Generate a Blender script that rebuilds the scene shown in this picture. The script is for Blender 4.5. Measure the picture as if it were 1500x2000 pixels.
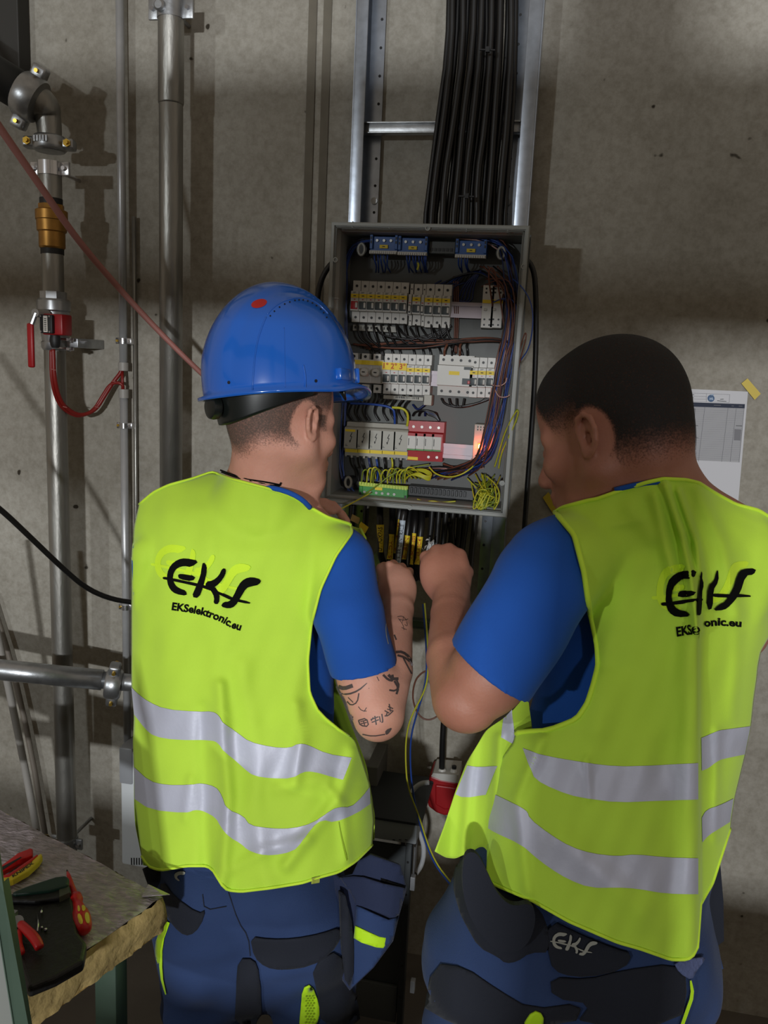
import bpy, bmesh, math, random
import numpy as np
from mathutils import Vector, Matrix
from mathutils.bvhtree import BVHTree
from mathutils.geometry import delaunay_2d_cdt
SC = bpy.context.scene
COL = SC.collection
for o in list(bpy.data.objects): bpy.data.objects.remove(o)

# ------------------------------------------------------------ camera
FPX, CX, CY = 1600.0, 750.0, 1000.0
def _unit(v): v = np.array(v, float); return v/np.linalg.norm(v)
_dn = _unit((-415, 8900, FPX))
_lf = np.array((-8550, -740, 1600.)); _lf -= _dn*_lf.dot(_dn); _lf = _unit(_lf)
_xw, _zw = -_lf, -_dn
_yw = np.cross(_zw, _xw)
RW = np.array([_xw, _yw, _zw])              # camera frame (right, down, forward) -> world
CAM = np.array((0.0, -2.07, 1.65))
cam = bpy.data.cameras.new('camera'); camo = bpy.data.objects.new('camera', cam); COL.objects.link(camo)
cam.sensor_fit = 'VERTICAL'; cam.sensor_height = 24; cam.lens = 24*FPX/2000; cam.clip_start = 0.02
mr = np.column_stack([RW@np.array((1, 0, 0)), RW@np.array((0, -1, 0)), RW@np.array((0, 0, -1))])
camo.matrix_world = Matrix(np.vstack([np.column_stack([mr, CAM]), [0, 0, 0, 1]]).tolist())
SC.camera = camo

# ------------------------------------------------------------ world, lights, exposure
SC.view_settings.view_transform = 'Standard'; SC.view_settings.look = 'None'
SC.view_settings.gamma = 1; SC.view_settings.use_curve_mapping = False
SC.view_settings.exposure = 0.0
w = bpy.data.worlds.new('world'); SC.world = w; w.use_nodes = True
w.node_tree.nodes['Background'].inputs[0].default_value = (0.315, 0.266, 0.212, 1)
w.node_tree.nodes['Background'].inputs[1].default_value = 0.78
def area_lamp(name, loc, target, size, power, col, sizey=None):
    l = bpy.data.lights.new(name, 'AREA'); l.energy = power; l.color = col
    l.shape = 'RECTANGLE'; l.size = size; l.size_y = sizey or size
    o = bpy.data.objects.new(name, l); COL.objects.link(o); o.location = loc
    o.rotation_euler = (Vector(target)-Vector(loc)).to_track_quat('-Z', 'Y').to_euler()
    return o
# daylight coming through the hall's gate openings behind the photographer
area_lamp('gate_daylight', (0.2, -6.8, 1.9), (0, 0, 1.3), 0.26, 215, (0.94, 0.97, 1.0), 0.10)
area_lamp('left_daylight', (-3.4, -6.8, 2.3), (0, 0, 1.3), 0.22, 75, (0.90, 0.96, 1.0), 0.10)
area_lamp('right_daylight', (2.6, -6.8, 1.9), (0, 0, 1.3), 0.26, 42, (0.95, 0.95, 1.0), 0.10)

# ------------------------------------------------------------ helpers
def lin(c):
    c = [x/255.0 for x in c]
    return [x/12.92 if x <= 0.04045 else ((x+0.055)/1.055)**2.4 for x in c]
MATS = {}
def mat(name, rgb, rough=0.6, metal=0.0, var=0.0, vscale=20.0, bump=0.0, bscale=200.0, spec=0.5, emis=None, coat=0, rgb2=None, detail=4, sheen=0, stretch=None):
    if name in MATS: return MATS[name]
    m = bpy.data.materials.new(name); m.use_nodes = True; nt = m.node_tree; N = nt.nodes; L = nt.links
    b = N['Principled BSDF']; c = lin(rgb)
    b.inputs['Base Color'].default_value = (*c, 1); b.inputs['Roughness'].default_value = rough
    b.inputs['Metallic'].default_value = metal; b.inputs['Specular IOR Level'].default_value = spec
    if coat: b.inputs['Coat Weight'].default_value = coat; b.inputs['Coat Roughness'].default_value = 0.08
    if sheen: b.inputs['Sheen Weight'].default_value = sheen
    if emis: b.inputs['Emission Color'].default_value = (*lin(rgb), 1); b.inputs['Emission Strength'].default_value = emis
    tc = N.new('ShaderNodeTexCoord'); src = tc.outputs['Object']
    if stretch:
        mp = N.new('ShaderNodeMapping'); mp.inputs['Scale'].default_value = stretch; L.new(src, mp.inputs[0]); src = mp.outputs[0]
    if var or rgb2:
        n = N.new('ShaderNodeTexNoise'); n.inputs['Scale'].default_value = vscale; n.inputs['Detail'].default_value = detail
        L.new(src, n.inputs['Vector'])
        r = N.new('ShaderNodeValToRGB'); c2 = lin(rgb2) if rgb2 else c
        r.color_ramp.elements[0].position = 0.3; r.color_ramp.elements[1].position = 0.7
        r.color_ramp.elements[0].color = (*[x*(1-var) for x in c], 1)
        r.color_ramp.elements[1].color = (*[min(1, x*(1+var)) for x in c2], 1)
        L.new(n.outputs[0], r.inputs[0]); L.new(r.outputs[0], b.inputs['Base Color'])
    if bump:
        n2 = N.new('ShaderNodeTexNoise'); n2.inputs['Scale'].default_value = bscale; n2.inputs['Detail'].default_value = 3
        L.new(src, n2.inputs['Vector'])
        bp = N.new('ShaderNodeBump'); bp.inputs['Strength'].default_value = bump; bp.inputs['Distance'].default_value = 0.004
        L.new(n2.outputs[0], bp.inputs['Height']); L.new(bp.outputs[0], b.inputs['Normal'])
    MATS[name] = m; return m

def c3(px, py, d): return np.array(((px-CX)/FPX*d, (py-CY)/FPX*d, d))          # camera frame point
def c2w(p): return RW@np.asarray(p, float)+CAM
def w2c(p): return RW.T@(np.asarray(p, float)-CAM)
def W(px, py, d): return Vector(c2w(c3(px, py, d)))
def ray(px, py): return RW@np.array(((px-CX)/FPX, (py-CY)/FPX, 1.0))
def PY(px, py, y):                                                            # where the sight line meets the plane y
    r = ray(px, py); return Vector(CAM+r*((y-CAM[1])/r[1]))
def PZ(px, py, z):
    r = ray(px, py); return Vector(CAM+r*((z-CAM[2])/r[2]))

class MB:
    def __init__(s): s.v = []; s.f = []; s.mi = []; s.cur = 0
    def add(s, vs, fs):
        n = len(s.v); s.v += [Vector(v) for v in vs]
        s.f += [tuple(i+n for i in f) for f in fs]; s.mi += [s.cur]*len(fs); return s
    def box(s, lo, hi, bev=0.0, M=None):
        x0, y0, z0 = lo; x1, y1, z1 = hi
        if bev <= 0:
            vs = [(x, y, z) for z in (z0, z1) for y in (y0, y1) for x in (x0, x1)]
            fs = [(0, 2, 3, 1), (4, 5, 7, 6), (0, 1, 5, 4), (2, 6, 7, 3), (0, 4, 6, 2), (1, 3, 7, 5)]
        else:
            bm = bmesh.new(); bmesh.ops.create_cube(bm, size=1.0)
            for v in bm.verts: v.co = Vector(((x0+x1)/2+v.co.x*(x1-x0), (y0+y1)/2+v.co.y*(y1-y0), (z0+z1)/2+v.co.z*(z1-z0)))
            bmesh.ops.bevel(bm, geom=bm.edges[:], offset=bev, segments=2, affect='EDGES', profile=0.5)
            bm.verts.ensure_lookup_table()
            vs = [v.co.copy() for v in bm.verts]; fs = [tuple(v.index for v in f.verts) for f in bm.faces]; bm.free()
        if M is not None: vs = [M@Vector(v) for v in vs]
        return s.add(vs, fs)
    def tube(s, pts, r, seg=8, cap=True, smooth=0):
        pts = [Vector(p) for p in pts]
        if smooth:
            for _ in range(smooth):
                q = [pts[0]]
                for a, b in zip(pts[:-1], pts[1:]): q += [a*.75+b*.25, a*.25+b*.75]
                q.append(pts[-1]); pts = q
        rs = r if isinstance(r, (list, tuple)) else [r]*len(pts)
        if len(rs) != len(pts): rs = list(np.interp(np.linspace(0, 1, len(pts)), np.linspace(0, 1, len(rs)), rs))
        vs = []; fs = []; up = None
        for i, p in enumerate(pts):
            t = (pts[min(i+1, len(pts)-1)]-pts[max(i-1, 0)])
            if t.length < 1e-9: t = Vector((0, 0, 1))
            t.normalize()
            if up is None:
                up = Vector((0, 0, 1)) if abs(t.z) < .9 else Vector((1, 0, 0))
            a = (up-t*up.dot(t))
            if a.length < 1e-6: a = t.orthogonal()
            a.normalize(); b = t.cross(a); up = a
            for k in range(seg):
                an = 2*math.pi*k/seg; vs.append(p+(a*math.cos(an)+b*math.sin(an))*rs[i])
        for i in range(len(pts)-1):
            for k in range(seg):
                k2 = (k+1) % seg; fs.append((i*seg+k, i*seg+k2, (i+1)*seg+k2, (i+1)*seg+k))
        if cap: fs += [tuple(range(seg))[::-1], tuple((len(pts)-1)*seg+k for k in range(seg))]
        return s.add(vs, fs)
    def cyl(s, a, b, r, seg=16, r2=None): return s.tube([a, b], [r, r if r2 is None else r2], seg)
    def lathe(s, a, b, prof, seg=24):           # prof: list of (t along a->b in metres, radius)
        a = Vector(a); t = (Vector(b)-a).normalized(); u = t.orthogonal().normalized(); w_ = t.cross(u); vs = []; fs = []
        for (h, r) in prof:
            for k in range(seg):
                an = 2*math.pi*k/seg; vs.append(a+t*h+(u*math.cos(an)+w_*math.sin(an))*r)
        for i in range(len(prof)-1):
            for k in range(seg):
                k2 = (k+1) % seg; fs.append((i*seg+k, i*seg+k2, (i+1)*seg+k2, (i+1)*seg+k))
        fs += [tuple(range(seg))[::-1], tuple((len(prof)-1)*seg+k for k in range(seg))]
        return s.add(vs, fs)
    def prism(s, poly, ext):                    # poly: 3D points, ext: vector
        n = len(poly); ext = Vector(ext); vs = [Vector(p) for p in poly]+[Vector(p)+ext for p in poly]
        fs = [tuple(range(n)), tuple(range(2*n-1, n-1, -1))]+[(i, i+n, (i+1) % n+n, (i+1) % n) for i in range(n)]
        return s.add(vs, fs)
    def grid(s, G):                             # G: rows of points
        R = len(G); C = len(G[0]); vs = [p for r in G for p in r]
        return s.add(vs, [(i*C+j, i*C+j+1, (i+1)*C+j+1, (i+1)*C+j) for i in range(R-1) for j in range(C-1)])

def link(name, me, parent=None, smooth=False, ms=None):
    o = bpy.data.objects.new(name, me); COL.objects.link(o)
    for m in (ms or []): me.materials.append(m)
    if smooth: me.shade_smooth()
    if parent is not None: o.parent = parent
    return o
def worldloc(p):
    M = Matrix.Identity(4)
    while p is not None:
        M = (p.matrix_basis if p.matrix_basis else Matrix.Identity(4))@M; p = p.parent
    return M
def obj(name, mb, m, parent=None, smooth=False, local=False, autosm=None):
    """mesh in world coordinates (or the parent's own frame with local=True)"""
    vs = mb.v
    if parent is not None and not local:
        Mi = worldloc(parent).inverted(); vs = [Mi@v for v in vs]
        org = Vector((0, 0, 0))
    elif parent is None:
        xs = [sum(v[k] for v in vs)/len(vs) for k in range(2)]; org = Vector((xs[0], xs[1], min(v.z for v in vs)))
        vs = [v-org for v in vs]
    me = bpy.data.meshes.new(name); me.from_pydata([tuple(v) for v in vs], [], mb.f); me.update()
    o = link(name, me, parent, smooth or autosm is not None, m if isinstance(m, list) else [m])
    if isinstance(m, list): me.polygons.foreach_set('material_index', mb.mi)
    if autosm is not None: me.set_sharp_from_angle(angle=math.radians(autosm))
    if parent is None: o.location = org
    return o
def tag(o, label=None, cat=None, group=None, kind=None):
    if label: o['label'] = label
    if cat: o['category'] = cat
    if group: o['group'] = group
    if kind: o['kind'] = kind
    return o
def thing(name, label, cat, loc, group=None, M=None):
    o = bpy.data.objects.new(name, None); COL.objects.link(o); o.empty_display_size = 0.05
    if M is not None: o.matrix_basis = M
    else: o.location = loc
    return tag(o, label, cat, group)

def chaikin(pts, n=2, closed=False):
    pts = [np.array(p, float) for p in pts]
    for _ in range(n):
        q = []
        rng = zip(pts, pts[1:]+([pts[0]] if closed else []))
        if not closed: q.append(pts[0])
        for a, b in rng: q += [a*.75+b*.25, a*.25+b*.75]
        if not closed: q.append(pts[-1])
        pts = q
    return pts
def bvh_of(o):
    dg = None; M = worldloc(o)
    return BVHTree.FromPolygons([M@v.co for v in o.data.vertices], [tuple(p.vertices) for p in o.data.polygons])
def bvh_many(objs):
    vs = []; fs = []
    for o in objs:
        M = worldloc(o); n = len(vs); vs += [M@v.co for v in o.data.vertices]; fs += [tuple(i+n for i in p.vertices) for p in o.data.polygons]
    return BVHTree.FromPolygons(vs, fs)
def hit(bvh, px, py):
    r = Vector(ray(px, py)).normalized(); return bvh.ray_cast(Vector(CAM), r)
def on_surface(bvh, pts2, off):
    """lay flat print on a surface: points that miss take the depth of the nearest hit"""
    out = []; last = None; miss = []
    for (x, y) in pts2:
        loc, nor, idx, dist = hit(bvh, x, y)
        if loc is None: out.append(None); miss.append(len(out)-1); continue
        rd = (loc-Vector(CAM)).normalized()
        if nor.dot(rd) > 0: nor = -nor
        out.append(loc+(nor*0.6-rd*0.4).normalized()*off)
    hs = [(i, pts2[i]) for i, p in enumerate(out) if p is not None]
    if not hs: return None
    for i in miss:
        x, y = pts2[i]; j, q = min(hs, key=lambda h: (h[1][0]-x)**2+(h[1][1]-y)**2)
        dd = (w2c(out[j]))[2]; out[i] = W(x, y, dd)
    return out
def decal_poly(mb, bvh, poly, off=0.0012, step=7, smooth=1):
    poly = [tuple(p) for p in (chaikin(poly, smooth, True) if smooth else poly)]
    b = []
    for a, c in zip(poly, poly[1:]+[poly[0]]):
        L = math.dist(a, c); n = max(1, int(L/step))
        for k in range(n): b.append((a[0]+(c[0]-a[0])*k/n, a[1]+(c[1]-a[1])*k/n))
    xs = [p[0] for p in b]; ys = [p[1] for p in b]; pts = list(b)
    def inside(x, y):
        c = False; j = len(b)-1
        for i in range(len(b)):
            if (b[i][1] > y) != (b[j][1] > y) and x < (b[j][0]-b[i][0])*(y-b[i][1])/(b[j][1]-b[i][1])+b[i][0]: c = not c
            j = i
        return c
    x = min(xs)+step/2
    while x < max(xs):
        y = min(ys)+step/2
        while y < max(ys):
            if inside(x, y) and min(abs(x-q[0])+abs(y-q[1]) for q in b) > step*.45: pts.append((x, y))
            y += step
        x += step
    n = len(b)
    vv, ee, ff, *_ = delaunay_2d_cdt([Vector(p) for p in pts], [(i, (i+1) % n) for i in range(n)], [], 1, 1e-5)
    P = on_surface(bvh, [(v.x, v.y) for v in vv], off)
    if P is None: return mb
    return mb.add(P, [tuple(f) for f in ff])
def decal_stroke(mb, bvh, pts, wd, off=0.0008, smooth=1):
    pts = chaikin(pts, smooth) if smooth else [np.array(p, float) for p in pts]
    L = []; R = []
    for i, p in enumerate(pts):
        t = pts[min(i+1, len(pts)-1)]-pts[max(i-1, 0)]; t = t/(np.linalg.norm(t)+1e-9); n = np.array((-t[1], t[0]))
        ww = wd if not isinstance(wd, (list, tuple)) else np.interp(i/(len(pts)-1), np.linspace(0, 1, len(wd)), wd)
        L.append(p+n*ww/2); R.append(p-n*ww/2)
    Q = on_surface(bvh, [tuple(q) for q in L+R], off)
    if Q is None: return mb
    n = len(L); return mb.add(Q, [(i, i+1, n+i+1, n+i) for i in range(n-1)])
def decal_band(mb, bvh, top, bot, off=0.0015, n=70, m=6):
    def rs(pl, n):
        pl = np.array(pl, float); x = pl[:, 0]; t = np.linspace(0, 1, n)
        s = np.concatenate([[0], np.cumsum(np.hypot(np.diff(pl[:, 0]), np.diff(pl[:, 1])))]); s /= s[-1]
        return np.column_stack([np.interp(t, s, pl[:, 0]), np.interp(t, s, pl[:, 1])])
    a = rs(chaikin(top, 1), n); b = rs(chaikin(bot, 1), n)
    pts = [tuple(a[i]*(1-j/m)+b[i]*j/m) for j in range(m+1) for i in range(n)]
    P = on_surface(bvh, pts, off)
    return mb.grid([P[j*n:(j+1)*n] for j in range(m+1)])
def text_mesh(s, size=1.0, bold=0.0, cuts=0):
    cu = bpy.data.curves.new('t', 'FONT'); cu.body = s; cu.size = size; cu.offset = bold; cu.resolution_u = 3
    o = bpy.data.objects.new('t', cu); COL.objects.link(o)
    dg = bpy.context.evaluated_depsgraph_get(); me = bpy.data.meshes.new_from_object(o.evaluated_get(dg))
    bpy.data.objects.remove(o)
    vs = [(v.co.x, v.co.y) for v in me.vertices]; fs = [tuple(p.vertices) for p in me.polygons]; bpy.data.meshes.remove(me)
    return vs, fs
def text_on(mb, bvh, s, path, height, off=0.0012, bold=0.0, fill=0.98):
    """text along a pixel path, x scaled to fill the path"""
    vs, fs = text_mesh(s, 1.0, bold)
    x0 = min(v[0] for v in vs); x1 = max(v[0] for v in vs); path = [np.array(p, float) for p in path]
    s_ = np.concatenate([[0], np.cumsum([np.linalg.norm(b-a) for a, b in zip(path[:-1], path[1:])])]); P = np.array(path)
    pts = []
    for x, y in vs:
        t = (x-x0)/(x1-x0)*s_[-1]*fill
        p = np.array((np.interp(t, s_, P[:, 0]), np.interp(t, s_, P[:, 1])))
        e = s_[-1]*.04; q = np.array((np.interp(min(t+e, s_[-1]), s_, P[:, 0]), np.interp(min(t+e, s_[-1]), s_, P[:, 1])))
        q0 = np.array((np.interp(max(t-e, 0), s_, P[:, 0]), np.interp(max(t-e, 0), s_, P[:, 1])))
        d = (q-q0)/np.linalg.norm(q-q0); nrm = np.array((d[1], -d[0])); pts.append(tuple(p+nrm*y*height/0.70))
    Q = on_surface(bvh, pts, off)
    return mb.add(Q, fs) if Q else mb

# ------------------------------------------------------------ implicit modelling (one continuous surface per body)
class SDF:
    def __init__(s, lo, hi, h):
        s.lo = np.array(lo, float); s.h = h; s.n = np.ceil((np.array(hi)-s.lo)/h).astype(int)+1
        s.g = np.full(s.n, 0.5, np.float32)
    def win(s, lo, hi, pad):
        a = np.clip(np.floor((np.array(lo)-pad-s.lo)/s.h).astype(int), 0, s.n-1)
        b = np.clip(np.ceil((np.array(hi)+pad-s.lo)/s.h).astype(int)+1, 1, s.n)
        sl = tuple(slice(a[i], b[i]) for i in range(3))
        ax = [(s.lo[i]+np.arange(a[i], b[i])*s.h).astype(np.float32) for i in range(3)]
        return sl, ax[0][:, None, None], ax[1][None, :, None], ax[2][None, None, :]
    def put(s, sl, d, k, cut=False):
        a = s.g[sl]
        if a.size == 0: return
        if cut: d = -d; hh = np.maximum(k-np.abs(a-d), 0)/max(k, 1e-6); s.g[sl] = np.maximum(a, d)+hh*hh*k*.25
        else: hh = np.maximum(k-np.abs(a-d), 0)/max(k, 1e-6); s.g[sl] = np.minimum(a, d)-hh*hh*k*.25
    def cone(s, a, b, ra, rb, k=.015, flat=None, cut=False, fn=None):
        a = np.array(a, float); b = np.array(b, float); R = max(ra, rb)*(max(1, flat[1]) if flat else 1)
        sl, X, Y, Z = s.win(np.minimum(a, b)-R, np.maximum(a, b)+R, .03+k)
        ba = b-a; L2 = ba.dot(ba)+1e-12
        px, py, pz = X-a[0], Y-a[1], Z-a[2]
        t = np.clip((px*ba[0]+py*ba[1]+pz*ba[2])/L2, 0, 1)
        qx, qy, qz = px-t*ba[0], py-t*ba[1], pz-t*ba[2]
        if flat:
            ax = _unit(flat[0]); c = (qx*ax[0]+qy*ax[1]+qz*ax[2])*(1/flat[1]-1)
            qx, qy, qz = qx+c*ax[0], qy+c*ax[1], qz+c*ax[2]
        d = np.sqrt(qx*qx+qy*qy+qz*qz)-(ra+(rb-ra)*t)
        if fn is not None: d = d+fn(X, Y, Z)
        s.put(sl, d.astype(np.float32), k, cut)
    def ell(s, c, R3, r, k=.015, cut=False):
        c = np.array(c, float); R3 = np.array(R3, float); m = max(r)
        sl, X, Y, Z = s.win(c-m, c+m, .03+k); px, py, pz = X-c[0], Y-c[1], Z-c[2]
        q = [(px*R3[i][0]+py*R3[i][1]+pz*R3[i][2]) for i in range(3)]
        k0 = np.sqrt(sum((q[i]/r[i])**2 for i in range(3))); k1 = np.sqrt(sum((q[i]/r[i]**2)**2 for i in range(3)))+1e-9
        s.put(sl, (k0*(k0-1)/k1).astype(np.float32), k, cut)
    def halfspace(s, p, n, lo, hi, k=.004):          # remove the side the normal points to, inside a window
        sl, X, Y, Z = s.win(lo, hi, 0); n = _unit(n)
        d = (X-p[0])*n[0]+(Y-p[1])*n[1]+(Z-p[2])*n[2]
        s.g[sl] = np.maximum(s.g[sl], d.astype(np.float32))
    def warp(s, fn):
        sl, X, Y, Z = s.win(s.lo, s.lo+(s.n-1)*s.h, 0); s.g += fn(X, Y, Z).astype(np.float32)
    def mesh(s):
        g = s.g; g[0] = g[-1] = .01; g[:, 0] = g[:, -1] = .01; g[:, :, 0] = g[:, :, -1] = .01
        S = g < 0
        c = [S[i:S.shape[0]-1+i, j:S.shape[1]-1+j, l:S.shape[2]-1+l] for i in (0, 1) for j in (0, 1) for l in (0, 1)]
        cnt = sum(x.astype(np.int8) for x in c); cells = np.argwhere((cnt > 0) & (cnt < 8))
        idx = np.full(cnt.shape, -1, np.int32); idx[tuple(cells.T)] = np.arange(len(cells))
        acc = np.zeros((len(cells), 3)); num = np.zeros(len(cells))
        corners = [(i, j, l) for i in (0, 1) for j in (0, 1) for l in (0, 1)]
        val = {q: g[cells[:, 0]+q[0], cells[:, 1]+q[1], cells[:, 2]+q[2]] for q in corners}
        for q in corners:
            for ax in range(3):
                if q[ax] == 0:
                    r = list(q); r[ax] = 1; r = tuple(r); a, b = val[q], val[r]; m = (a < 0) != (b < 0)
                    t = np.where(m, a/np.where(m, a-b, 1), 0)
                    P = np.tile(np.array(q, float), (len(cells), 1)); P[:, ax] += t
                    acc[m] += P[m]; num[m] += 1
        V = s.lo+(cells+acc/num[:, None])*s.h
        F = []
        for ax in range(3):
            u, v = [(1, 2), (2, 0), (0, 1)][ax]
            A = np.take(S, range(0, S.shape[ax]-1), ax); B = np.take(S, range(1, S.shape[ax]), ax)
            for sign in (0, 1):
                m = (A & ~B) if sign == 0 else (~A & B); E = np.argwhere(m)
                E = E[(E[:, u] > 0) & (E[:, v] > 0) & (E[:, u] < cnt.shape[u]) & (E[:, v] < cnt.shape[v])]
                def sh(du, dv): q = E.copy(); q[:, u] -= du; q[:, v] -= dv; return idx[q[:, 0], q[:, 1], q[:, 2]]
                Q = np.column_stack([sh(1, 1), sh(0, 1), sh(0, 0), sh(1, 0)])
                F.append(Q if sign == 0 else Q[:, ::-1])
        return V, np.vstack(F)
def sdf_object(name, S, m, parent, smooth_it=2):
    V, F = S.mesh()
    # light smoothing
    if smooth_it:
        e = np.vstack([F[:, [0, 1]], F[:, [1, 2]], F[:, [2, 3]], F[:, [3, 0]]])
        for _ in range(smooth_it):
            a = np.zeros_like(V); n = np.zeros(len(V)); np.add.at(a, e[:, 0], V[e[:, 1]]); np.add.at(n, e[:, 0], 1)
            np.add.at(a, e[:, 1], V[e[:, 0]]); np.add.at(n, e[:, 1], 1); V = V*.5+a/np.maximum(n, 1)[:, None]*.5
    Wd = V@RW.T+CAM
    org = np.array(worldloc(parent).translation) if parent is not None else np.zeros(3)
    me = bpy.data.meshes.new(name); Wl = Wd-org
    me.vertices.add(len(Wl)); me.vertices.foreach_set('co', Wl.astype(np.float32).ravel())
    me.loops.add(F.size); me.loops.foreach_set('vertex_index', F.astype(np.int32).ravel())
    me.polygons.add(len(F)); me.polygons.foreach_set('loop_start', np.arange(0, F.size, 4, dtype=np.int32))
    me.update(calc_edges=True); me.validate()
    o = link(name, me, parent, True, m if isinstance(m, list) else [m]); return o, V, F
# ------------------------------------------------------------ setting
def wall_material():
    m = bpy.data.materials.new('raw_concrete'); m.use_nodes = True; nt = m.node_tree; N = nt.nodes; L = nt.links; b = N['Principled BSDF']
    b.inputs['Roughness'].default_value = 0.85; b.inputs['Specular IOR Level'].default_value = 0.2
    tc = N.new('ShaderNodeTexCoord')
    def noise(s, d, r=.5):
        n = N.new('ShaderNodeTexNoise'); n.inputs['Scale'].default_value = s; n.inputs['Detail'].default_value = d; n.inputs['Roughness'].default_value = r
        L.new(tc.outputs['Object'], n.inputs['Vector']); return n
    def ramp(n, p0, c0, p1, c1):
        r = N.new('ShaderNodeValToRGB'); e = r.color_ramp.elements; e[0].position = p0; e[1].position = p1
        e[0].color = (*lin(c0), 1); e[1].color = (*lin(c1), 1); L.new(n.outputs[0], r.inputs[0]); return r
    base = ramp(noise(2.2, 6), .3, (142, 137, 126), .72, (172, 168, 158))
    sp = ramp(noise(60, 5, .7), .30, (222, 220, 216), .62, (255, 255, 255))
    pit = ramp(noise(30, 1), .19, (110, 104, 96), .225, (255, 255, 255))
    def mul(a, b_):
        x = N.new('ShaderNodeMix'); x.data_type = 'RGBA'; x.blend_type = 'MULTIPLY'; x.inputs[0].default_value = 1
        L.new(a, x.inputs[6]); L.new(b_, x.inputs[7]); return x.outputs[2]
    o = mul(mul(base.outputs[0], sp.outputs[0]), pit.outputs[0]); L.new(o, b.inputs['Base Color'])
    bp = N.new('ShaderNodeBump'); bp.inputs['Strength'].default_value = .35; bp.inputs['Distance'].default_value = .004
    L.new(noise(26, 6, .6).outputs[0], bp.inputs['Height']); L.new(bp.outputs[0], b.inputs['Normal'])
    return m
M_wall = wall_material()
M_floor = mat('floor_concrete', (96, 90, 82), .8, var=.25, vscale=3, bump=.3, bscale=30)
M_galv = mat('galvanised_steel', (168, 170, 172), .36, .9, var=.16, vscale=34, bump=.12, bscale=60)
M_galvd = mat('dull_steel_pipe', (150, 148, 142), .42, .88, var=.22, vscale=18, bump=.25, bscale=90, stretch=(1, 1, .25))
M_zinc = mat('zinc_rail', (176, 184, 196), .30, .92, var=.10, vscale=50, bump=.05, bscale=40)
M_brass = mat('brass', (164, 120, 58), .42, .8, var=.15, vscale=40)
M_bolt = mat('yellow_zinc', (206, 168, 70), .3, .85)
M_chrome = mat('bright_steel', (205, 205, 208), .22, .95)
M_conduit = mat('grey_conduit', (172, 172, 172), .35, .35, var=.05, vscale=40)
M_blackcable = mat('black_cable', (17, 16, 16), .42, var=.2, vscale=30)
M_red = mat('red_plastic', (150, 16, 22), .4)
M_redwire = mat('red_cable', (122, 22, 16), .45)
M_rubber = mat('black_rubber', (20, 20, 21), .55)
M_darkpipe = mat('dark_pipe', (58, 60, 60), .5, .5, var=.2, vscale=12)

tag(obj('wall_back', MB().box((-4, 0, 0), (4, .25, 4.2)), M_wall), kind='structure')
def front_wall():
    # wall behind the photographer: sill, transom and open bands that let the daylight in
    y0, y1 = -3.72, -3.60
    for n_, (z0, z1) in enumerate(((0, 1.17), (1.825, 2.105), (3.3, 4.2))):
        tag(obj(['wall_front', 'trim_3', 'trim_4'][n_], MB().box((-4, y0, z0), (4, y1, z1)), M_wall), kind='structure')
front_wall()
tag(obj('photographer_stand_in', MB().box((.045, -2.58, 0), (.245, -2.44, 3.3), .004), mat('dark_grey_brown', (44, 42, 38), .6, .2)), 'dark post added behind the camera as a stand-in for the photographer, casting shade', 'post')  # unseen post added in the photographer's place to shade the right worker
tag(obj('floor', MB().box((-4, -8, -.15), (4, .25, 0)), M_floor), kind='structure')
# formwork joint: shallow recessed seam with proud lips, running up the wall
def vstrip(name, xl, xr, y0, y1, yy0, m):
    a = PY(xl[0], y0, 0); b = PY(xr[0], y0, 0)
    mb = MB(); mb.box((a.x, -yy0, 0.0), (b.x, .0, 4.1), .001); return obj(name, mb, m)
M_joint = mat('joint_mortar', (104, 98, 86), .9, var=.18, vscale=9, bump=.5, bscale=50)
tag(vstrip('trim_1', (596,), (612,), 300, 900, .004, M_joint), kind='structure')
tag(vstrip('trim_2', (624,), (640,), 300, 900, .003, M_joint), kind='structure')

# ------------------------------------------------------------ big vertical pipe, conduit
def vline(px, py, y): p = PY(px, py, y); return p
def clamp(parent, x, y, z, r, h=.03, ears=.03, m=None, wallrod=True):
    mb = MB(); mb.lathe((x, y, z-h/2), (x, y, z+h/2), [(0, r+.001), (0, r+.004), (h, r+.004), (h, r+.001)], 24)
    for s in (-1, 1):
        mb.box((x+s*(r+.002)-(.0 if s > 0 else ears), y-.004, z-h/2), (x+s*(r+.002)+(ears if s > 0 else 0), y+.004, z+h/2), .0015)
    if wallrod: mb.cyl((x, y, z), (x, -.001, z), .005)
    c = obj('pipe_clamp', mb, m or M_galv, parent, autosm=40)
    for s in (-1, 1):
        b = MB(); b.cyl((x+s*(r+ears*.6), y-.012, z), (x+s*(r+ears*.6), y+.008, z), .0055, 6); obj('bolt', b, M_chrome, c)
    return c
yp = -.10
pt = PY(334, 60, yp); R = .0285*1.0
t = thing('steel_pipe', 'thick dull galvanised vertical pipe in front of the wall, nearest to the cable ladder', 'pipe', (pt.x, yp, 0))
mb = MB(); mb.tube([(pt.x, yp, PY(334, 1440, yp).z), (pt.x, yp, 3.6)], R, 28); obj('pipe', mb, M_galvd, t, smooth=True)
mb = MB(); z1 = PY(334, 205, yp).z; mb.lathe((pt.x, yp, z1), (pt.x, yp, 3.6), [(0, R), (.004, R+.002), (1.0, R+.002)], 28); obj('pipe_sleeve', mb, M_galvd, t, smooth=True)
clamp(t, pt.x, yp, PY(334, 18, yp).z, R, .045, .026)
mb = MB(); zc = PY(334, 18, yp).z; mb.lathe((pt.x-.012, yp-R-.002, zc-.005), (pt.x-.012, yp-R-.014, zc-.005), [(0, .013), (.008, .013), (.012, .009)], 16); obj('clamp_nut', mb, M_galv, t, autosm=40)

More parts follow.
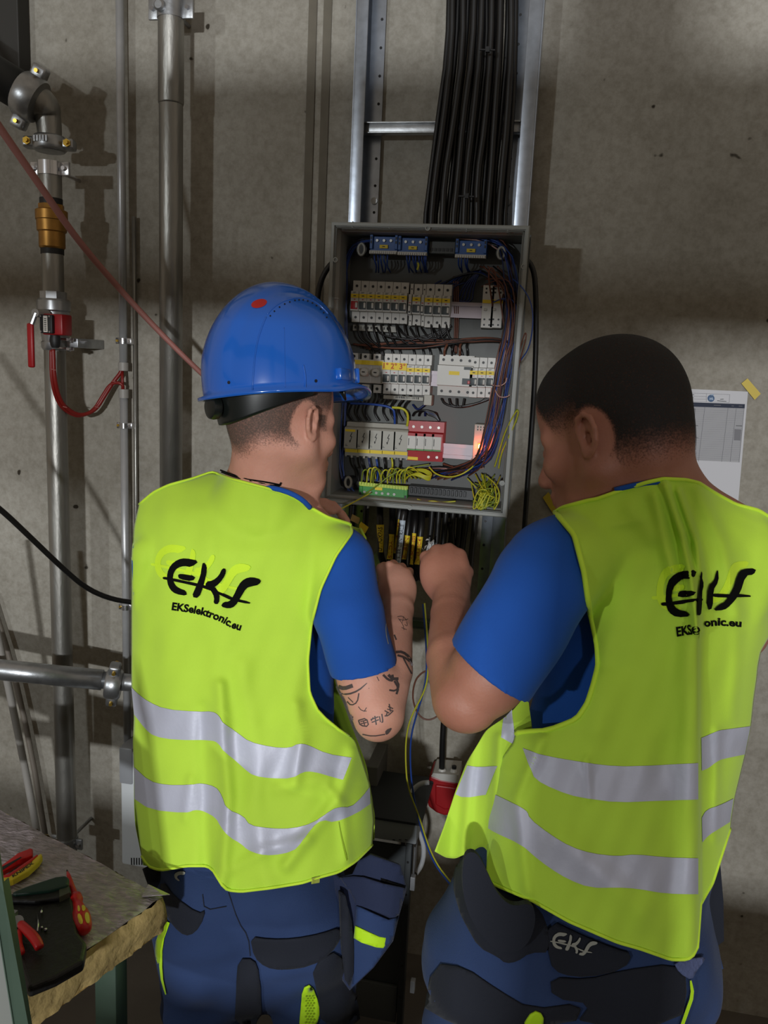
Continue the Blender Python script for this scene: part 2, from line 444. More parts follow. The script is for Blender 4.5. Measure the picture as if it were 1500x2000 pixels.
# slim conduit
yc = -.035; px_ = PY(240, 600, yc).x; rc = .0105
t = thing('conduit', 'slim light grey conduit tube clipped upright to the wall, broken by red wires', 'conduit', (px_, yc, 0))
def zc(py): return PY(240, py, yc).z
for (a, b) in ((-60, 722), (770, 1447)):
    mb = MB(); mb.tube([(px_, yc, zc(a)), (px_, yc, zc(b))], rc, 16); obj('tube', mb, M_conduit, t, smooth=True)
M_grey = mat('grey_plastic', (150, 146, 140), .5)
for (a, b) in ((708, 724), (760, 777)):
    mb = MB(); mb.tube([(px_, yc, zc(a)), (px_, yc, zc(b))], rc+.0028, 16); obj('end_sleeve', mb, M_grey, t, autosm=40)
for py in (666, 831, 1185):
    mb = MB(); z = zc(py)
    mb.lathe((px_, yc, z-.007), (px_, yc, z+.007), [(0, rc+.0005), (0, rc+.002), (.014, rc+.002), (.014, rc+.0005)], 16)
    mb.box((px_-.021, yc-.002, z-.008), (px_+.023, -.001, z+.008), .001)
    c = obj('pipe_clip', mb, M_chrome, t, autosm=40)
    for s in (-.016, .017):
        b = MB(); b.cyl((px_+s, yc-.005, z), (px_+s, yc, z), .0035, 8); obj('screw', b, M_bolt if s < 0 else M_chrome, c)
# second thin tube beside it
xt = px_+.022
mb = MB(); mb.tube([(xt, -.014, zc(420)), (xt, -.014, zc(1460))], .005, 10)
tag(obj('thin_tube', mb, M_galvd, smooth=True), 'thin dark metal tube running up the wall just right of the slim conduit', 'tube')

# ------------------------------------------------------------ left riser with valve
yr = -.13
xr = PY(104, 560, yr).x; s_ = PY(105, 560, yr).x-xr     # metres per pixel there
t = thing('riser_pipe', 'leftmost vertical steel riser with brass fitting, red-levered valve and grooved couplings', 'pipe', (xr, yr, 0))
def zr(py): return PY(104, py, yr).z
def seg(name, y0, y1, r, m, prof=None, sg=28, sm=35):
    mb = MB(); a = (xr, yr, zr(y1)); b = (xr, yr, zr(y0)); h = zr(y0)-zr(y1)
    mb.lathe(a, b, prof or [(0, r), (h, r)], sg); return obj(name, mb, m, t, autosm=sm)
p = .0305
seg('pipe', 672, 2400, .0268, M_galvd)
seg('pipe', 488, 580, .0265, M_galvd)
seg('pipe', 318, 412, .0265, M_galvd)
seg('rubber_seal', 388, 402, .0275, M_rubber); seg('rubber_seal', 484, 497, .028, M_rubber)
H = zr(400)-zr(432); seg('brass_nut', 400, 414, .031, M_brass, sg=8)
H = zr(410)-zr(486)
seg('brass_fitting', 410, 486, .034, M_brass, [(0, .029), (.004, .032), (H*.42, .032), (H*.45, .036), (H*.72, .037), (H*.74, .039), (H*.97, .039), (H, .034)], sg=16)
H = zr(570)-zr(590); seg('valve_nut', 570, 590, .033, M_galv, sg=8)
H = zr(584)-zr(684)
vb = seg('valve_body', 584, 684, .036, M_galv, [(0, .028), (.006, .032), (H*.15, .033), (H*.18, .030), (H*.5, .036), (H*.75, .037), (H*.78, .041), (H*.96, .041), (H, .036)])
# monitoring box with label, in front of the valve
y2 = yr-.075
def q(px, py, y=None): return PY(px, py, y2 if y is None else y)
a = q(81, 612); b = q(122, 655)
bx = obj('switch_box', MB().box((a.x, y2, b.z), (b.x, yr-.03, a.z), .004), M_red, t, autosm=40)
obj('box_cover', MB().box((a.x+.002, y2-.012, b.z+.003), (a.x+.036, y2, a.z-.003), .003), M_rubber, bx, autosm=40)
M_lab = mat('white_label', (205, 200, 192), .6)
obj('label', MB().box((a.x+.013, y2-.0135, b.z+.006), (a.x+.024, y2-.0118, a.z-.006)), M_lab, bx)
mb = MB()
for k in range(7): mb.box((a.x+.0155, y2-.0142, b.z+.010+k*.0045), (a.x+.0215, y2-.0134, b.z+.012+k*.0045))
obj('lettering', mb, M_rubber, bx)
mb = MB()
for i in (0, 1):
    for j in (0, 1): mb.cyl((a.x+.006+i*.024, y2-.015, b.z+.007+j*(a.z-b.z-.014)), (a.x+.006+i*.024, y2-.01, b.z+.007+j*(a.z-b.z-.014)), .0022, 8)
obj('screw', mb, M_chrome, bx)
# lever
l0 = q(78, 612); l1 = q(70, 632); l2 = q(71, 718)
mb = MB(); mb.cyl((l0.x, y2-.02, l0.z), (l0.x, y2+.03, l0.z), .010, 14); obj('lever_pivot', mb, M_grey, t, autosm=40)
mb = MB(); mb.box((l2.x-.0085, y2-.024, l2.z), (l2.x+.0085, y2-.014, l1.z), .004); lv = obj('valve_lever', mb, M_red, t, autosm=50)
mb = MB(); mb.tube([(l0.x, y2-.016, l0.z), (l1.x+.002, y2-.019, l1.z-.002)], .006, 8); obj('lever_arm', mb, M_galv, t, autosm=40)
mb = MB(); a = q(103, 655); b = q(103, 684); mb.lathe((a.x, y2+.01, a.z), (a.x, y2+.01, b.z), [(0, .012), (.012, .014), (.024, .012), (.03, .009)], 10); obj('cable_gland', mb, M_rubber, t, autosm=40)
for yy in (662, 680):
    a = q(112, yy, yr); mb = MB(); mb.cyl((a.x, yr-.02, a.z), (a.x+.055, yr-.015, a.z-.001), .004, 8); mb.cyl((a.x+.040, yr-.018, a.z-.001), (a.x+.048, yr-.018, a.z-.001), .0065, 6); obj('test_cock', mb, M_chrome, t, autosm=40)
a = q(105, 668, yr); obj('wall_bracket', MB().box((xr-.01, yr, a.z-.012), (xr+.065, -.001, a.z+.012), .002), M_galv, t, autosm=40)
clamp(t, xr, yr, zr(330), .0265, .032, .024, M_chrome)
clamp(t, xr, yr, zr(1640), .0268, .032, .02, M_galv)
# grooved coupling builder: housing halves round an axis with two bolt ears
def coupling(parent, c, axis, r, w=.045, ear=(0, -1, 0), name='coupling'):
    c = Vector(c); ax = Vector(axis).normalized(); e = Vector(ear); e = (e-ax*e.dot(ax)).normalized()
    mb = MB(); h = w
    mb.lathe(c-ax*h/2, c+ax*h/2, [(0, r+.002), (0, r+.008), (h*.15, r+.013), (h*.85, r+.013), (h, r+.008), (h, r+.002)], 28)
    for s in (-1, 1):
        ce = c+e*s*(r+.020); n = ax.cross(e)
        Mx = Matrix((tuple(e)+(0,), tuple(n)+(0,), tuple(ax)+(0,), (0, 0, 0, 1))).transposed(); Mx.translation = ce
        mb.box((-.016, -.017, -w*.36), (.015, .017, w*.36), .006, Mx)
    o = obj(name, mb, M_galv, parent, autosm=50)
    n = ax.cross(e)
    for s in (-1, 1):
        ce = c+e*s*(r+.021); b = MB(); b.cyl(ce-n*.030, ce+n*.026, .0048, 8); b.cyl(ce-n*.024, ce-n*.017, .0095, 6); obj('bolt', b, M_bolt, o, autosm=40)
    return o
cp = coupling(t, (xr, yr, zr(281)), (0, 0, 1), .0270, .036, (1, .25, 0))
mb = MB()
for k, ch in enumerate(range(5)):
    mb.box((xr-.018+k*.008, yr-.0412, zr(284)), (xr-.0125+k*.008, yr-.0385, zr(272)), .0004)
obj('cast_lettering', mb, M_galv, cp)
# elbow up to the large horizontal pipe
E0 = Vector((xr, yr, zr(275))); E1 = PY(84, 205, yr-.01); E2 = PY(52, 178, yr-.03)
mb = MB(); mb.tube([E0, (xr, yr, zr(250)), (xr-.004, yr, zr(225)), E1+Vector((.008, 0, -.004)), E2], [.027, .029, .031, .036, .040], 20, smooth=2); obj('elbow', mb, M_galvd, t, smooth=True)
P0 = PY(-160, 55, yr-.10); P1 = PY(40, 178, yr-.04)
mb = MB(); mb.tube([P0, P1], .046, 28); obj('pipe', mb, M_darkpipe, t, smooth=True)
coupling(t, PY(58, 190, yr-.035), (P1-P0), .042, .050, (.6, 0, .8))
mb = MB(); mb.box((PY(-70, 20, -.05).x, -.05, PY(0, 170, -.05).z), (PY(35, 20, -.05).x, -.002, 3.6), .004)  # flat upright slab of one even dark tone in the top left corner
tag(obj('dark_corner_slab', mb, mat('dark_grey_brown', (44, 42, 38), .6, .2)), 'flat dark slab at the top left corner, behind the elbowed pipe', 'column')

# red alarm cable loop
mb = MB(); pts = [PY(104, 682, y2+.01), PY(106, 740, y2+.01), PY(118, 785, -.16), PY(140, 805, -.12), PY(162, 812, -.09), PY(188, 800, -.06), PY(205, 772, -.05), PY(222, 745, -.045), PY(236, 728, yc), PY(237, 722, yc)]
mb.tube(pts, .0052, 10, smooth=2); pts2 = [PY(100, 684, y2+.008)]+[p+Vector((-.007, -.002, -.0035)) for p in pts[1:8]]+[PY(240, 748, -.045), PY(240, 765, yc)]
mb.tube(pts2, .0045, 10, smooth=2); mb.tube([PY(239, 722, yc), PY(239, 745, -.042), PY(240, 765, yc)], .004, 8)
ww = obj('red_alarm_cable', mb, M_redwire, smooth=True)
tag(ww, 'dark red twin cable looping from the valve switch to the slim conduit', 'cable')
M_tie = mat('pale_cable_tie', (150, 90, 84), .5)
for (px, py) in ((105, 722), (127, 795), (189, 795), (222, 745)):
    c = min(pts+pts2, key=lambda p: (w2c(p)[0]*FPX/w2c(p)[2]+750-px)**2+(w2c(p)[1]*FPX/w2c(p)[2]+1000-py)**2)
    mb = MB(); a = PY(px-4, py-1, c.y-.007); b = PY(px+4, py+1, c.y-.007); mb.tube([a, b], .0012, 5); obj('cable_tie', mb, M_tie, ww)
# pinkish rope running diagonally
mb = MB(); mb.tube([PY(-420, -250, -.78), PY(-40, 190, -.50), PY(0, 250, -.48), PY(80, 365, -.42), PY(150, 468, -.36), PY(240, 572, -.30), PY(330, 668, -.26), PY(420, 755, -.22), PY(560, 880, -.12), PY(600, 1010, -.05), PY(610, 1150, -.02)], [.0085, .0085, .0080, .0076, .007, .0062, .0056, .005, .005], 10, smooth=2)
tag(obj('red_hose', mb, mat('dusty_red_hose', (150, 98, 90), .6), smooth=True), 'dusty pink-red hose slanting down across the pipes behind the hard hat', 'hose')
# black sagging cable left
mb = MB(); mb.tube([PY(-420, 640, -.86), PY(-60, 950, -.62), PY(0, 993, -.56), PY(60, 1050, -.50), PY(115, 1103, -.44), PY(165, 1147, -.38), PY(210, 1168, -.33), PY(256, 1177, -.28), PY(330, 1178, -.22), PY(420, 1170, -.12), PY(520, 1120, -.04)], .0062, 10, smooth=2)
tag(obj('sagging_cable', mb, M_blackcable, smooth=True), 'black cable sagging across the left pipes into the left worker', 'cable')
# horizontal steel pipe with coupling, lower left
A = PY(-120, 1296, -.36); B = PY(200, 1328, -.22); C = PY(330, 1341, -.165)
t = thing('horizontal_pipe', 'horizontal galvanised pipe at waist height joined by a bolted coupling, ending behind the left worker', 'pipe', (B.x, B.y, B.z))
mb = MB(); mb.tube([A, B], .0265, 28); obj('pipe', mb, M_galv, t, smooth=True)
mb = MB(); mb.tube([B, C], .0225, 28); obj('pipe', mb, M_galv, t, smooth=True)
coupling(t, PY(222, 1336, -.212), (B-A), .0265, .040, (0, -.25, 1))
# two slanting grey tubes bottom left
mb = MB(); mb.tube([PY(-40, 1080, -.30), PY(8, 1300, -.26), PY(45, 1480, -.22), PY(75, 1640, -.2), PY(100, 1780, -.18)], .0095, 12, smooth=1)
tag(obj('leaning_tube', mb, M_grey, smooth=True), 'grey plastic tube leaning in the lower left corner behind the horizontal pipe', 'tube')
mb = MB(); mb.tube([PY(-20, 1160, -.03), PY(24, 1300, -.03), PY(60, 1460, -.03), PY(90, 1640, -.03)], .008, 10, smooth=1)
tag(obj('wall_tube', mb, mat('taupe_tube', (112, 104, 94), .6), smooth=True), 'taupe tube lying against the wall behind the leaning grey tube', 'tube')

# ------------------------------------------------------------ cable ladder
YL = -.055
t = thing('cable_ladder', 'galvanised steel cable ladder rising up the wall behind the open board', 'cable ladder', (PY(860, 440, 0).x, 0, 1.2))
ztop = 3.4
def ladder_rail(pxo, pxi_front, pxi_back, side):
    # C rail: outer lip facing the room, web, inner flange against the wall with holes
    zb = PY(940, 1330, YL).z
    xo = PY(pxo, 430, -.075).x; xi = PY(pxi_front, 430, -.075).x; xb = PY(pxi_back, 430, -.02).x
    mb = MB()
    mb.box((min(xo, xi), -.078, zb), (max(xo, xi), -.074, ztop), .001)
    mb.box((xo-.0015, -.078, zb), (xo+.0015, -.012, ztop))
    mb.box((min(xo, xb), -.014, zb), (max(xo, xb), -.011, ztop), .0005)
    r = obj('side_rail', mb, M_zinc, t, autosm=40)
    mb = MB()
    z = zb+.1; xm = xb-side*.009
    while z < ztop: mb.cyl((xm, -.0150, z), (xm, -.0138, z), .0034, 8); z += .062
    obj('hole', mb, M_rubber, r)
    for zz in (PY(720, 392, -.02).z,):
        b = MB(); b.cyl((xm, -.021, zz), (xm, -.014, zz), .008, 12); obj('screw', b, M_galv, r, autosm=40)
    return xo, xi
l = ladder_rail(682, 704, 736, 1); r = ladder_rail(1031, 1004, 981, -1)
for py in (250, 700, 1218):
    z = PY(830, py, -.05).z; mb = MB()
    mb.box((l[0], -.058, z-.010), (r[0], -.054, z+.008), .0008); mb.box((l[0], -.066, z+.008), (r[0], -.038, z+.011), .0006); mb.box((l[0], -.062, z-.013), (r[0], -.038, z-.010), .0006)
    obj('rung', mb, M_galv if py < 1000 else mat('green_grey_rung', (92, 104, 98), .45, .5), t, autosm=40)
mb = MB(); a = PY(722, 1106, -.10); b = PY(752, 1070, -.10)
mb.prism([PY(725, 1090, -.10), PY(737, 1076, -.10), PY(746, 1094, -.10), PY(736, 1110, -.10)], (0, .006, 0)); obj('bracket', mb, M_zinc, t)

# cable bundle on the ladder: every cable a thing
random.seed(5)
NB = 15
zt = 3.35
for i in range(NB):
    u = i/(NB-1)
    lay = (i % 2)
    yy = -.083-.014*lay
    xs = [878+u*132, 873+u*134, 853+u*146, 838+u*150, 828+u*158, 828+u*150]
    ysn = [-60, 100, 240, 350, 440, 640]
    pts = [PY(xs[k]+random.uniform(-3, 3), ysn[k], yy) for k in range(6)]
    top = Vector((pts[0].x, yy, zt)); yb = -.083-.012*lay
    low = [Vector((pts[-1].x, yb, pts[-1].z)), Vector(PY(815+u*100, 850, yb)), PY(790+u*110, 1010, yb)]
    mb = MB(); mb.tube([top]+pts[:-1]+low, .0062+.0016*(i % 2), 8, smooth=1)
    tag(obj('black_cable', mb, M_blackcable, smooth=True), 'thick black cable in the bundle running down the ladder behind the board', 'cable', 'black cables on the cable ladder')
for k, (px, py) in enumerate(((953, 97), (912, 383))):
    mb = MB(); mb.tube([PY(px-16, py, -.135), PY(px+14, py+1, -.137)], .0022, 6); mb.box(tuple(PY(px-5, py+4, -.142)), tuple(PY(px+4, py-4, -.134)))
    tag(obj('cable_tie', mb, M_rubber), ['black cable tie knotted on the bundle near the top edge of the photo', 'thin black cable tie on the bundle just above the board'][k], 'cable tie')
# cable arcs at the sides of the board
mb = MB(); mb.tube([PY(668, 500, -.09), PY(640, 520, -.10), PY(622, 560, -.10), PY(618, 620, -.10), PY(612, 780, -.09), PY(606, 900, -.09), PY(604, 990, -.09), PY(660, 1060, -.12)], .0068, 10, smooth=2)
tag(obj('side_cable', mb, M_blackcable, smooth=True), 'black cable arching out past the left side of the board', 'cable')
mb = MB(); mb.tube([PY(1018, 500, -.10), PY(1040, 517, -.10), PY(1047, 560, -.10), PY(1047, 700, -.08), PY(1038, 850, -.07), PY(1026, 1000, -.06), PY(1020, 1110, -.06)], .0062, 10, smooth=2)
tag(obj('side_cable', mb, M_blackcable, smooth=True), 'black cable hanging down past the right side of the board', 'cable')
# ------------------------------------------------------------ distribution board
YR = -.235                                     # plane of the front rim
TL = PY(648, 433, YR); TR = PY(1040, 440, YR); BRc = PY(985, 1012, YR); BL = PY(624, 980, YR)
U = ((TR-TL)+(BRc-BL)); U.y = 0; U.normalize(); V_ = Vector((U.z, 0, -U.x)); V_ = Vector((-U.z, 0, U.x))*-1
WB = ((TR-TL).dot(U)+(BRc-BL).dot(U))/2; HB = ((BL-TL).dot(V_)+(BRc-TR).dot(V_))/2
cen = (TL+TR+BRc+BL)/4; ORG = cen-U*WB/2-V_*HB/2; ORG.y = -.11; DEP = .125
MBRD = Matrix(((U.x, 0, -V_.x, ORG.x), (0, 1, 0, ORG.y), (U.z, 0, -V_.z, ORG.z), (0, 0, 0, 1)))
MI = MBRD.inverted()
brd = thing('distribution_board', 'open grey distribution board with rows of breakers and tangled coloured wires', 'electrical panel', None, M=MBRD)
def LP(px, py, w):                            # board frame point, w metres in front of the back plate
    return MI@PY(px, py, ORG.y-w)
def bo(name, mb, m, parent=None, **k): return obj(name, mb, m, parent or brd, local=True, **k)
def bo2(name, mb, m, parent, **k): return obj(name, mb, m, parent, local=True, **k)
M_enc = mat('enclosure_grey', (138, 140, 136), .45)
M_encin = mat('enclosure_inner', (84, 86, 83), .55)
M_white = mat('device_white', (186, 184, 178), .42)
M_devg = mat('device_grey', (158, 156, 146), .45)
M_dark = mat('terminal_black', (14, 14, 15), .5)
M_tog = mat('toggle_grey', (52, 60, 62), .5)
M_yel = mat('yellow_tag', (218, 190, 38), .55)
M_ink = mat('ink', (30, 28, 26), .6)
M_rink = mat('red_ink', (170, 60, 30), .6)
M_blue = mat('terminal_blue', (38, 84, 150), .42)
M_green = mat('terminal_green', (48, 132, 52), .4)
M_lime = mat('comb_lime', (176, 196, 70), .45)
M_rail = mat('din_rail_steel', (170, 160, 166), .5, .35)
M_sred = mat('arrester_red', (158, 14, 24), .38)
M_screw = mat('screw_steel', (170, 170, 165), .3, .8)
bo('back_plate', MB().box((0, -.003, -HB), (WB, 0, 0)), M_encin)
th = .006; fl = .030
sides = {'top': [(0, 0), (WB, 0)], 'bottom': [(0, -HB), (WB, -HB)]}
mb = MB()                                    # flared walls: inner floor is smaller than the rim
def ring(inset, w): return [Vector((inset, -w, -inset)), Vector((WB-inset, -w, -inset)), Vector((WB-inset, -w, -HB+inset)), Vector((inset, -w, -HB+inset))]
loops = [ring(.018, 0), ring(.016, DEP-.03), ring(.010, DEP-.022), ring(.010, DEP-.004), ring(.008, DEP-.004), ring(.008, DEP), ring(.002, DEP), ring(0, DEP-.003), ring(0, DEP-.02), ring(.004, DEP-.024), ring(.006, 0)]
vs = [p for l_ in loops for p in l_]
mb.add(vs, [(i*4+k, i*4+(k+1) % 4, (i+1)*4+(k+1) % 4, (i+1)*4+k) for i in range(len(loops)-1) for k in range(4)])
bo('enclosure', mb, M_enc)
mb = MB()                                    # seal groove ridge
for i in range(4):
    a = ring(.0125, DEP-.0035)[i]; b = ring(.0125, DEP-.0035)[(i+1) % 4]; mb.tube([a, b], .0016, 6)
bo('seal', mb, mat('seal_grey', (96, 98, 94), .6))
for (px, py) in ((836, 446), (656, 508), (1023, 521), (801, 991), (981, 943), (639, 915)):
    p = LP(px, py, DEP-.004); mb = MB(); mb.lathe(p, p+Vector((0, -.005, 0)), [(0, .0058), (.005, .0058), (.005, .0034), (.002, .0034)], 14)
    bo('screw_boss', mb, M_enc, autosm=40)
for (px, py, s) in ((690, 440, 0), (762, 442, 0), (912, 447, 0), (992, 449, 0), (657, 583, 1), (1017, 597, 1), (720, 986, 0), (872, 997, 0)):
    p = LP(px, py, DEP-.012); mb = MB(); mb.box((p.x-(.0012 if not s else .007), p.y-.009, p.z-(.007 if not s else .0012)), (p.x+(.0012 if not s else .007), p.y+.004, p.z+(.007 if not s else .0012)))
    bo('rib', mb, M_enc)
def rail(px0, py0, px1, w=.035):
    p = LP(px0, py0, w); q_ = LP(px1, py0, w); mb = MB(); h = .0175
    mb.box((p.x, -w, p.z-h), (q_.x, -w+.001, p.z-h+.008)); mb.box((p.x, -w, p.z+h-.008), (q_.x, -w+.001, p.z+h))
    mb.box((p.x, -w+.001, p.z-h+.008), (p.x+(q_.x-p.x), -w+.006, p.z-h+.009)); mb.box((p.x, -w+.001, p.z+h-.009), (q_.x, -w+.006, p.z+h-.008))
    mb.box((p.x, -w+.006, p.z-h+.008), (q_.x, -w+.007, p.z+h-.008))
    return bo('din_rail', mb, M_rail)
rail(690, 597, 980); rail(680, 730, 965); rail(672, 866, 945)
def screw_hole(mb, p, r=.0029): mb.cyl(p+Vector((0, -.0006, 0)), p+Vector((0, .002, 0)), r, 10)
def slope(px, px0): return (px-px0)*.040
def breaker(px, py_t, py_b, wpx, tog=M_tog, label=True, red=False, wf=.066, has_t=True, aux=False):
    """one module: stepped body, terminal screws, toggle, label; px = centre, rows taken on its front plane"""
    a = LP(px-wpx/2+.4, py_t, wf-.018); b = LP(px+wpx/2-.4, py_t, wf-.018); z0 = a.z; z1 = LP(px, py_b, wf-.018).z; H = z0-z1
    x0, x1 = a.x, b.x; mb = MB(); mb.cur = 0
    pr = [(0, z0), (-wf+.020, z0), (-wf+.018, z0-.001), (-wf+.018, z0-H*.25), (-wf, z0-H*.27), (-wf, z0-H*.73), (-wf+.018, z0-H*.75), (-wf+.018, z1+.001), (-wf+.020, z1), (0, z1)]
    mb.prism([(x0, y, z) for y, z in pr], (x1-x0, 0, 0))
    o = bo('circuit_breaker', mb, M_white)
    cx_ = (x0+x1)/2; m2 = MB()
    for zz in (z0-H*.13, z1+H*.12): screw_hole(m2, Vector((cx_, -wf+.0175, zz)), .0016 if aux else .0031)
    bo2('terminal', m2, M_dark, o)
    if label:
        bo2('label', MB().box((x0, -wf-.0006, z0-H*.43), (x1, -wf+.001, z0-H*.335)), M_yel, o)
        bo2('lettering', MB().box((cx_-.003, -wf-.0009, z0-H*.393), (cx_+.003, -wf, z0-H*.372)), M_ink, o)
    if not aux:
        m3 = MB(); m3.box((cx_-.004, -wf-.0004, z0-H*.30), (cx_+.003, -wf, z0-H*.29)); m3.box((cx_-.005, -wf-.0004, z0-H*.32), (cx_+.001, -wf, z0-H*.312)); bo2('print', m3, M_tog, o)
    if has_t:
        bo2('toggle_slot', MB().box((x0+.001, -wf-.003, z0-H*.70), (x1-.001, -wf+.001, z0-H*.51), .001), M_sred if red else tog, o, autosm=40)
        bo2('toggle', MB().box((x1-.0055, -wf-.009, z0-H*.67), (x1-.001, -wf-.002, z0-H*.54), .0015), M_white, o, autosm=40)
        bo2('flag', MB().box((cx_-.002, -wf-.0006, z0-H*.475), (cx_+.002, -wf, z0-H*.455)), M_sred, o)
    return o
def rowpx(cx_): return 640+cx_/3.571
for i, cxx in enumerate((210, 267, 322, 378, 434, 490, 545)):
    breaker(rowpx(cxx)-1, 547+slope(rowpx(cxx), 690), 628+slope(rowpx(cxx), 690)+1, 15.7, red=(i == 0))
for cxx in (590, 678):
    breaker(rowpx(cxx), 549+slope(rowpx(cxx), 690), 632+slope(rowpx(cxx), 690), 6.5, label=False, aux=True)
breaker(rowpx(635), 549+slope(818, 690), 631+slope(818, 690), 16.5)
for cxx in (720, 780, 840): breaker(rowpx(cxx), 548+slope(rowpx(cxx), 690), 634+slope(rowpx(cxx), 690), 16.6)
for k in range(2):
    px = 953+k*17.5; a = LP(px-8.5, 557, .06); b = LP(px+8.5, 641, .06); o = bo('control_relay', MB().box((a.x, -.062, b.z), (b.x, 0, a.z), .001), M_white)
    bo2('label', MB().box((a.x+.0005, -.0628, a.z-(a.z-b.z)*.42), (b.x-.0005, -.061, a.z-(a.z-b.z)*.34)), M_yel, o)
    m2 = MB()
    for f in (.08, .17, .80, .93):
        for s in (.28, .72): screw_hole(m2, Vector((a.x+(b.x-a.x)*s, -.0623, a.z-(a.z-b.z)*f)), .0022)
    bo2('terminal', m2, M_dark, o)
    m3 = MB(); m3.box((a.x+.005, -.066, a.z-(a.z-b.z)*.60), (a.x+.012, -.062, a.z-(a.z-b.z)*.54), .001); bo2('switch', m3, M_devg, o)
# busbar under row one
a = LP(690, 634, .03); b = LP(776, 648, .03); o = bo('busbar', MB().box((a.x, -.034, b.z-.002), (b.x+.0, -.022, a.z), .001), M_devg)
m2 = MB(); random.seed(2)
for k in range(12): m2.box((a.x+.004+k*.0078, -.0346, b.z+.003), (a.x+.004+k*.0078+random.uniform(.001, .004), -.033, b.z+.009))
bo2('print', m2, M_ink, o)
# top row: blue neutral blocks
for (x0, x1) in ((724.5, 776.5), (779.5, 834.5), (891.5, 949.5)):
    dy = slope(x0, 724)*1.2; a = LP(x0, 459+dy, .06); b = LP(x1, 497+dy, .06)
    o = bo('neutral_terminal', MB().box((a.x, -.062, b.z+.006), (b.x, -.02, a.z-.003), .001), M_blue)
    m2 = MB()
    for s in (a.x, b.x-.0065): m2.box((s, -.068, b.z+.010), (s+.0065, -.06, a.z), .0008)
    bo2('end_clip', m2, M_blue, o)
    m2 = MB(); n = 13; st = (b.x-a.x-.002)/n
    m2.box((a.x, -.070, b.z-.001), (b.x, -.058, b.z+.0065), .0006)
    for k in range(n): m2.box((a.x+.001+k*st, -.0735, b.z-.001), (a.x+.001+(k+.78)*st, -.069, b.z+.004))
    bo2('terminal_comb', m2, M_white, o)
    m2 = MB()
    for f in (.25, .5, .75): m2.lathe(Vector((a.x+(b.x-a.x)*f, -.0655, a.z-.012)), Vector((a.x+(b.x-a.x)*f, -.060, a.z-.012)), [(0, .0031), (.004, .0033)], 12)
    bo2('screw', m2, M_screw, o)
    cxm = (a.x+b.x)/2; bo2('label', MB().box((cxm-.0095, -.0655, b.z+.012), (cxm+.0095, -.062, b.z+.0195)), M_yel, o)
    bo2('lettering', MB().box((cxm-.003, -.0659, b.z+.0148), (cxm+.003, -.065, b.z+.0167)), M_ink, o)
    m2 = MB()
    for s in (a.x+.0015, b.x-.005):
        for zz in (.004, .013): m2.box((s, -.0684, a.z-zz-.006), (s+.0035, -.0675, a.z-zz))
    bo2('slot', m2, M_dark, o)
a = LP(838, 470, .05); b = LP(889, 497, .05); o = bo('terminal_carrier', MB().box((a.x, -.05, b.z), (b.x, -.02, a.z), .002), mat('smoke_grey', (52, 56, 54), .35))
m2 = MB()
for k in range(6): m2.box((a.x+.004+k*.009, -.0515, b.z+.006), (a.x+.010+k*.009, -.0495, b.z+.013))
bo2('slot', m2, M_dark, o)
for (px, py) in ((706, 487), (979, 494), (680, 942)):
    p = LP(px, py, .055); mb = MB(); mb.lathe(p+Vector((0, .05, 0)), p, [(0, .011), (.044, .011), (.047, .012), (.050, .0125)], 18); o = bo('bracket_knob', mb, M_dark, autosm=40)
    mb = MB(); 
    for k in range(24):
        a1 = math.pi*2*k/24; a2 = math.pi*2*(k+1)/24
        mb.tube([p+Vector((.0075*math.cos(a1), 0, .0125*math.sin(a1))), p+Vector((.0075*math.cos(a2), 0, .0125*math.sin(a2)))], .0032, 6)
    bo2('ring', mb, M_devg, o)
# second device row: fuse holders
for k, cxx in enumerate((300, 372, 446)):
    px = 600+cxx/3.261; w_ = 22.3
    a = LP(px-w_/2, 700+k, .05); b = LP(px+w_/2, 748+k, .05)
    o = bo('fuse_holder', MB().box((a.x+.0004, -.050, b.z), (b.x-.0004, 0, a.z), .002), M_white)
    p = Vector(((a.x+b.x)/2, -.05, (a.z+b.z)/2-.002))
    m2 = MB(); m2.lathe(p, p+Vector((0, -.022, 0)), [(0, .0115), (.004, .0115), (.006, .0105), (.020, .0098), (.022, .008)], 10); cap = bo2('fuse_cap', m2, M_white, o, autosm=25)
    m2 = MB(); m2.box((p.x-.004, -.0728, p.z-.001), (p.x+.003, -.0715, p.z+.0015)); bo2('opening', m2, M_dark, o)
    for (pa, pb) in ((689, 702), (749, 766)):
        t0 = LP(px-7, pa+k, .045); t1 = LP(px+7, pb+k, .045); bo2('terminal_block', MB().box((t0.x, -.047, t1.z), (t1.x, -.01, t0.z), .0008), M_white, o)
        m2 = MB(); screw_hole(m2, Vector(((t0.x+t1.x)/2, -.0472, (t0.z+t1.z)/2)), .0036); bo2('terminal', m2, M_dark, o)
a = LP(680, 702, .055); b = LP(747, 714, .055)
mb = MB(); mb.grid([[Vector((a.x+(b.x-a.x)*i/8, -.0525-.0015*math.sin(i*1.7), z_)) for i in range(9)] for z_ in (a.z, (a.z+b.z)/2, b.z)]); o = bo('yellow_tape', mb, M_yel)
for k in range(6):
    px = 600+(520+k*50.4)/3.261; breaker(px, 690+k*.5, 770+k*.6, 15.5, label=(k > 2), tog=M_tog)
a = LP(747, 708, .075); b = LP(794, 724, .075); o = bo('yellow_tape', MB().box((a.x, -.0755, b.z), (b.x, -.074, a.z+.001)), M_yel)
vs, fs = text_mesh('1° 2° 3°', 1, .02); x0 = min(v[0] for v in vs); x1 = max(v[0] for v in vs)
mb = MB(); mb.add([Vector((a.x+.003+(v[0]-x0)/(x1-x0)*(b.x-a.x-.006), -.0762, b.z+.003+v[1]*.017)) for v in vs], fs); bo2('handwriting', mb, M_rink, o)
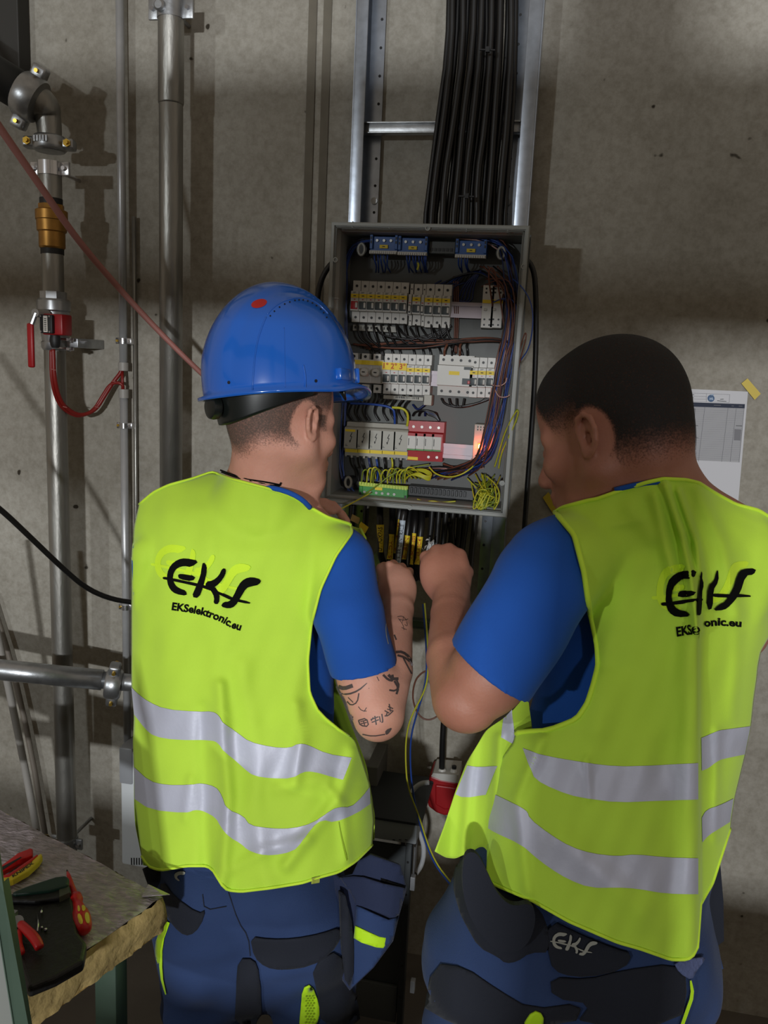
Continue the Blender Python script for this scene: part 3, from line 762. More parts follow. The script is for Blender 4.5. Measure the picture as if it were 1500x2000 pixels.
a = LP(752, 771, .03); b = LP(829, 783, .03); o = bo('busbar', MB().box((a.x, -.05, b.z), (b.x, -.03, a.z), .001), M_devg)
m2 = MB()
for k in range(14): m2.box((a.x+.03+k*.004, -.0506, b.z+.003), (a.x+.03+k*.004+random.uniform(.001, .003), -.049, b.z+.008))
bo2('print', m2, M_ink, o)
a = LP(829, 771, .05); b = LP(843, 792, .05); bo('busbar_feed', MB().box((a.x, -.055, b.z), (b.x, -.02, a.z), .001), M_devg)
# residual current device
a = LP(857, 692, .062); b = LP(920, 776, .062); H = a.z-b.z
mb = MB(); pr = [(0, a.z), (-.046, a.z), (-.048, a.z-H*.24), (-.066, a.z-H*.26), (-.066, a.z-H*.74), (-.048, a.z-H*.76), (-.046, b.z), (0, b.z)]
mb.prism([(a.x, y, z) for y, z in pr], (b.x-a.x, 0, 0)); o = bo('residual_current_device', mb, M_white)
m2 = MB()
for k in range(4):
    for zz in (a.z-H*.12, b.z+H*.11): screw_hole(m2, Vector((a.x+(b.x-a.x)*(k+.5)/4, -.0478, zz)), .0033)
bo2('terminal', m2, M_dark, o)
bo2('label', MB().box((a.x+(b.x-a.x)*.33, -.0668, a.z-H*.48), (a.x+(b.x-a.x)*.63, -.0655, a.z-H*.39)), M_yel, o)
m2 = MB(); m2.box((a.x+(b.x-a.x)*.72, -.067, a.z-H*.70), (b.x-.001, -.064, a.z-H*.55)); m2.box((a.x+(b.x-a.x)*.75, -.067, a.z-H*.34), (b.x-.003, -.065, a.z-H*.27)); bo2('test_button', m2, M_tog, o)
bo2('toggle', MB().box((b.x-.010, -.072, a.z-H*.68), (b.x-.004, -.066, a.z-H*.6), .001), M_sred, o)
for k in range(3):
    px = 600+(1073+k*52)/3.261; breaker(px, 697+k*.5, 777+k*.3, 15.8)
# third device row: lightning-marked switch fuses
for k in range(5):
    px0 = 675+k*24.1; dy = k*1.3; a = LP(px0+.4, 824+dy, .055); b = LP(px0+23.7, 891+dy, .055); H = a.z-b.z
    mb = MB(); pr = [(0, a.z), (-.040, a.z), (-.044, a.z-H*.12), (-.060, a.z-H*.15), (-.064, a.z-H*.20), (-.064, a.z-H*.76), (-.052, a.z-H*.78), (-.050, b.z), (0, b.z)]
    mb.prism([(a.x, y, z) for y, z in pr], (b.x-a.x, 0, 0)); o = bo('fuse_switch', mb, M_devg)
    bo2('label', MB().box((a.x+.001, -.0535, a.z-H*.90), (b.x-.001, -.050, a.z-H*.80)), M_yel, o)
    if k == 0: bo2('maker_label', MB().box((a.x+.002, -.0648, a.z-H*.27), (b.x-.007, -.0635, a.z-H*.20)), M_yel, o)
    cx_ = (a.x+b.x)/2; cz = a.z-H*.44; m2 = MB(); yb = -.0647
    for poly in ([(.0015, .012), (.0032, .012), (-.0005, .002), (-.0025, .002)], [(-.0022, .0035), (.0028, .0025), (.0026, .001), (-.0022, .002)], [(.0012, .002), (.0026, .002), (-.0015, -.012), (-.0024, -.011)], [(-.0024, -.006), (-.0038, -.0075), (-.0022, -.0125), (-.0004, -.010)]):
        m2.prism([(cx_+x, yb, cz+z) for x, z in poly], (0, .0008, 0))
    bo2('lightning_mark', m2, M_ink, o)
    m2 = MB(); m2.cyl((cx_, -.048, b.z+.001), (cx_, -.048, b.z-.005), .003, 8); m2.box((b.x-.004, -.05, b.z-.003), (b.x-.001, -.04, b.z)); m2.box((a.x+.001, -.05, b.z-.003), (a.x+.004, -.04, b.z)); bo2('foot', m2, M_devg, o)
    m2 = MB(); m2.box((a.x+.003, -.0646, a.z-H*.70), (a.x+.009, -.0638, a.z-H*.685)); m2.box((a.x+.003, -.0646, a.z-H*.66), (a.x+.007, -.0638, a.z-H*.65)); bo2('print', m2, M_tog, o)
# surge arrester
for k in range(4):
    px0 = 797+k*16.4; dy = k*.8; a = LP(px0, 822+dy, .055); b = LP(px0+16, 901+dy, .055); H = a.z-b.z
    mb = MB(); pr = [(0, a.z), (-.044, a.z), (-.046, a.z-H*.26), (-.063, a.z-H*.29), (-.063, a.z-H*.72), (-.046, a.z-H*.75), (-.044, b.z), (0, b.z)]
    mb.prism([(a.x, y, z) for y, z in pr], (b.x-a.x, 0, 0)); o = bo('surge_arrester', mb, M_sred)
    bo2('label', MB().box((a.x+.003, -.0637, a.z-H*.68), (b.x-.003, -.062, a.z-H*.36)), M_white, o)
    bo2('status_window', MB().box((a.x+.003, -.0639, a.z-H*.72), (b.x-.003, -.062, a.z-H*.685)), M_green, o)
    m2 = MB(); m2.box((a.x+.005, -.064, a.z-H*.60), (a.x+.0065, -.063, a.z-H*.42)); bo2('print', m2, M_ink, o)
    m2 = MB()
    for j, zz in enumerate((a.z-H*.14, b.z+H*.11)):
        if j == 0 or k > 1: m2.lathe(Vector(((a.x+b.x)/2, -.0475, zz)), Vector(((a.x+b.x)/2, -.044, zz)), [(0, .0033), (.003, .0035)], 10)
    bo2('screw', m2, M_screw, o)
    if k == 0: bo2('number_tag', MB().box((a.x+.001, -.0465, b.z+.002), (b.x+.002, -.044, b.z+.009)), M_yel, o)
# small power module with red lamp
a = LP(927, 828, .055); b = LP(945, 899, .055); H = a.z-b.z
o = bo('power_module', MB().box((a.x, -.055, b.z), (b.x, 0, a.z), .0015), M_devg)
m2 = MB()
for f in (.10, .18, .90, .97):
    for s in (.3, .55, .8): screw_hole(m2, Vector((a.x+(b.x-a.x)*s, -.0555, a.z-(a.z-b.z)*f+.002)), .0017)
bo2('terminal', m2, M_dark, o)
p = LP(937, 872, .058); M_led = mat('red_lamp', (255, 60, 20), .4, emis=14)
m2 = MB(); m2.box((p.x-.0045, -.0605, p.z-.008), (p.x+.0045, -.055, p.z+.008), .002); bo2('indicator_lamp', m2, M_led, o, autosm=40)
m2 = MB(); m2.box((p.x-.0025, -.0612, p.z-.0045), (p.x+.0025, -.0603, p.z+.0045), .001); bo2('lamp_core', m2, mat('lamp_core', (255, 220, 150), .4, emis=25), o)
lp_ = bpy.data.lights.new('panel_lamp_glow', 'POINT'); lp_.energy = .12; lp_.color = (1, .12, .03); lp_.shadow_soft_size = .004
lo = bpy.data.objects.new('panel_lamp_glow', lp_); COL.objects.link(lo); lo.parent = brd; lo.location = (p.x, -.068, p.z)
# bottom row
a = LP(703, 945, .06); b = LP(796, 972, .06); dzz = -.004
mb = MB(); mb.prism([(a.x, -.062, a.z), (b.x, -.062, a.z+dzz), (b.x, -.062, b.z+dzz), (a.x, -.062, b.z)], (0, .04, 0)); o = bo('earth_terminal', mb, M_green)
m2 = MB()
for s in (a.x, b.x-.008): m2.box((s, -.068, b.z-.010), (s+.008, -.06, a.z-.004), .001)
bo2('end_clip', m2, M_green, o)
m2 = MB()
for s in (a.x+.0015, b.x-.0065): m2.box((s, -.0688, b.z-.006), (s+.005, -.0675, b.z+.006))
bo2('slot', m2, M_dark, o)
m2 = MB(); n = 17; st = (b.x-a.x)/n
m2.box((a.x, -.066, a.z-.004), (b.x, -.055, a.z+.004), .0006)
for k in range(n): m2.box((a.x+k*st, -.070, a.z-.001+dzz*k/n), (a.x+(k+.75)*st, -.065, a.z+.0065+dzz*k/n))
bo2('terminal_comb', m2, M_lime, o)
m2 = MB()
for k in range(6): m2.lathe(Vector((a.x+.013+k*.0145, -.0655, b.z+.006)), Vector((a.x+.013+k*.0145, -.060, b.z+.006)), [(0, .0033), (.004, .0035)], 12)
bo2('screw', m2, M_screw, o)
bo2('label', MB().box((a.x+.038, -.0645, b.z+.013), (a.x+.056, -.061, b.z+.020)), M_yel, o)
a = LP(797, 948, .05); b = LP(925, 976, .05)
o = bo('terminal_carrier', MB().box((a.x, -.045, b.z-.004), (b.x, -.02, a.z), .002), mat('carrier_black', (24, 26, 28), .35))
m2 = MB()
for k in range(14):
    m2.box((a.x+.006+k*.0098, -.050, b.z+.004), (a.x+.012+k*.0098, -.044, b.z+.018), .001)
bo2('latch', m2, mat('carrier_black', (24, 26, 28), .35), o)

# ---- wires
WCOL = {'brown': mat('wire_brown', (98, 56, 40), .45), 'blue': mat('wire_blue', (28, 62, 136), .4), 'black': mat('wire_black', (16, 15, 17), .4),
        'pink': mat('wire_pink', (176, 138, 130), .45), 'yg': mat('wire_yellow_green', (178, 176, 44), .42), 'darkblue': mat('wire_dark_blue', (18, 34, 84), .4), 'ygd': mat('wire_dark_green', (112, 128, 36), .45)}
def wire(pts, col, r=.0015, parent=None, sm=2, name='wire'):
    mb = MB(); mb.tube([LP(*p) for p in pts], r, 6, smooth=sm); return bo(name, mb, WCOL[col], smooth=True)
random.seed(11)
# right-hand bundle
for i in range(30):
    cl = random.choice(['brown', 'brown', 'blue', 'brown', 'black', 'black', 'pink', 'darkblue', 'brown', 'blue'])
    o_ = random.uniform(-1, 1); j = lambda s=5: random.uniform(-s, s); wd = .045+random.uniform(0, .05)
    kind = i % 3
    y0 = random.choice([520, 545, 600, 560]) if kind else random.uniform(455, 480)
    st = [(960+random.uniform(-25, 20), y0, .03+random.uniform(0, .03))] if kind else [(900+random.uniform(-60, 60), 462, .03), (985+j(8), 470+j(), .05)]
    pts = st+[(1000+o_*12+j(), 560+j(20), wd), (1002+o_*14+j(), 640+j(10), wd), (984+o_*17+j(), 720+j(10), wd+.01), (972+o_*16+j(), 800+j(10), wd), (958+o_*15+j(), 860+j(10), wd), (938+o_*12+j(8), 905+j(10), wd-.01), (890+random.uniform(-60, 30), 930+j(8), .03)]
    wire(pts, cl, .0013+random.random()*.0006)
# upper left blue bundle and lower left dark ones
for i in range(11):
    j = lambda s=4: random.uniform(-s, s)
    wire([(760+j(30), 470+j(3), .03), (700+j(6), 468+j(8), .045), (677+j(5), 500+j(10), .04), (674+j(7), 560, .03), (676+j(6), 640, .03), (674+j(6), 740, .03), (668+j(6), 840, .03), (664+j(8), 930, .03), (690+j(8), 965, .03)], random.choice(['blue', 'darkblue', 'black', 'blue']), .0016)
# neutral tails
for (x0, x1, xx) in ((728, 762, (731, 738, 743, 750, 757)), (790, 833, (794, 800, 806, 812, 818, 824, 829, 832)), (895, 918, (896, 902, 908, 913))):
    for x in xx: wire([(x, 498, .065), (x+random.uniform(-1, 1), 508, .068), (x+random.uniform(-2, 5), 520, .055), (x+random.uniform(-3, 8), 532, .02)], 'blue', .0018, sm=1)
wire([(816, 513, .072), (818, 519, .07), (815, 527, .068)], 'yg', .0025)
# black tails between rows
for k, px in enumerate((698, 714, 729, 744, 759, 774, 790, 812, 842, 858, 872)):
    e = px+random.uniform(5, 30); wire([(px, 632, .045), (px+1, 645, .052), (px+6, 662, .05), (e+8, 676, .04), (e+12, 684, .03), (e+14, 694, .03)], 'black', .0026)
for k in range(9):
    wire([(690+k*6, 672+k*2, .03), (760, 672+random.uniform(-8, 10), .04), (840, 668+random.uniform(-8, 12), .045), (900, 664+random.uniform(-6, 8), .05), (960, 660+random.uniform(-6, 6), .06), (995, 668, .07)], random.choice(['black', 'black', 'brown']), .0022)
for k in range(6): wire([(735+k*22, 640, .04), (745+k*22, 655+random.uniform(0, 8), .055), (800+k*12, 664, .05), (858+k*3, 650, .045), (866+k*3, 634, .045)], 'black', .0026)
for k in range(7): wire([(870+k*7, 552, .02), (890+k*6, 540-k*2, .03), (930+k*3, 530, .04), (960, 545, .05), (966+k, 558, .055)], random.choice(['black', 'blue', 'darkblue']), .0022)
for k in range(3): wire([(886+k*4, 540, .02), (887+k*4, 580, .028), (889+k*3, 640, .028), (885+k*3, 690, .028)], 'brown', .0018)
for k in range(5): wire([(910-k*12, 552-k, .02), (880-k*10, 560, .03), (890+k*8, 600, .02), (905+k*5, 555, .03), (940, 528, .04)], 'darkblue', .002)
for k, px in enumerate((690, 706, 722, 740, 757, 772, 787, 800)):
    wire([(px, 768, .04), (px+1, 780, .045), (px-4-k, 792, .04), (px-10, 806, .03), (px, 822, .03)], random.choice(['black', 'black', 'blue']), .0026)
for k in range(4): wire([(862+k*15, 778, .045), (868+k*12, 790+k*2, .05), (900, 797-k, .05), (940, 786, .045), (950+k*4, 776, .045)], 'black', .0028)
wire([(684, 788, .05), (730, 789, .06), (768, 796, .06), (771, 812, .055), (771, 828, .05)], 'blue', .0028)
wire([(766, 796, .062), (786, 797, .065), (796, 806, .06), (797, 820, .055), (795, 832, .05)], 'yg', .0030)
for k in range(7):
    wire([(690+k*15, 894, .04), (692+k*15, 908, .045), (700+k*13, 922, .03), (700+k*12, 940, .03)], ['black', 'black', 'darkblue', 'blue', 'black', 'yg', 'black'][k], .0025)
for k in range(5): wire([(806+k*12, 812, .03), (810+k*10, 804, .04), (830, 800+k*2, .045), (850, 806+k*2, .04), (858, 822, .04)], ['black', 'black', 'darkblue', 'black', 'black'][k], .0025)
wire([(806, 790, .03), (815, 802, .04), (830, 790, .04)], 'darkblue', .0025)
for k in range(5): wire([(865, 905+k*2, .03), (890, 912+random.uniform(-4, 4), .04), (915, 908, .05), (935, 900, .05)], random.choice(['brown', 'black']), .0016)
for k in range(12): wire([(800+random.uniform(-20, 20), 918+k*1.5, .03), (850, 914+random.uniform(-6, 8), .035), (905, 920+random.uniform(-6, 6), .04), (945, 910+random.uniform(-10, 5), .06)], random.choice(['brown', 'black', 'blue', 'black', 'pink']), .0016)
# fuse tails up from row two
for k in range(4): wire([(868+k*15, 694, .045), (868+k*15, 684, .055), (872+k*13, 675, .05), (878+k*12, 668, .04)], 'brown' if k % 2 == 0 else 'black', .003)
# loose loops outside the bundle
wire([(962, 598, .07), (958, 570, .09), (954, 540, .105), (956, 524, .11), (962, 523, .11), (968, 535, .105), (976, 575, .09), (982, 620, .08), (990, 680, .08), (985, 740, .08)], 'brown', .0018)
wire([(1002, 545, .10), (1020, 560, .13), (1038, 590, .135), (1042, 630, .135), (1034, 680, .12), (1016, 705, .1)], 'blue', .0014)
wire([(1012, 700, .10), (1018, 670, .125), (1027, 646, .13), (1028, 660, .13), (1022, 680, .125), (1014, 710, .11), (1004, 770, .1)], 'brown', .0014)
wire([(962, 752, .09), (975, 755, .1), (988, 748, .1), (990, 738, .1)], 'pink', .0015); wire([(966, 760, .09), (974, 776, .1), (990, 776, .1), (1000, 768, .1)], 'pink', .0015)
wire([(966, 912, .08), (976, 880, .10), (984, 850, .115), (998, 820, .125), (1010, 800, .13), (1013, 806, .13), (1004, 832, .125), (990, 860, .12), (978, 890, .11), (974, 915, .1)], 'yg', .0017)
wire([(1003, 812, .12), (1009, 798, .13), (1014, 803, .13), (1008, 826, .125)], 'ygd', .0014)
# green-yellow loops over the earth terminal
for k, px in enumerate((706, 716, 724, 729, 745, 757, 768, 775, 781, 787, 791)):
    s = -1 if k < 3 else 1; h = 913+random.uniform(-3, 5)
    wire([(px, 944, .065), (px-1*s, 930, .075), (px+3, h+4, .085), (px+9, h, .08), (px+14+k, h+8, .06), (px+16+k*2, 935, .04)], 'yg' if k % 3 else 'ygd', .0019)
for k in range(6): wire([(790, 940-k, .06), (800+k*3, 926-k, .08), (820+k*2, 930, .085), (838+k, 940-k*2, .08), (842, 932-k*2, .07), (826, 920-k, .06), (800, 918, .04)], 'yg', .0018)
wire([(705, 970, .07), (735, 950, .09), (765, 925, .085), (800, 913, .07), (838, 907, .06)], 'ygd', .0018)
wire([(838, 912, .06), (850, 926, .07), (875, 933, .08), (900, 928, .085), (920, 915, .08), (926, 908, .07)], 'yg', .0019)
wire([(815, 975, .07), (830, 981, .08), (845, 978, .08), (860, 982, .075), (890, 979, .07)], 'yg', .0018)
# tangle bottom right
for k in range(20):
    bx_ = random.uniform(925, 972); top = (bx_+random.uniform(-20, 15), random.uniform(925, 945), .05)
    pts = [top]
    for q_ in range(3): pts.append((random.uniform(922, 974), random.uniform(950, 985), random.uniform(.07, .12)))
    pts += [(random.uniform(920, 965), random.uniform(990, 1003), .13), (random.uniform(930, 975), random.uniform(960, 985), .12)]
    wire(pts, 'yg' if k % 2 else 'ygd', .0016)
wire([(950, 930, .08), (968, 945, .11), (976, 962, .13), (974, 980, .135), (968, 984, .135), (970, 970, .13), (966, 950, .11)], 'yg', .0018)
# wire tails sticking down
p0 = PY(696, 981, YR-.02)
mb = MB(); mb.tube([MI@PY(725, 962, ORG.y-.075), MI@PY(700, 976, -.25), MI@PY(664, 995, -.30), MI@PY(655, 1000, -.32)], .0019, 6, smooth=1); bo('wire', mb, WCOL['yg'], smooth=True)

# ---- labelled cables leaving the board at the bottom
def drop(pxs, lab, cat_lab, r=.0085, group=None):
    """hanging cable: pxs = [(px,py,y)...]"""
    mb = MB(); mb.tube([PY(*p) for p in pxs], r, 12, smooth=2); o = obj('feeder_cable', mb, M_blackcable, smooth=True)
    tag(o, cat_lab, 'cable', group); return o, bvh_of(o)
M_ytape = mat('yellow_marker_tape', (226, 196, 44), .55, var=.05, vscale=40)
M_wtape = mat('pale_marker_tape', (188, 200, 214), .5)
def flag(parent, bv, quad, m, s, mk=M_ink, wrap=.0012, vert=True):
    """tape flag laid on a cable: quad = TL,TR,BR,BL pixels; a slightly curved slab of its own thickness"""
    cs = [hit(bv, (quad[0][0]+quad[1][0]+quad[2][0]+quad[3][0])/4, (quad[0][1]+quad[1][1]+quad[2][1]+quad[3][1])/4)[0]]
    y = (cs[0].y if cs[0] is not None else -.17)-.0015
    n = 6; G = []
    for i in range(9):
        v = i/8; row = []
        for j in range(n+1):
            u = j/n
            x = (quad[0][0]*(1-u)+quad[1][0]*u)*(1-v)+(quad[3][0]*(1-u)+quad[2][0]*u)*v
            yy = (quad[0][1]*(1-u)+quad[1][1]*u)*(1-v)+(quad[3][1]*(1-u)+quad[2][1]*u)*v
            row.append(PY(x, yy, y+.005*(2*u-1)**2))
        G.append(row)
    mb = MB(); mb.grid(G); mb.grid([[p+Vector((0, .001, 0)) for p in r_] for r_ in G]); o = obj('marker_tape', mb, m, parent, smooth=True)
    bv2 = bvh_of(o); m2 = MB()
    if s:
        cxt = lambda v, u: ((quad[0][0]*(1-u)+quad[1][0]*u)*(1-v)+(quad[3][0]*(1-u)+quad[2][0]*u)*v, (quad[0][1]*(1-u)+quad[1][1]*u)*(1-v)+(quad[3][1]*(1-u)+quad[2][1]*u)*v)
        wpx = math.dist(quad[0], quad[1])
        text_on(m2, bv2, s, [cxt(.95, .78), cxt(.5, .78), cxt(.07, .78)], wpx*.55, .0006, bold=.012); obj('handwriting', m2, mk, o)
    return o
def feeder(quad, lab, m, txt, mk, y=-.205, r=.0078):
    tx = (quad[0][0]+quad[1][0])/2; bx = (quad[2][0]+quad[3][0])/2; ty = quad[0][1]; by = (quad[2][1]+quad[3][1])/2
    o, bv = drop([(tx+(tx-bx)*(ty-988)/(by-ty)*.6, 988, -.17), (tx+(tx-bx)*.4, ty-22, y+.006), (tx, ty, y), ((tx+bx)/2, (ty+by)/2, y), (bx, by, y), (bx-(tx-bx)*.1+2, by+14, y+.01), (bx+10, by+28, y+.03)], 0, lab, r=r)
    flag(o, bv, quad, m, txt, mk)
feeder([(735, 1025), (750, 1025), (748, 1079), (739, 1078)], 'black feeder cable tagged with a yellow flag reading UV PUMPAS', M_ytape, 'UV PUMPAS', M_ink, -.215)
feeder([(759, 1043), (770, 1044), (767, 1093), (755, 1092)], 'black feeder cable whose low yellow flag reads SILDA 1', M_ytape, 'SILDA 1', M_rink, -.205)
feeder([(776.5, 1014), (781, 1015), (774, 1081), (766, 1080)], 'black feeder cable with the narrow yellow flag marked 2.3', M_ytape, '2 . 3 . 0', M_rink, -.188)
feeder([(781, 1016), (792, 1017), (781, 1108), (771, 1108)], 'black feeder cable with a long pale tape reading REISLER ZENTRALE', M_wtape, 'REISLER ZENTRALE', M_ink, -.228)
feeder([(790, 1045), (801, 1047), (793, 1093), (784, 1092)], 'black feeder cable with the yellow flag marked E.BEN', M_ytape, 'E. BEN', M_rink, -.20)
feeder([(804, 1041), (813, 1042), (807, 1103), (799, 1102)], 'black feeder cable with a yellow flag reading 1.ABCD-(0)', M_ytape, '1.ABCD-(0)', M_rink, -.21)
feeder([(815, 1048), (826, 1049), (819, 1103), (809, 1102)], 'black feeder cable whose yellow flag reads INTER.ABC.4, right of the other flags', M_ytape, 'INTER.ABC.4', M_rink, -.21)
random.seed(3)
for k, px in enumerate((845, 858, 872, 886, 900, 912, 716, 690, 930)):
    o, bv = drop([(px, 985, -.15), (px-3, 1030, -.15), (px-6+random.uniform(-3, 3), 1062, -.15), (px-12 if px > 800 else px+8, 1110, -.16)], 0, 'unmarked black cable hanging from the bottom of the board', r=.007, group='unmarked cables under the board')
# folded tape flags by the shoulder, torn white insulation
mb = MB(); mb.prism([PY(688, 1004, -.22), PY(703, 1012, -.22), (PY(700, 1024, -.22)), PY(684, 1016, -.22)], (0, .001, 0)); tag(obj('folded_tape', mb, mat('tan_tape', (150, 120, 64), .6)), 'folded tan tape end just above the left worker\'s shoulder', 'tape')
mb = MB(); mb.prism([PY(705, 1019, -.225), PY(720, 1030, -.225), PY(713, 1042, -.225), PY(701, 1034, -.225), PY(702, 1024, -.225)], (0, .001, 0)); tag(obj('folded_tape', mb, M_ytape), 'short yellow tape scrap touching the left worker\'s vest strap', 'tape')
mb = MB(); random.seed(9)
for k in range(14):
    c = (834+random.uniform(-9, 12), 1068+random.uniform(-10, 22)); n = 3
    P_ = [PY(c[0]+random.uniform(-6, 6), c[1]+random.uniform(-9, 9), -.235+random.uniform(-.015, .015)) for _ in range(4)]
    mb.add(P_, [(0, 1, 2), (0, 2, 3), (0, 1, 3)])
wt = tag(obj('paper_scrap', mb, mat('torn_white', (215, 215, 215), .6)), 'crumpled torn white wrapping between the flagged cables and the right worker\'s fist', 'scrap')
# ------------------------------------------------------------ people
def fabric(name, rgb, rough=.8, wv=900, bump=.15, sheen=.1, var=.05, vs=12):
    return mat(name, rgb, rough, var=var, vscale=vs, bump=bump, bscale=wv, spec=.25, sheen=sheen)
M_neon = fabric('hi_vis_yellow', (186, 224, 66), .75, 700, .12, .15, .03)
M_neonb = fabric('hi_vis_binding', (204, 240, 62), .6)
M_tee = fabric('royal_blue_cotton', (26, 78, 160), .85, 500, .12, .05, .05)
M_navy = fabric('navy_workwear', (42, 60, 98), .85, 600, .25, .05, .10, 9)
M_navyd = fabric('black_workwear', (30, 33, 42), .85, 600, .25, .05, .08, 9)
M_mesh = fabric('lime_mesh', (140, 170, 20), .8)
M_limep = fabric('lime_piping', (186, 232, 30), .6)
M_refl = mat('reflective_tape', (186, 188, 202), .5, .12, var=.04, vscale=15, bump=.10, bscale=120)
M_print = mat('black_print', (9, 9, 9), .9, spec=.12)
M_ghost = fabric('faded_print', (204, 240, 48), .7)
M_gprint = mat('grey_print', (150, 150, 140), .7)
M_tat = mat('tattoo_ink', (74, 62, 60), .6)
def skin(name, rgb, rgb2):
    m = mat(name, rgb, .52, var=.06, vscale=14, rgb2=rgb2, bump=.12, bscale=260, spec=.4)
    b = m.node_tree.nodes['Principled BSDF']; b.inputs['Subsurface Weight'].default_value = .12; b.inputs['Subsurface Radius'].default_value = (.012, .004, .002)
    b.inputs['Subsurface Scale'].default_value = .5; return m
M_skinA = skin('fair_ruddy_skin', (196, 140, 118), (204, 150, 130))
M_skinB = skin('tanned_skin', (156, 102, 82), (166, 114, 94))
def hairmat(name, rgb, dens):
    m = bpy.data.materials.new(name); m.use_nodes = True; nt = m.node_tree; N = nt.nodes; L = nt.links; b = N['Principled BSDF']
    b.inputs['Base Color'].default_value = (*lin(rgb), 1); b.inputs['Roughness'].default_value = .75
    at = N.new('ShaderNodeAttribute'); at.attribute_name = 'cover'; tc = N.new('ShaderNodeTexCoord')
    n = N.new('ShaderNodeTexNoise'); n.inputs['Scale'].default_value = 420; n.inputs['Detail'].default_value = 3; L.new(tc.outputs['Object'], n.inputs['Vector'])
    s = N.new('ShaderNodeMath'); s.operation = 'MULTIPLY_ADD'; L.new(n.outputs[0], s.inputs[0]); s.inputs[1].default_value = 1.6; s.inputs[2].default_value = -.8
    a = N.new('ShaderNodeMath'); a.operation = 'ADD'; a.use_clamp = True; L.new(at.outputs['Fac'], a.inputs[0]); L.new(s.outputs[0], a.inputs[1])
    mu = N.new('ShaderNodeMath'); mu.operation = 'MULTIPLY'; mu.inputs[1].default_value = dens; L.new(a.outputs[0], mu.inputs[0])
    L.new(mu.outputs[0], b.inputs['Alpha']); 
    bp = N.new('ShaderNodeBump'); bp.inputs['Strength'].default_value = .5; bp.inputs['Distance'].default_value = .002; L.new(n.outputs[0], bp.inputs['Height']); L.new(bp.outputs[0], b.inputs['Normal'])
    return m
def axes(yaw, pitch, roll=0):
    y = math.radians(yaw); p = math.radians(pitch)
    f = np.array((math.sin(y), 0, math.cos(y))); r = np.array((math.cos(y), 0, -math.sin(y))); u = np.array((0, -1., 0))
    f2 = f*math.cos(p)-u*math.sin(p); u2 = u*math.cos(p)+f*math.sin(p)
    a = math.radians(roll); r3 = r*math.cos(a)+u2*math.sin(a); u3 = u2*math.cos(a)-r*math.sin(a)
    return f2, r3, u3
def head(S, O, ax, sc=1.0, es=.80):
    f, r, u = ax; R3 = (f, r, u)
    P = lambda a, b, c: np.array(O)+(f*a+r*b+u*c)*sc
    E = lambda c, rr, k=.02, cut=False: S.ell(P(*c), R3, [q*sc for q in rr], k, cut)
    Cn = lambda a, b, ra, rb, k=.012, cut=False, **kw: S.cone(P(*a), P(*b), ra*sc, rb*sc, k, cut=cut, **kw)
    E((-.012, 0, .048), (.098, .077, .086), .01)
    E((-.040, 0, .020), (.066, .064, .066), .02)
    E((.035, 0, -.010), (.055, .060, .080), .02)
    E((.030, 0, .055), (.058, .063, .060), .02)
    for s in (-1, 1):
        Cn((.002, s*.052, -.040), (.062, s*.020, -.090), .020, .018, .03)
        Cn((.0, s*.056, -.005), (.0, s*.053, -.045), .017, .018, .03)
        Cn((.075, s*.012, .020), (.066, s*.045, .016), .011, .010, .015)      # brow
        E((.056, s*.042, -.022), (.026, .022, .020), .02)                      # cheek bone
        E((.088, s*.032, -.001), (.014, .015, .011), .008, True)               # eye socket
        E((.074, s*.031, -.002), (.012, .012, .012), .004)
        # ear: rim, plate, lobe, hollow
        cx_ = s*.080
        pts = [(.010, s*.074, -.012), (.010, s*.078, .012), (.002, s*.084, .027), (-.012, s*.089, .031), (-.023, s*.091, .022), (-.026, s*.090, .004), (-.021, s*.086, -.014), (-.010, s*.081, -.027), (.003, s*.076, -.031)]
        ep = lambda a, b, c: (-.007+(a+.007)*es, b+s*.0045, c*es-.002)
        S.ell(P(*ep(-.007, s*.078, .0)), (f, _unit(r*s*.9+f*.35), u), (.020*sc*es, .0045*sc, .031*sc*es), .003)
        for a, b in zip(pts[:-1], pts[1:]): Cn(ep(*a), ep(*b), .0040, .0040, .0022)
        E(ep(.001, s*.079, -.026), (.008, .005, .009), .005)
        Cn(ep(.006, s*.079, -.004), ep(.004, s*.078, -.016), .004, .004, .004)
        E(ep(-.006, s*.088, -.005), (.0085, .0125, .012), .001, True)
        E(ep(-.008, s*.089, .015), (.009, .008, .0065), .001, True)
        Cn(ep(-.016, s*.084, -.012), ep(-.018, s*.086, .006), .0024, .0024, .002)
    Cn((.082, 0, .010), (.106, 0, -.030), .008, .012, .012); E((.098, .010, -.034), (.010, .008, .008), .008); E((.098, -.010, -.034), (.010, .008, .008), .008)
    E((.062, 0, -.060), (.032, .032, .030), .02)
    E((.091, 0, -.056), (.009, .022, .006), .008); E((.090, 0, -.066), (.009, .020, .006), .006)
    E((.074, 0, -.094), (.020, .022, .017), .02)
    return P
def hand_local(S, wrist, palm_c, ax_along, ax_across, ax_nrm, fingers, thumb, w=.040, l=.046, t=.0165, k=.012):
    S.cone(wrist, palm_c, .027, .027, .010, flat=(ax_nrm, .8))
    S.ell(palm_c, (ax_along, ax_across, ax_nrm), (l, w, t), .022)
    for ch, rr in fingers:
        for i, (a, b) in enumerate(zip(ch[:-1], ch[1:])): S.cone(a, b, rr*(1-.08*i), rr*(1-.08*(i+1)), .009 if i == 0 else .003)
    for i, (a, b) in enumerate(zip(thumb[:-1], thumb[1:])): S.cone(a, b, .0115-.001*i, .0105-.001*i, .006)
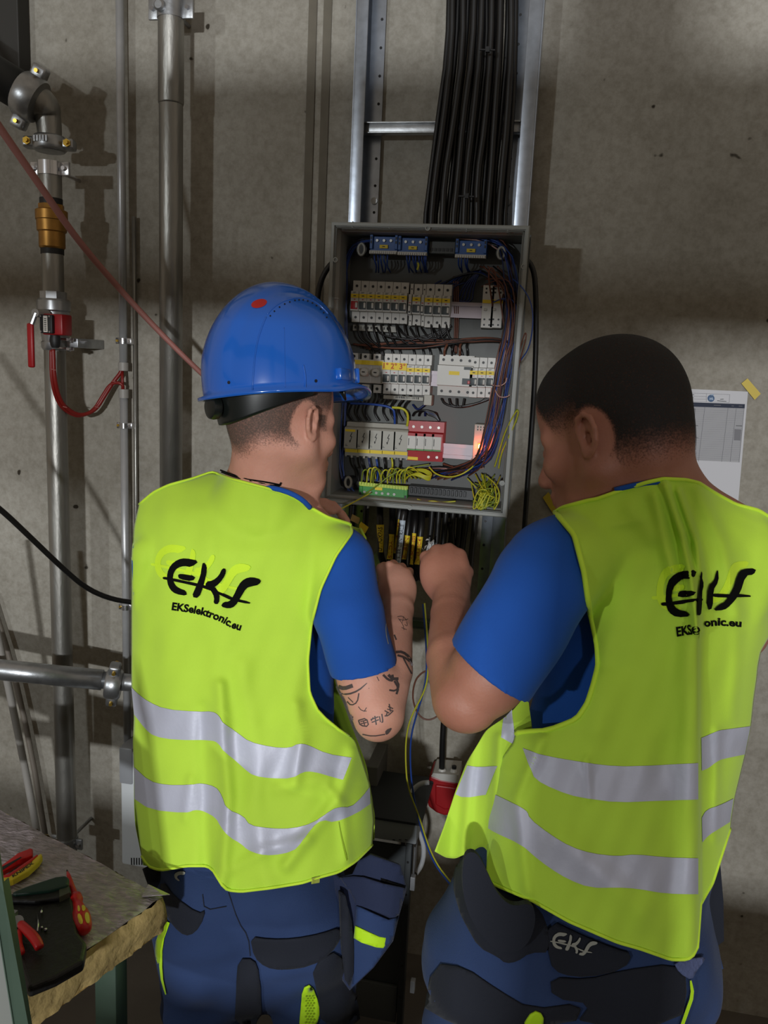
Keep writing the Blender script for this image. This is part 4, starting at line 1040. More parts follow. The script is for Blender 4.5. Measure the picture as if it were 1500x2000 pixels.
def creases(fs):
    """small cloth undulation: sum of travelling ripples"""
    def fn(X, Y, Z):
        o = 0
        for (kx, ky, kz, ph, am) in fs: o = o+am*np.sin(kx*X+ky*Y+kz*Z+ph+1.3*np.sin(.37*ky*Y-.3*kx*X))
        return o
    return fn
def hair_part(body, V, F, cover, parent, m, off=.0012):
    c = cover(V); keep = c[F].max(axis=1) > -.35; F2 = F[keep]; used, inv = np.unique(F2, return_inverse=True); F2 = inv.reshape(F2.shape)
    a = V[F]; n = np.cross(a[:, 1]-a[:, 0], a[:, 2]-a[:, 0]); vn = np.zeros_like(V)
    for k in range(4): np.add.at(vn, F[:, k], n)
    vn /= np.linalg.norm(vn, axis=1)[:, None]+1e-12
    Vs = (V+vn*off)[used]; Wl = Vs@RW.T+CAM-np.array(worldloc(parent).translation)
    me = bpy.data.meshes.new('hair'); me.from_pydata(Wl.tolist(), [], F2.tolist()); me.update()
    at = me.attributes.new('cover', 'FLOAT', 'POINT'); at.data.foreach_set('value', c[used].astype(np.float32))
    return link('hair', me, parent, True, [m])
def pil(pts): return np.array(pts, float)
def catmull_rows(R, vk, nv):
    """R: key rows (K,n,2), vk: key positions, returns nv interpolated rows"""
    K = len(R); out = []; t = np.linspace(vk[0], vk[-1], nv)
    for x in t:
        i = min(max(np.searchsorted(vk, x)-1, 0), K-2); a = (x-vk[i])/(vk[i+1]-vk[i])
        p0 = R[max(i-1, 0)]; p1 = R[i]; p2 = R[i+1]; p3 = R[min(i+2, K-1)]
        m1 = (p2-p0)*.5; m2 = (p3-p1)*.5; h = a*a*(3-2*a)
        out.append(p1*(1-a)+p2*a if True else 0)
    return np.array(out), t
def row_pts(segs, ns):
    out = []
    for pl, n in zip(segs, ns):
        pl = np.array(pl, float); x = np.linspace(pl[0, 0], pl[-1, 0], n); t = (x-x[0])/(x[-1]-x[0]+1e-9)
        if np.all(np.diff(pl[:, 0]) > 0): y = np.interp(x, pl[:, 0], pl[:, 1])
        else:
            s = np.linspace(0, 1, len(pl)); x = np.interp(np.linspace(0, 1, n), s, pl[:, 0]); y = np.interp(np.linspace(0, 1, n), s, pl[:, 1])
        q = np.column_stack([x, y])
        for _ in range(3):
            q[1:-1] = q[1:-1]*.5+(q[:-2]+q[2:])*.25
        out.append(q)
    return np.vstack(out)
def fold_disp(X, Y, folds):
    D = np.zeros_like(X)
    for pl, wd, am in folds:
        best = np.full(X.shape, 1e9)
        for a, b in zip(pl[:-1], pl[1:]):
            ax_, ay = a; bx_, by = b; L2 = (bx_-ax_)**2+(by-ay)**2; t = np.clip(((X-ax_)*(bx_-ax_)+(Y-ay)*(by-ay))/L2, 0, 1)
            best = np.minimum(best, np.hypot(X-ax_-t*(bx_-ax_), Y-ay-t*(by-ay)))
        D -= am*np.exp(-(best/wd)**2)
    return D
def cloth_grid(rows, ns, nv, depth, folds, under=None, gap=.006, segshift=None, smooth_d=4, vk=None, body=None, pleat=None):
    R = np.array([row_pts(r_, ns) for r_ in rows]); 
    vk = vk or [float(r_[:, 1].mean()) for r_ in R]
    vk = np.maximum.accumulate(np.array(vk)+np.arange(len(vk))*1e-3)
    G, t = catmull_rows(R, vk, nv)
    X = G[..., 0]; Y = G[..., 1]
    for _ in range(2):
        Y[1:-1] = Y[1:-1]*.5+(Y[:-2]+Y[2:])*.25; X[1:-1] = X[1:-1]*.5+(X[:-2]+X[2:])*.25
    D = depth(X, Y)
    if pleat is not None: D[:, :ns[0]] -= pleat[1]*np.exp(-((pleat[0]-X[:, :ns[0]])/pleat[2])**2)*np.clip((Y[:, :ns[0]]-1060)/120, 0, 1)
    if under is not None:
        Hh = np.full(D.shape, 9.0)
        for i in range(D.shape[0]):
            for j in range(D.shape[1]):
                loc = hit(under, X[i, j], Y[i, j])[0]
                if loc is not None: Hh[i, j] = w2c(loc)[2]-gap
        if body is not None:
            for i in range(14):
                for j in range(D.shape[1]):
                    loc = hit(body, X[i, j], Y[i, j])[0]
                    if loc is not None and w2c(loc)[2] > D[i, j]-.16: Hh[i, j] = min(Hh[i, j], w2c(loc)[2]-gap*.7)
        D = np.minimum(D, Hh)
        for _ in range(smooth_d):
            E_ = D.copy(); E_[1:-1] = D[1:-1]*.4+(D[:-2]+D[2:])*.3; D = E_.copy(); D[:, 1:-1] = E_[:, 1:-1]*.4+(E_[:, :-2]+E_[:, 2:])*.3; D = np.minimum(D, Hh)
    D = D+fold_disp(X, Y, folds)+.0016*np.sin(X*.05+1.2*np.sin(Y*.017))*np.sin(Y*.013+X*.01)+.0008*np.sin(X*.11+Y*.045)
    if under is not None: D = np.minimum(D, Hh+gap*.5)
    if segshift is not None:
        k = 0
        for n, s in zip(ns, segshift): D[:, k:k+n] += s; k += n
    return X, Y, D
def add_grid(mb, X, Y, D): mb.grid([[W(X[i, j], Y[i, j], D[i, j]) for j in range(X.shape[1])] for i in range(X.shape[0])])
def torso_depth(cx, hw, dc, T, p=2.6, lean=0.0):
    def fn(X, Y):
        c = cx(Y); h = hw(Y); u = np.clip((X-c)/h, -1, 1)
        return dc(Y)-T(Y)*np.sqrt(np.maximum(0, 1-np.abs(u)**p))+lean*u
    return fn
def lerpf(*kv):
    ys = [k for k, _ in kv]; vs = [v for _, v in kv]
    return lambda Y: np.interp(Y, ys, vs)
def vest_finish(o):
    md = o.modifiers.new('thick', 'SOLIDIFY'); md.thickness = .0012; md.offset = 0
LOGO = {
 'E': [(418, 543), (375, 578), (335, 570), (300, 580), (278, 605), (272, 640), (285, 675), (310, 693), (345, 705), (350, 733), (290, 723), (260, 700), (243, 660), (243, 610), (262, 565), (300, 535), (340, 528)],
 'bar': [(300, 620), (315, 612), (400, 626), (380, 655), (310, 643)],
 'line': [(220, 630), (240, 630), (420, 668), (470, 682), (520, 710), (560, 725), (600, 745), (690, 765), (688, 778), (590, 758), (540, 735), (500, 712), (440, 690), (400, 680), (240, 645), (222, 642)],
 'K': [(438, 548), (460, 570), (455, 620), (440, 680), (415, 745), (375, 738), (400, 680), (425, 620), (430, 580)],
 'K2': [(540, 583), (560, 588), (555, 620), (525, 665), (495, 690), (450, 690), (455, 655), (490, 650), (520, 625)],
 'K3': [(450, 672), (500, 680), (525, 720), (522, 778), (495, 775), (500, 740), (480, 700)],
 'S': [(752, 645), (738, 672), (700, 680), (670, 690), (640, 740), (610, 790), (575, 803), (530, 790), (545, 765), (575, 765), (600, 735), (630, 670), (660, 640), (700, 630)]}
def logo(mb, bv, T_, keys=LOGO.keys(), off=.0012, step=6, L=LOGO):
    for i, k in enumerate(keys): decal_poly(mb, bv, [T_(*p) for p in L[k]], off+.0002*i, step)

# =============================================================== left worker
FA = Vector(c2w(c3(490, 1720, 1.5))); FA.z = 0
pA = thing('person', 'worker in a blue hard hat and yellow hi-vis vest with a tattooed right arm', 'person', FA)
axA = axes(44, 4); OA = c3(551, 832, 1.42)
S = SDF(c3(235, 640, 1.42)-np.array((0, 0, .22)), c3(835, 1860, 1.5)+np.array((.02, 0, .36)), .0030)
headA = head(S, OA, axA)
neckA = np.array(OA)+axA[0]*-.030+axA[2]*-.035
S.cone(neckA, c3(512, 985, 1.455), .056, .068, .03)
S.cone(c3(512, 985, 1.46), c3(370, 1035, 1.48), .060, .045, .04); S.cone(c3(512, 985, 1.46), c3(640, 1065, 1.46), .060, .045, .04)
S.cone(c3(480, 1120, 1.52), c3(485, 1750, 1.52), .150, .145, .04, flat=((0, 0, 1), .58))
S.cone(c3(440, 1760, 1.52), c3(430, 1850, 1.52), .075, .070, .03); S.cone(c3(560, 1760, 1.52), c3(590, 1850, 1.52), .075, .070, .03)
# right arm
S.cone(c3(660, 1090, 1.45), c3(690, 1200, 1.41), .045, .046, .03)
S.cone(c3(690, 1200, 1.41), c3(715, 1318, 1.37), .046, .0490, .006)
S.cone(c3(715, 1318, 1.37), c3(737, 1400, 1.345), .0490, .040, .006)
S.cone(c3(744, 1392, 1.345), c3(764, 1310, 1.40), .038, .0365, .012)
S.cone(c3(764, 1310, 1.40), c3(775, 1235, 1.47), .0365, .0285, .004)
S.cone(c3(775, 1235, 1.47), c3(778, 1190, 1.52), .0285, .0270, .004)
ra = [([c3(748, 1126, 1.575), c3(744, 1110, 1.585), c3(750, 1106, 1.618), c3(760, 1124, 1.635)], .0105), ([c3(764, 1124, 1.575), c3(760, 1106, 1.582), c3(768, 1102, 1.620), c3(776, 1122, 1.638)], .0108),
      ([c3(780, 1128, 1.575), c3(778, 1112, 1.582), c3(785, 1108, 1.618), c3(788, 1126, 1.634)], .0105), ([c3(795, 1136, 1.572), c3(795, 1120, 1.578), c3(800, 1116, 1.608), c3(800, 1130, 1.622)], .0095)]
hand_local(S, c3(778, 1190, 1.52), c3(776, 1150, 1.56), _unit((0.02, -.9, .35)), np.array((1., 0, 0)), _unit((0, .35, .9)), ra, [c3(752, 1168, 1.555), c3(742, 1145, 1.585), c3(748, 1122, 1.61)], w=.035, l=.045, t=.018)
# left arm, reaching forward to the board behind the torso
S.cone(c3(345, 1075, 1.50), c3(330, 1180, 1.56), .046, .044, .03); S.cone(c3(330, 1180, 1.56), c3(420, 1210, 1.68), .042, .038, .02)
S.cone(c3(420, 1210, 1.68), c3(575, 1018, 1.735), .036, .025, .02)
S.ell(c3(606, 998, 1.735), (_unit((.9, -.3, 0)), _unit((.3, .9, 0)), (0, 0, 1)), (.042, .024, .018), .010)
for ch, rr in (([c3(612, 978, 1.73), c3(634, 980, 1.728), c3(651, 986, 1.725), c3(661, 995, 1.722)], .0078), ([c3(612, 990, 1.725), c3(632, 992, 1.72), c3(651, 999, 1.718)], .0082),
               ([c3(606, 1000, 1.72), c3(624, 1006, 1.715), c3(640, 1012, 1.715)], .0078), ([c3(600, 1008, 1.72), c3(616, 1016, 1.72), c3(630, 1020, 1.72)], .007), ([c3(625, 985, 1.75), c3(656, 993, 1.74), c3(668, 1006, 1.73), c3(677, 1018, 1.722)], .0088)):
    for i, (a, b) in enumerate(zip(ch[:-1], ch[1:])): S.cone(a, b, rr, rr*.96, .004)
bodyA, VA, FcA = sdf_object('body', S, M_skinA, pA)
bvbA = bvh_of(bodyA)
def local_head(V, O, ax, sc=1.0): q = (V-np.array(O))/sc; return q@ax[0], q@ax[1], q@ax[2]
def coverA(V):
    a, b, c = local_head(V, OA, axA); rad = a*a+b*b < .013
    line = np.where(a < -.02, -.058-.012*np.cos(b*60), np.where(a < .012, -.045+(a+.02)*1.2, .006+(a-.012)*.2))
    v = np.clip((c-line)/.030, -1, 1); v = np.where(a > .052, v-(a-.052)/.004, v)
    ear = (np.abs(b) > .074)&(np.abs(a+.007) < .026)&(np.abs(c) < .036); near = np.sqrt(((a+.008)/.026)**2+((c+.004)/.036)**2)+(np.abs(b) < .055)*9
    side = (a > .014)&(a < .06)&(c > -.06)&(c < .02)
    v = np.where(side, np.clip((c+.012)/.016, -1, 1), v)
    v = np.minimum(v, (near-1)/.22); v = np.where((a > .030)&(c < .03), np.minimum(v, (.050-a)/.012), v)
    return np.where(~rad, -1, np.clip(v, -1, 1))*.95-.1
hair_part(bodyA, VA, FcA, coverA, pA, hairmat('short_brown_hair', (84, 72, 64), .8))
def coverBeard(V):
    a, b, c = local_head(V, OA, axA); v = np.clip(np.minimum((a-.018)/.02, (-.012-c)/.02), -1, 1); return np.where((c < -.115)|(np.abs(b) > .08), -1, v)*.3-.25
# shirt
S = SDF(c3(235, 930, 1.42)-np.array((0, 0, .22)), c3(800, 1800, 1.5)+np.array((.02, 0, .24)), .0040)
cr = creases([(20, 34, 10, 0, .0022), (46, -22, 8, 2, .0014), (9, 60, 20, 1, .0010)])
S.cone(c3(668, 1098, 1.435), c3(684, 1200, 1.405), .051, .0615, .02, fn=cr)
S.cone(c3(684, 1200, 1.405), c3(717, 1345, 1.36), .0615, .0570, .006, fn=cr)
S.halfspace(c3(713, 1311, 1.36), (.205, .975, .05), c3(560, 1250, 1.25), c3(830, 1460, 1.5))
S.cone(c3(305, 1085, 1.49), c3(298, 1180, 1.53), .044, .046, .03)
S.cone(c3(512, 1000, 1.465), c3(370, 1045, 1.485), .056, .050, .04); S.cone(c3(512, 1000, 1.465), c3(650, 1082, 1.455), .056, .050, .04)
S.cone(c3(512, 975, 1.46), c3(512, 1000, 1.46), .070, .072, .03)
S.cone(c3(480, 1130, 1.52), c3(485, 1590, 1.52), .164, .158, .04, flat=((0, 0, 1), .60), fn=cr)
teeA, VtA, FtA = sdf_object('t_shirt', S, M_tee, pA)
# trousers
def w_(p): return c2w(p)
def leg(S, hip, kn, rad, fn=None, foot_dx=0.0, foot_dy=0.0, zk=.50):
    h = w_(hip); k = np.array((h[0]+foot_dx*.5, h[1]+foot_dy*.5+.01, zk)); a = np.array((h[0]+foot_dx, h[1]+foot_dy-.02, .09))
    S.cone(hip, w2c(k), rad, rad*.80, .03, fn=fn); S.cone(w2c(k), w2c(a), rad*.80, rad*.68, .02, fn=fn)
    return a
crT = creases([(12, 42, 16, 0, .0045), (50, -36, 8, 2, .0034), (32, 80, 20, 1, .0022), (70, 50, 10, 3, .0014)])
def legbox(pts, pad): pts = np.array(pts); return pts.min(0)-pad, pts.max(0)+pad
fl0 = w2c(np.array((FA.x, FA.y, 0.02)))
lo_, hi_ = legbox([c3(300, 1640, 1.5), c3(700, 1640, 1.5), fl0+np.array((-.16, 0, 0)), fl0+np.array((.16, 0, 0))], .17)
S = SDF(lo_, hi_, .0065)
S.cone(c3(488, 1690, 1.52), c3(490, 1790, 1.52), .168, .172, .04, flat=((0, 0, 1), .66), fn=crT)
S.cone(c3(560, 1745, 1.46), c3(585, 1790, 1.47), .080, .075, .05); S.cone(c3(425, 1745, 1.46), c3(405, 1790, 1.47), .080, .075, .05)
aL = leg(S, c3(407, 1800, 1.50), 0, .098, crT, -.02); aR = leg(S, c3(604, 1810, 1.50), 0, .094, crT, .02)
trA, VrA, FrA = sdf_object('trousers', S, M_navy, pA)
M_boot = mat('black_boot', (22, 21, 20), .5, var=.2, vscale=20)
def boot(parent, a, yaw):
    f = Vector((math.sin(yaw), math.cos(yaw), 0)); s = Vector((f.y, -f.x, 0)); mb = MB(); G = []
    prof = [(-.105, .010, .10, .035), (-.10, .0, .12, .040), (-.03, .0, .125, .043), (.03, .0, .105, .045), (.09, .0, .075, .049), (.14, .0, .062, .047), (.175, .002, .045, .034), (.187, .012, .030, .015)]
    for (x, z0, z1, hw) in prof:
        row = []
        for k in range(16):
            an = 2*math.pi*k/16; cy_ = math.cos(an); sy_ = math.sin(an)
            row.append(Vector((a[0], a[1], 0))+f*x+s*hw*np.sign(cy_)*abs(cy_)**.7+Vector((0, 0, (z0+z1)/2+(z1-z0)/2*np.sign(sy_)*abs(sy_)**.7)))
        G.append(row+[row[0]])
    mb.grid(G); mb.f += [tuple(range(16))[::-1], tuple(7*17+k for k in range(16))]; mb.mi += [0, 0]
    mb.tube([Vector((a[0], a[1], .09))-f*.03, Vector((a[0], a[1], .20))-f*.03], [.058, .060], 18)
    return obj('boot', mb, M_boot, parent, smooth=True)
boot(pA, aL, .35); boot(pA, aR, .6)
bvuA = bvh_many([teeA, trA])
# vest
cxA = lerpf((930, 480), (1050, 480), (1300, 470), (1450, 488), (1600, 497), (1740, 500)); hwA = lerpf((930, 200), (1010, 222), (1300, 218), (1450, 234), (1600, 238), (1740, 232))
dcA = lerpf((900, 1.52), (1740, 1.52)); TA = lerpf((915, .02), (945, .075), (1000, .115), (1080, .135), (1400, .135), (1740, .155))
dA = torso_depth(cxA, hwA, dcA, TA, 2.8, -.012)
rowsA = [
 [(272, 985), (300, 961), (330, 947), (375, 935), (415, 921), (450, 935), (520, 953), (575, 972), (605, 990), (640, 1010), (684, 1023)],
 [(262, 1030), (400, 1005), (550, 1020), (640, 1038), (688, 1040)],
 [(257, 1090), (450, 1085), (656, 1085)], [(257, 1150), (450, 1150), (626, 1150)], [(257, 1220), (440, 1220), (608, 1220)], [(257, 1290), (430, 1290), (601, 1290)],
 [(257, 1318), (300, 1335), (430, 1345), (520, 1360), (604, 1352)],
 [(257, 1330), (285, 1355), (330, 1372), (425, 1376), (470, 1410), (530, 1425), (585, 1412), (622, 1392)],
 [(257, 1336), (287, 1363), (330, 1380), (425, 1384), (470, 1422), (530, 1440), (590, 1430), (640, 1414), (664, 1428)],
 [(257, 1341), (269, 1354), (290, 1370), (323, 1385), (385, 1390), (418, 1389), (430, 1399), (434, 1412), (463, 1430), (488, 1449), (529, 1459), (567, 1461), (583, 1452), (600, 1454), (637, 1450), (694, 1443)],
 [(262, 1395), (285, 1424), (302, 1438), (343, 1445), (414, 1445), (428, 1451), (438, 1469), (463, 1488), (480, 1503), (496, 1515), (529, 1520), (571, 1521), (591, 1507), (612, 1507), (653, 1519), (690, 1524), (722, 1530)],
 [(260, 1450), (310, 1480), (400, 1485), (440, 1515), (480, 1548), (560, 1565), (640, 1550), (724, 1545)],
 [(262, 1498), (292, 1525), (323, 1533), (372, 1533), (393, 1529), (422, 1536), (434, 1552), (443, 1581), (476, 1593), (488, 1612), (529, 1618), (571, 1618), (612, 1608), (657, 1590), (690, 1580), (727, 1560)],
 [(263, 1560), (294, 1581), (364, 1588), (380, 1581), (397, 1583), (422, 1596), (432, 1614), (447, 1635), (471, 1647), (484, 1660), (505, 1668), (533, 1670), (571, 1664), (612, 1655), (660, 1640), (731, 1600)],
 [(277, 1672), (290, 1693), (314, 1700), (364, 1691), (405, 1691), (420, 1701), (428, 1722), (442, 1738), (471, 1741), (529, 1734), (591, 1724), (624, 1713), (662, 1703), (695, 1682), (727, 1650)]]
foldsA = [([(430, 1340), (436, 1450), (446, 1560), (440, 1640), (432, 1735)], 14, .014), ([(470, 1300), (500, 1460), (500, 1600), (520, 1735)], 22, .008), ([(580, 1380), (588, 1450), (575, 1530)], 15, .010),
          ([(690, 1470), (662, 1560), (620, 1610), (560, 1690)], 14, .012), ([(640, 1540), (668, 1575), (676, 1680)], 12, .008), ([(420, 1120), (425, 1400)], 26, .005), ([(500, 1000), (540, 1300)], 40, -.004), ([(300, 1000), (290, 1650)], 20, -.006),
          ([(372, 1520), (362, 1600)], 8, .005), ([(400, 1000), (430, 1200)], 18, .003), ([(610, 1200), (560, 1400)], 22, .004), ([(395, 1380), (402, 1690)], 14, -.008), ([(540, 1540), (640, 1520)], 14, .006), ([(450, 1700), (520, 1660), (600, 1640)], 12, .006)]
X, Y, D = cloth_grid([[r_] for r_ in rowsA], [110], 150, dA, foldsA, bvuA, .006, body=bvbA)
mb = MB(); add_grid(mb, X, Y, D)
XA, YA, DA = X, Y, D
# front half, seen past the side seam and through the armhole
frontA = [[(440, 945), (560, 985), (640, 1012), (704, 1033)], [(300, 1010), (500, 1040), (717, 1058)], [(262, 1100), (680, 1110)], [(262, 1250), (640, 1250)], [(262, 1340), (655, 1345)], [(262, 1365), (667, 1364)], [(262, 1410), (684, 1412)], [(262, 1450), (699, 1450)], [(262, 1500), (716, 1496)], [(262, 1560), (723, 1545)], [(264, 1610), (732, 1592)], [(280, 1690), (500, 1730), (731, 1640)]]
dfA = lambda X, Y: 1.53+.12*np.sqrt(np.maximum(0, 1-np.abs(np.clip((X-cxA(Y))/(hwA(Y)+8), -1, 1))**2.6))
Xf, Yf, Df = cloth_grid([[r_] for r_ in frontA], [50], 80, dfA, [([(700, 1500), (715, 1600)], 10, .006)])
add_grid(mb, Xf, Yf, Df)
vestA = obj('hi_vis_vest', mb, M_neon, pA, smooth=True); vest_finish(vestA)
mb = MB(); add_grid(mb, XA, YA, DA); bvA = BVHTree.FromPolygons(mb.v, mb.f)
mb = MB(); add_grid(mb, Xf, Yf, Df); bvAf = BVHTree.FromPolygons(mb.v, mb.f)
def border(name, X, Y, D, which, r=.0026, parent=None, m=M_neonb, i0=0, i1=None):
    idx = {'top': [(0, j) for j in range(X.shape[1])], 'bottom': [(X.shape[0]-1, j) for j in range(X.shape[1])], 'right': [(i, X.shape[1]-1) for i in range(X.shape[0])], 'left': [(i, 0) for i in range(X.shape[0])]}[which][i0:i1]
    mb = MB(); mb.tube([W(X[a, b], Y[a, b], D[a, b]-.001) for a, b in idx[::2]+[idx[-1]]], r, 6); return obj(name, mb, m, parent, smooth=True)
ia = int(np.argmax(XA[:, -1] > 690)*0+np.argmin(np.abs(YA[:, -1]-1443)))
border('binding', XA, YA, DA, 'top', parent=vestA); border('binding', XA, YA, DA, 'bottom', parent=vestA); border('binding', XA, YA, DA, 'right', parent=vestA, i1=ia)
border('binding', Xf, Yf, Df, 'right', parent=vestA, i1=40)
s1t = [(258, 1342), (269, 1354), (290, 1370), (323, 1385), (385, 1390), (418, 1389), (430, 1399), (434, 1412), (463, 1430), (488, 1449), (529, 1459), (567, 1461), (583, 1452), (600, 1454), (637, 1472), (686, 1480)]
s1b = [(263, 1395), (285, 1424), (302, 1438), (343, 1445), (414, 1445), (428, 1451), (438, 1469), (463, 1488), (480, 1503), (496, 1515), (529, 1520), (571, 1521), (591, 1507), (612, 1507), (653, 1519), (670, 1523)]
s2t = [(263, 1498), (292, 1525), (323, 1533), (372, 1533), (393, 1529), (422, 1536), (434, 1552), (443, 1581), (476, 1593), (488, 1612), (529, 1618), (571, 1618), (612, 1608), (637, 1589), (657, 1575), (684, 1577), (705, 1558), (721, 1537)]
s2b = [(264, 1560), (294, 1581), (364, 1588), (380, 1581), (397, 1583), (422, 1596), (432, 1614), (447, 1635), (471, 1647), (484, 1660), (505, 1668), (533, 1670), (571, 1664), (591, 1643), (612, 1614), (629, 1600), (653, 1606), (695, 1589), (722, 1570)]
bvAall = bvh_of(vestA)
for a, b in ((s1t, s1b), (s2t, s2b)): obj('reflective_strip', decal_band(MB(), bvAall, a, b, .0018, 90, 8), M_refl, vestA, smooth=True)
TAo = lambda x, y: (240+x/2.778, 900+y/2.778)
mb = MB(); logo(mb, bvA, lambda x, y: (TAo(x, y)[0]-22+(x-480)*.01, TAo(x, y)[1]-27)); obj('faded_logo', mb, M_ghost, vestA)['label'] = 'faint pale ghost print behind the black logo'
mb = MB(); logo(mb, bvA, TAo, off=.0026); obj('logo_print', mb, M_print, vestA)
mb = MB(); text_on(mb, bvA, 'EKSelektronic.eu', [(336, 1191), (372, 1196), (400, 1202), (430, 1213), (452, 1226), (472, 1232)], 14.5, .0022, bold=.035); obj('lettering', mb, M_print, vestA)
# seam and little tag at the hem
obj('side_seam', decal_stroke(MB(), bvAall, [(662, 1605), (668, 1640), (676, 1680)], 1.6, .004), mat('seam_shadow', (140, 170, 24), .8), vestA)
obj('hem_tag', decal_poly(MB(), bvAall, [(608, 1714), (625, 1710), (624, 1724), (608, 1727)], .003, 6, 0), mat('olive_tag', (150, 160, 60), .8), vestA)
# neck cord, shirt collar
mb = MB(); P_ = on_surface(bvbA, [(430, 918), (455, 927), (490, 937), (520, 941), (548, 947)], .002); mb.tube(P_, .0014, 6, smooth=1); P_ = on_surface(bvbA, [(432, 922), (460, 932), (500, 941), (544, 949)], .002); mb.tube(P_, .0012, 6, smooth=1); mb.tube([P_[-1], P_[-1]+Vector((.004, 0, .006))], .0016, 6)
obj('neck_cord', mb, M_print, pA, smooth=True)
mb = MB(); mb.tube([W(505, 951, 1.375), W(540, 954, 1.368), W(570, 964, 1.366), W(592, 977, 1.37), W(606, 992, 1.385)], .0045, 8, smooth=1); obj('collar', mb, M_tee, teeA, smooth=True)
# tattoos
TT = lambda L_: [(620+x/5, 1060+y/5) for x, y in L_]
mb = MB()
for pl, wd in (([(205, 1405), (260, 1425), (345, 1395)], 5.5), ([(215, 1470), (300, 1482), (400, 1445), (485, 1370)], [1, 2.4, 2.2, .8]), ([(290, 1550), (330, 1590), (390, 1560), (405, 1470)], 1.8), ([(400, 1600), (430, 1640), (480, 1645)], 1.0), ([(250, 1500), (280, 1560), (300, 1620)], 1.4), ([(300, 1510), (350, 1560)], 1.2), ([(455, 1650), (480, 1610)], 1),
               ([(325, 1680), (345, 1735)], 2.6), ([(318, 1715), (350, 1700)], 2),
               ([(402, 1735), (480, 1712), (503, 1795), (420, 1785), (402, 1735)], 1.8), ([(420, 1747), (478, 1733)], 1.4), ([(425, 1767), (482, 1755)], 1.4), ([(450, 1740), (462, 1782)], 1.4),
               ([(520, 1728), (595, 1700)], 1.6), ([(530, 1755), (600, 1728)], 1.6), ([(560, 1692), (575, 1778)], 1.8), ([(545, 1705), (525, 1740)], 1.3), ([(605, 1695), (615, 1752)], 1.6), ([(628, 1672), (640, 1750), (625, 1755)], 1.8),
               ([(655, 1640), (700, 1665)], 1.6), ([(690, 1600), (738, 1622)], 1.6), ([(700, 1575), (712, 1650)], 1.6), ([(655, 1692), (690, 1690), (740, 1640)], 1.6), ([(680, 1660), (670, 1690)], 1.6), ([(680, 1625), (730, 1640)], 1.3),
               ([(640, 1290), (690, 1340), (740, 1350), (730, 1290)], 3.2), ([(690, 1290), (730, 1330), (790, 1330)], 4), ([(700, 1440), (760, 1450), (800, 1400), (770, 1340)], 2.4), ([(750, 1350), (790, 1420), (770, 1480)], 3), ([(440, 1870), (540, 1890), (660, 1870)], 1.6),
               ([(580, 1310), (600, 1350)], 1), ([(500, 1420), (505, 1424)], 1)):
    decal_stroke(mb, bvbA, TT(pl), [q_*1.5 for q_ in wd] if isinstance(wd, list) else wd*1.4, .0006, 1)
decal_poly(mb, bvbA, TT([(660, 1830), (735, 1800), (700, 1860), (665, 1880)]), .0006, 3, 1)
for pl, wd in (([(780, 725), (830, 715), (870, 760)], 1.1), ([(800, 750), (840, 760), (885, 745)], 1), ([(790, 740), (835, 800), (845, 855)], 1), ([(870, 770), (880, 820), (850, 800)], 1), ([(820, 830), (870, 850)], .9), ([(840, 720), (830, 780)], .8),
               ([(765, 1070), (830, 1065), (900, 1120), (925, 1200)], 5), ([(780, 1100), (850, 1120), (900, 1160)], 4), ([(830, 1110), (870, 1190), (920, 1280)], 3), ([(750, 900), (770, 950)], 3)):
    decal_stroke(mb, bvbA, TT(pl), wd, .0006, 1)
obj('tattoo', mb, M_tat, bodyA)
obj('sleeve_print', decal_stroke(MB(), bvh_of(teeA), TT([(668, 790), (664, 850), (672, 920), (690, 990)]), 1.4, .001), M_gprint, teeA)
# eyes
M_eye = mat('eye_white', (215, 210, 205), .2)
def eyes(parent, P):
    for s in (-1, 1):
        c = Vector(c2w(P(.0765, s*.031, -.002))); mb = MB(); bm = bmesh.new(); bmesh.ops.create_uvsphere(bm, u_segments=12, v_segments=8, radius=.0095); bm.verts.ensure_lookup_table()
        mb.add([v.co+c for v in bm.verts], [tuple(v.index for v in f.verts) for f in bm.faces]); bm.free(); obj('eye', mb, M_eye, parent, smooth=True)
eyes(pA, headA)
# trouser details
bvtA = bvh_of(trA)
C4 = lambda L_: [(280+x/2.586, 1600+y/2.586) for x, y in L_]
def patch(name, parent, bv, poly, m, off=.004, step=9, sm=1, label=None):
    o = obj(name, decal_poly(MB(), bv, poly, off, step, sm), m, parent, smooth=True)
    if label: o['label'] = label
    md = o.modifiers.new('thick', 'SOLIDIFY'); md.thickness = .003; md.offset = 0
    return o
patch('pocket_flap', trA, bvtA, C4([(540, 588), (640, 602), (760, 600), (900, 575), (990, 545), (992, 600), (940, 680), (850, 735), (700, 757), (620, 745), (560, 690)]), M_navyd, label='black seat pocket flap')
patch('pocket_flap', trA, bvtA, C4([(100, 300), (160, 390), (280, 475), (318, 455), (290, 540), (240, 585), (190, 570), (130, 500), (95, 400)]), M_navyd, label='black left seat pocket')
patch('side_panel', trA, bvtA, C4([(850, 735), (990, 650), (1040, 860), (1080, 900), (1100, 1040), (900, 1040), (880, 880)]), M_navyd)
patch('inner_panel', trA, bvtA, C4([(480, 700), (560, 700), (590, 780), (600, 1040), (460, 1040), (470, 850)]), M_navyd)
o = patch('mesh_vent', trA, bvtA, C4([(800, 850), (850, 825), (890, 930), (890, 1000), (850, 1060), (790, 1060), (795, 960)]), M_limep, label='lime ventilation panel on the right leg')
mb = MB(); bvm = bvh_of(o)
for i in range(12):
    for j in range(3):
        cx_, cy_ = C4([(822+j*16+(i % 2)*8, 880+i*14)])[0]
        decal_poly(mb, bvtA, [(cx_+2.2*math.cos(a), cy_+2.0*math.sin(a)) for a in [k*math.pi/3 for k in range(6)]], .0072, 9, 0)
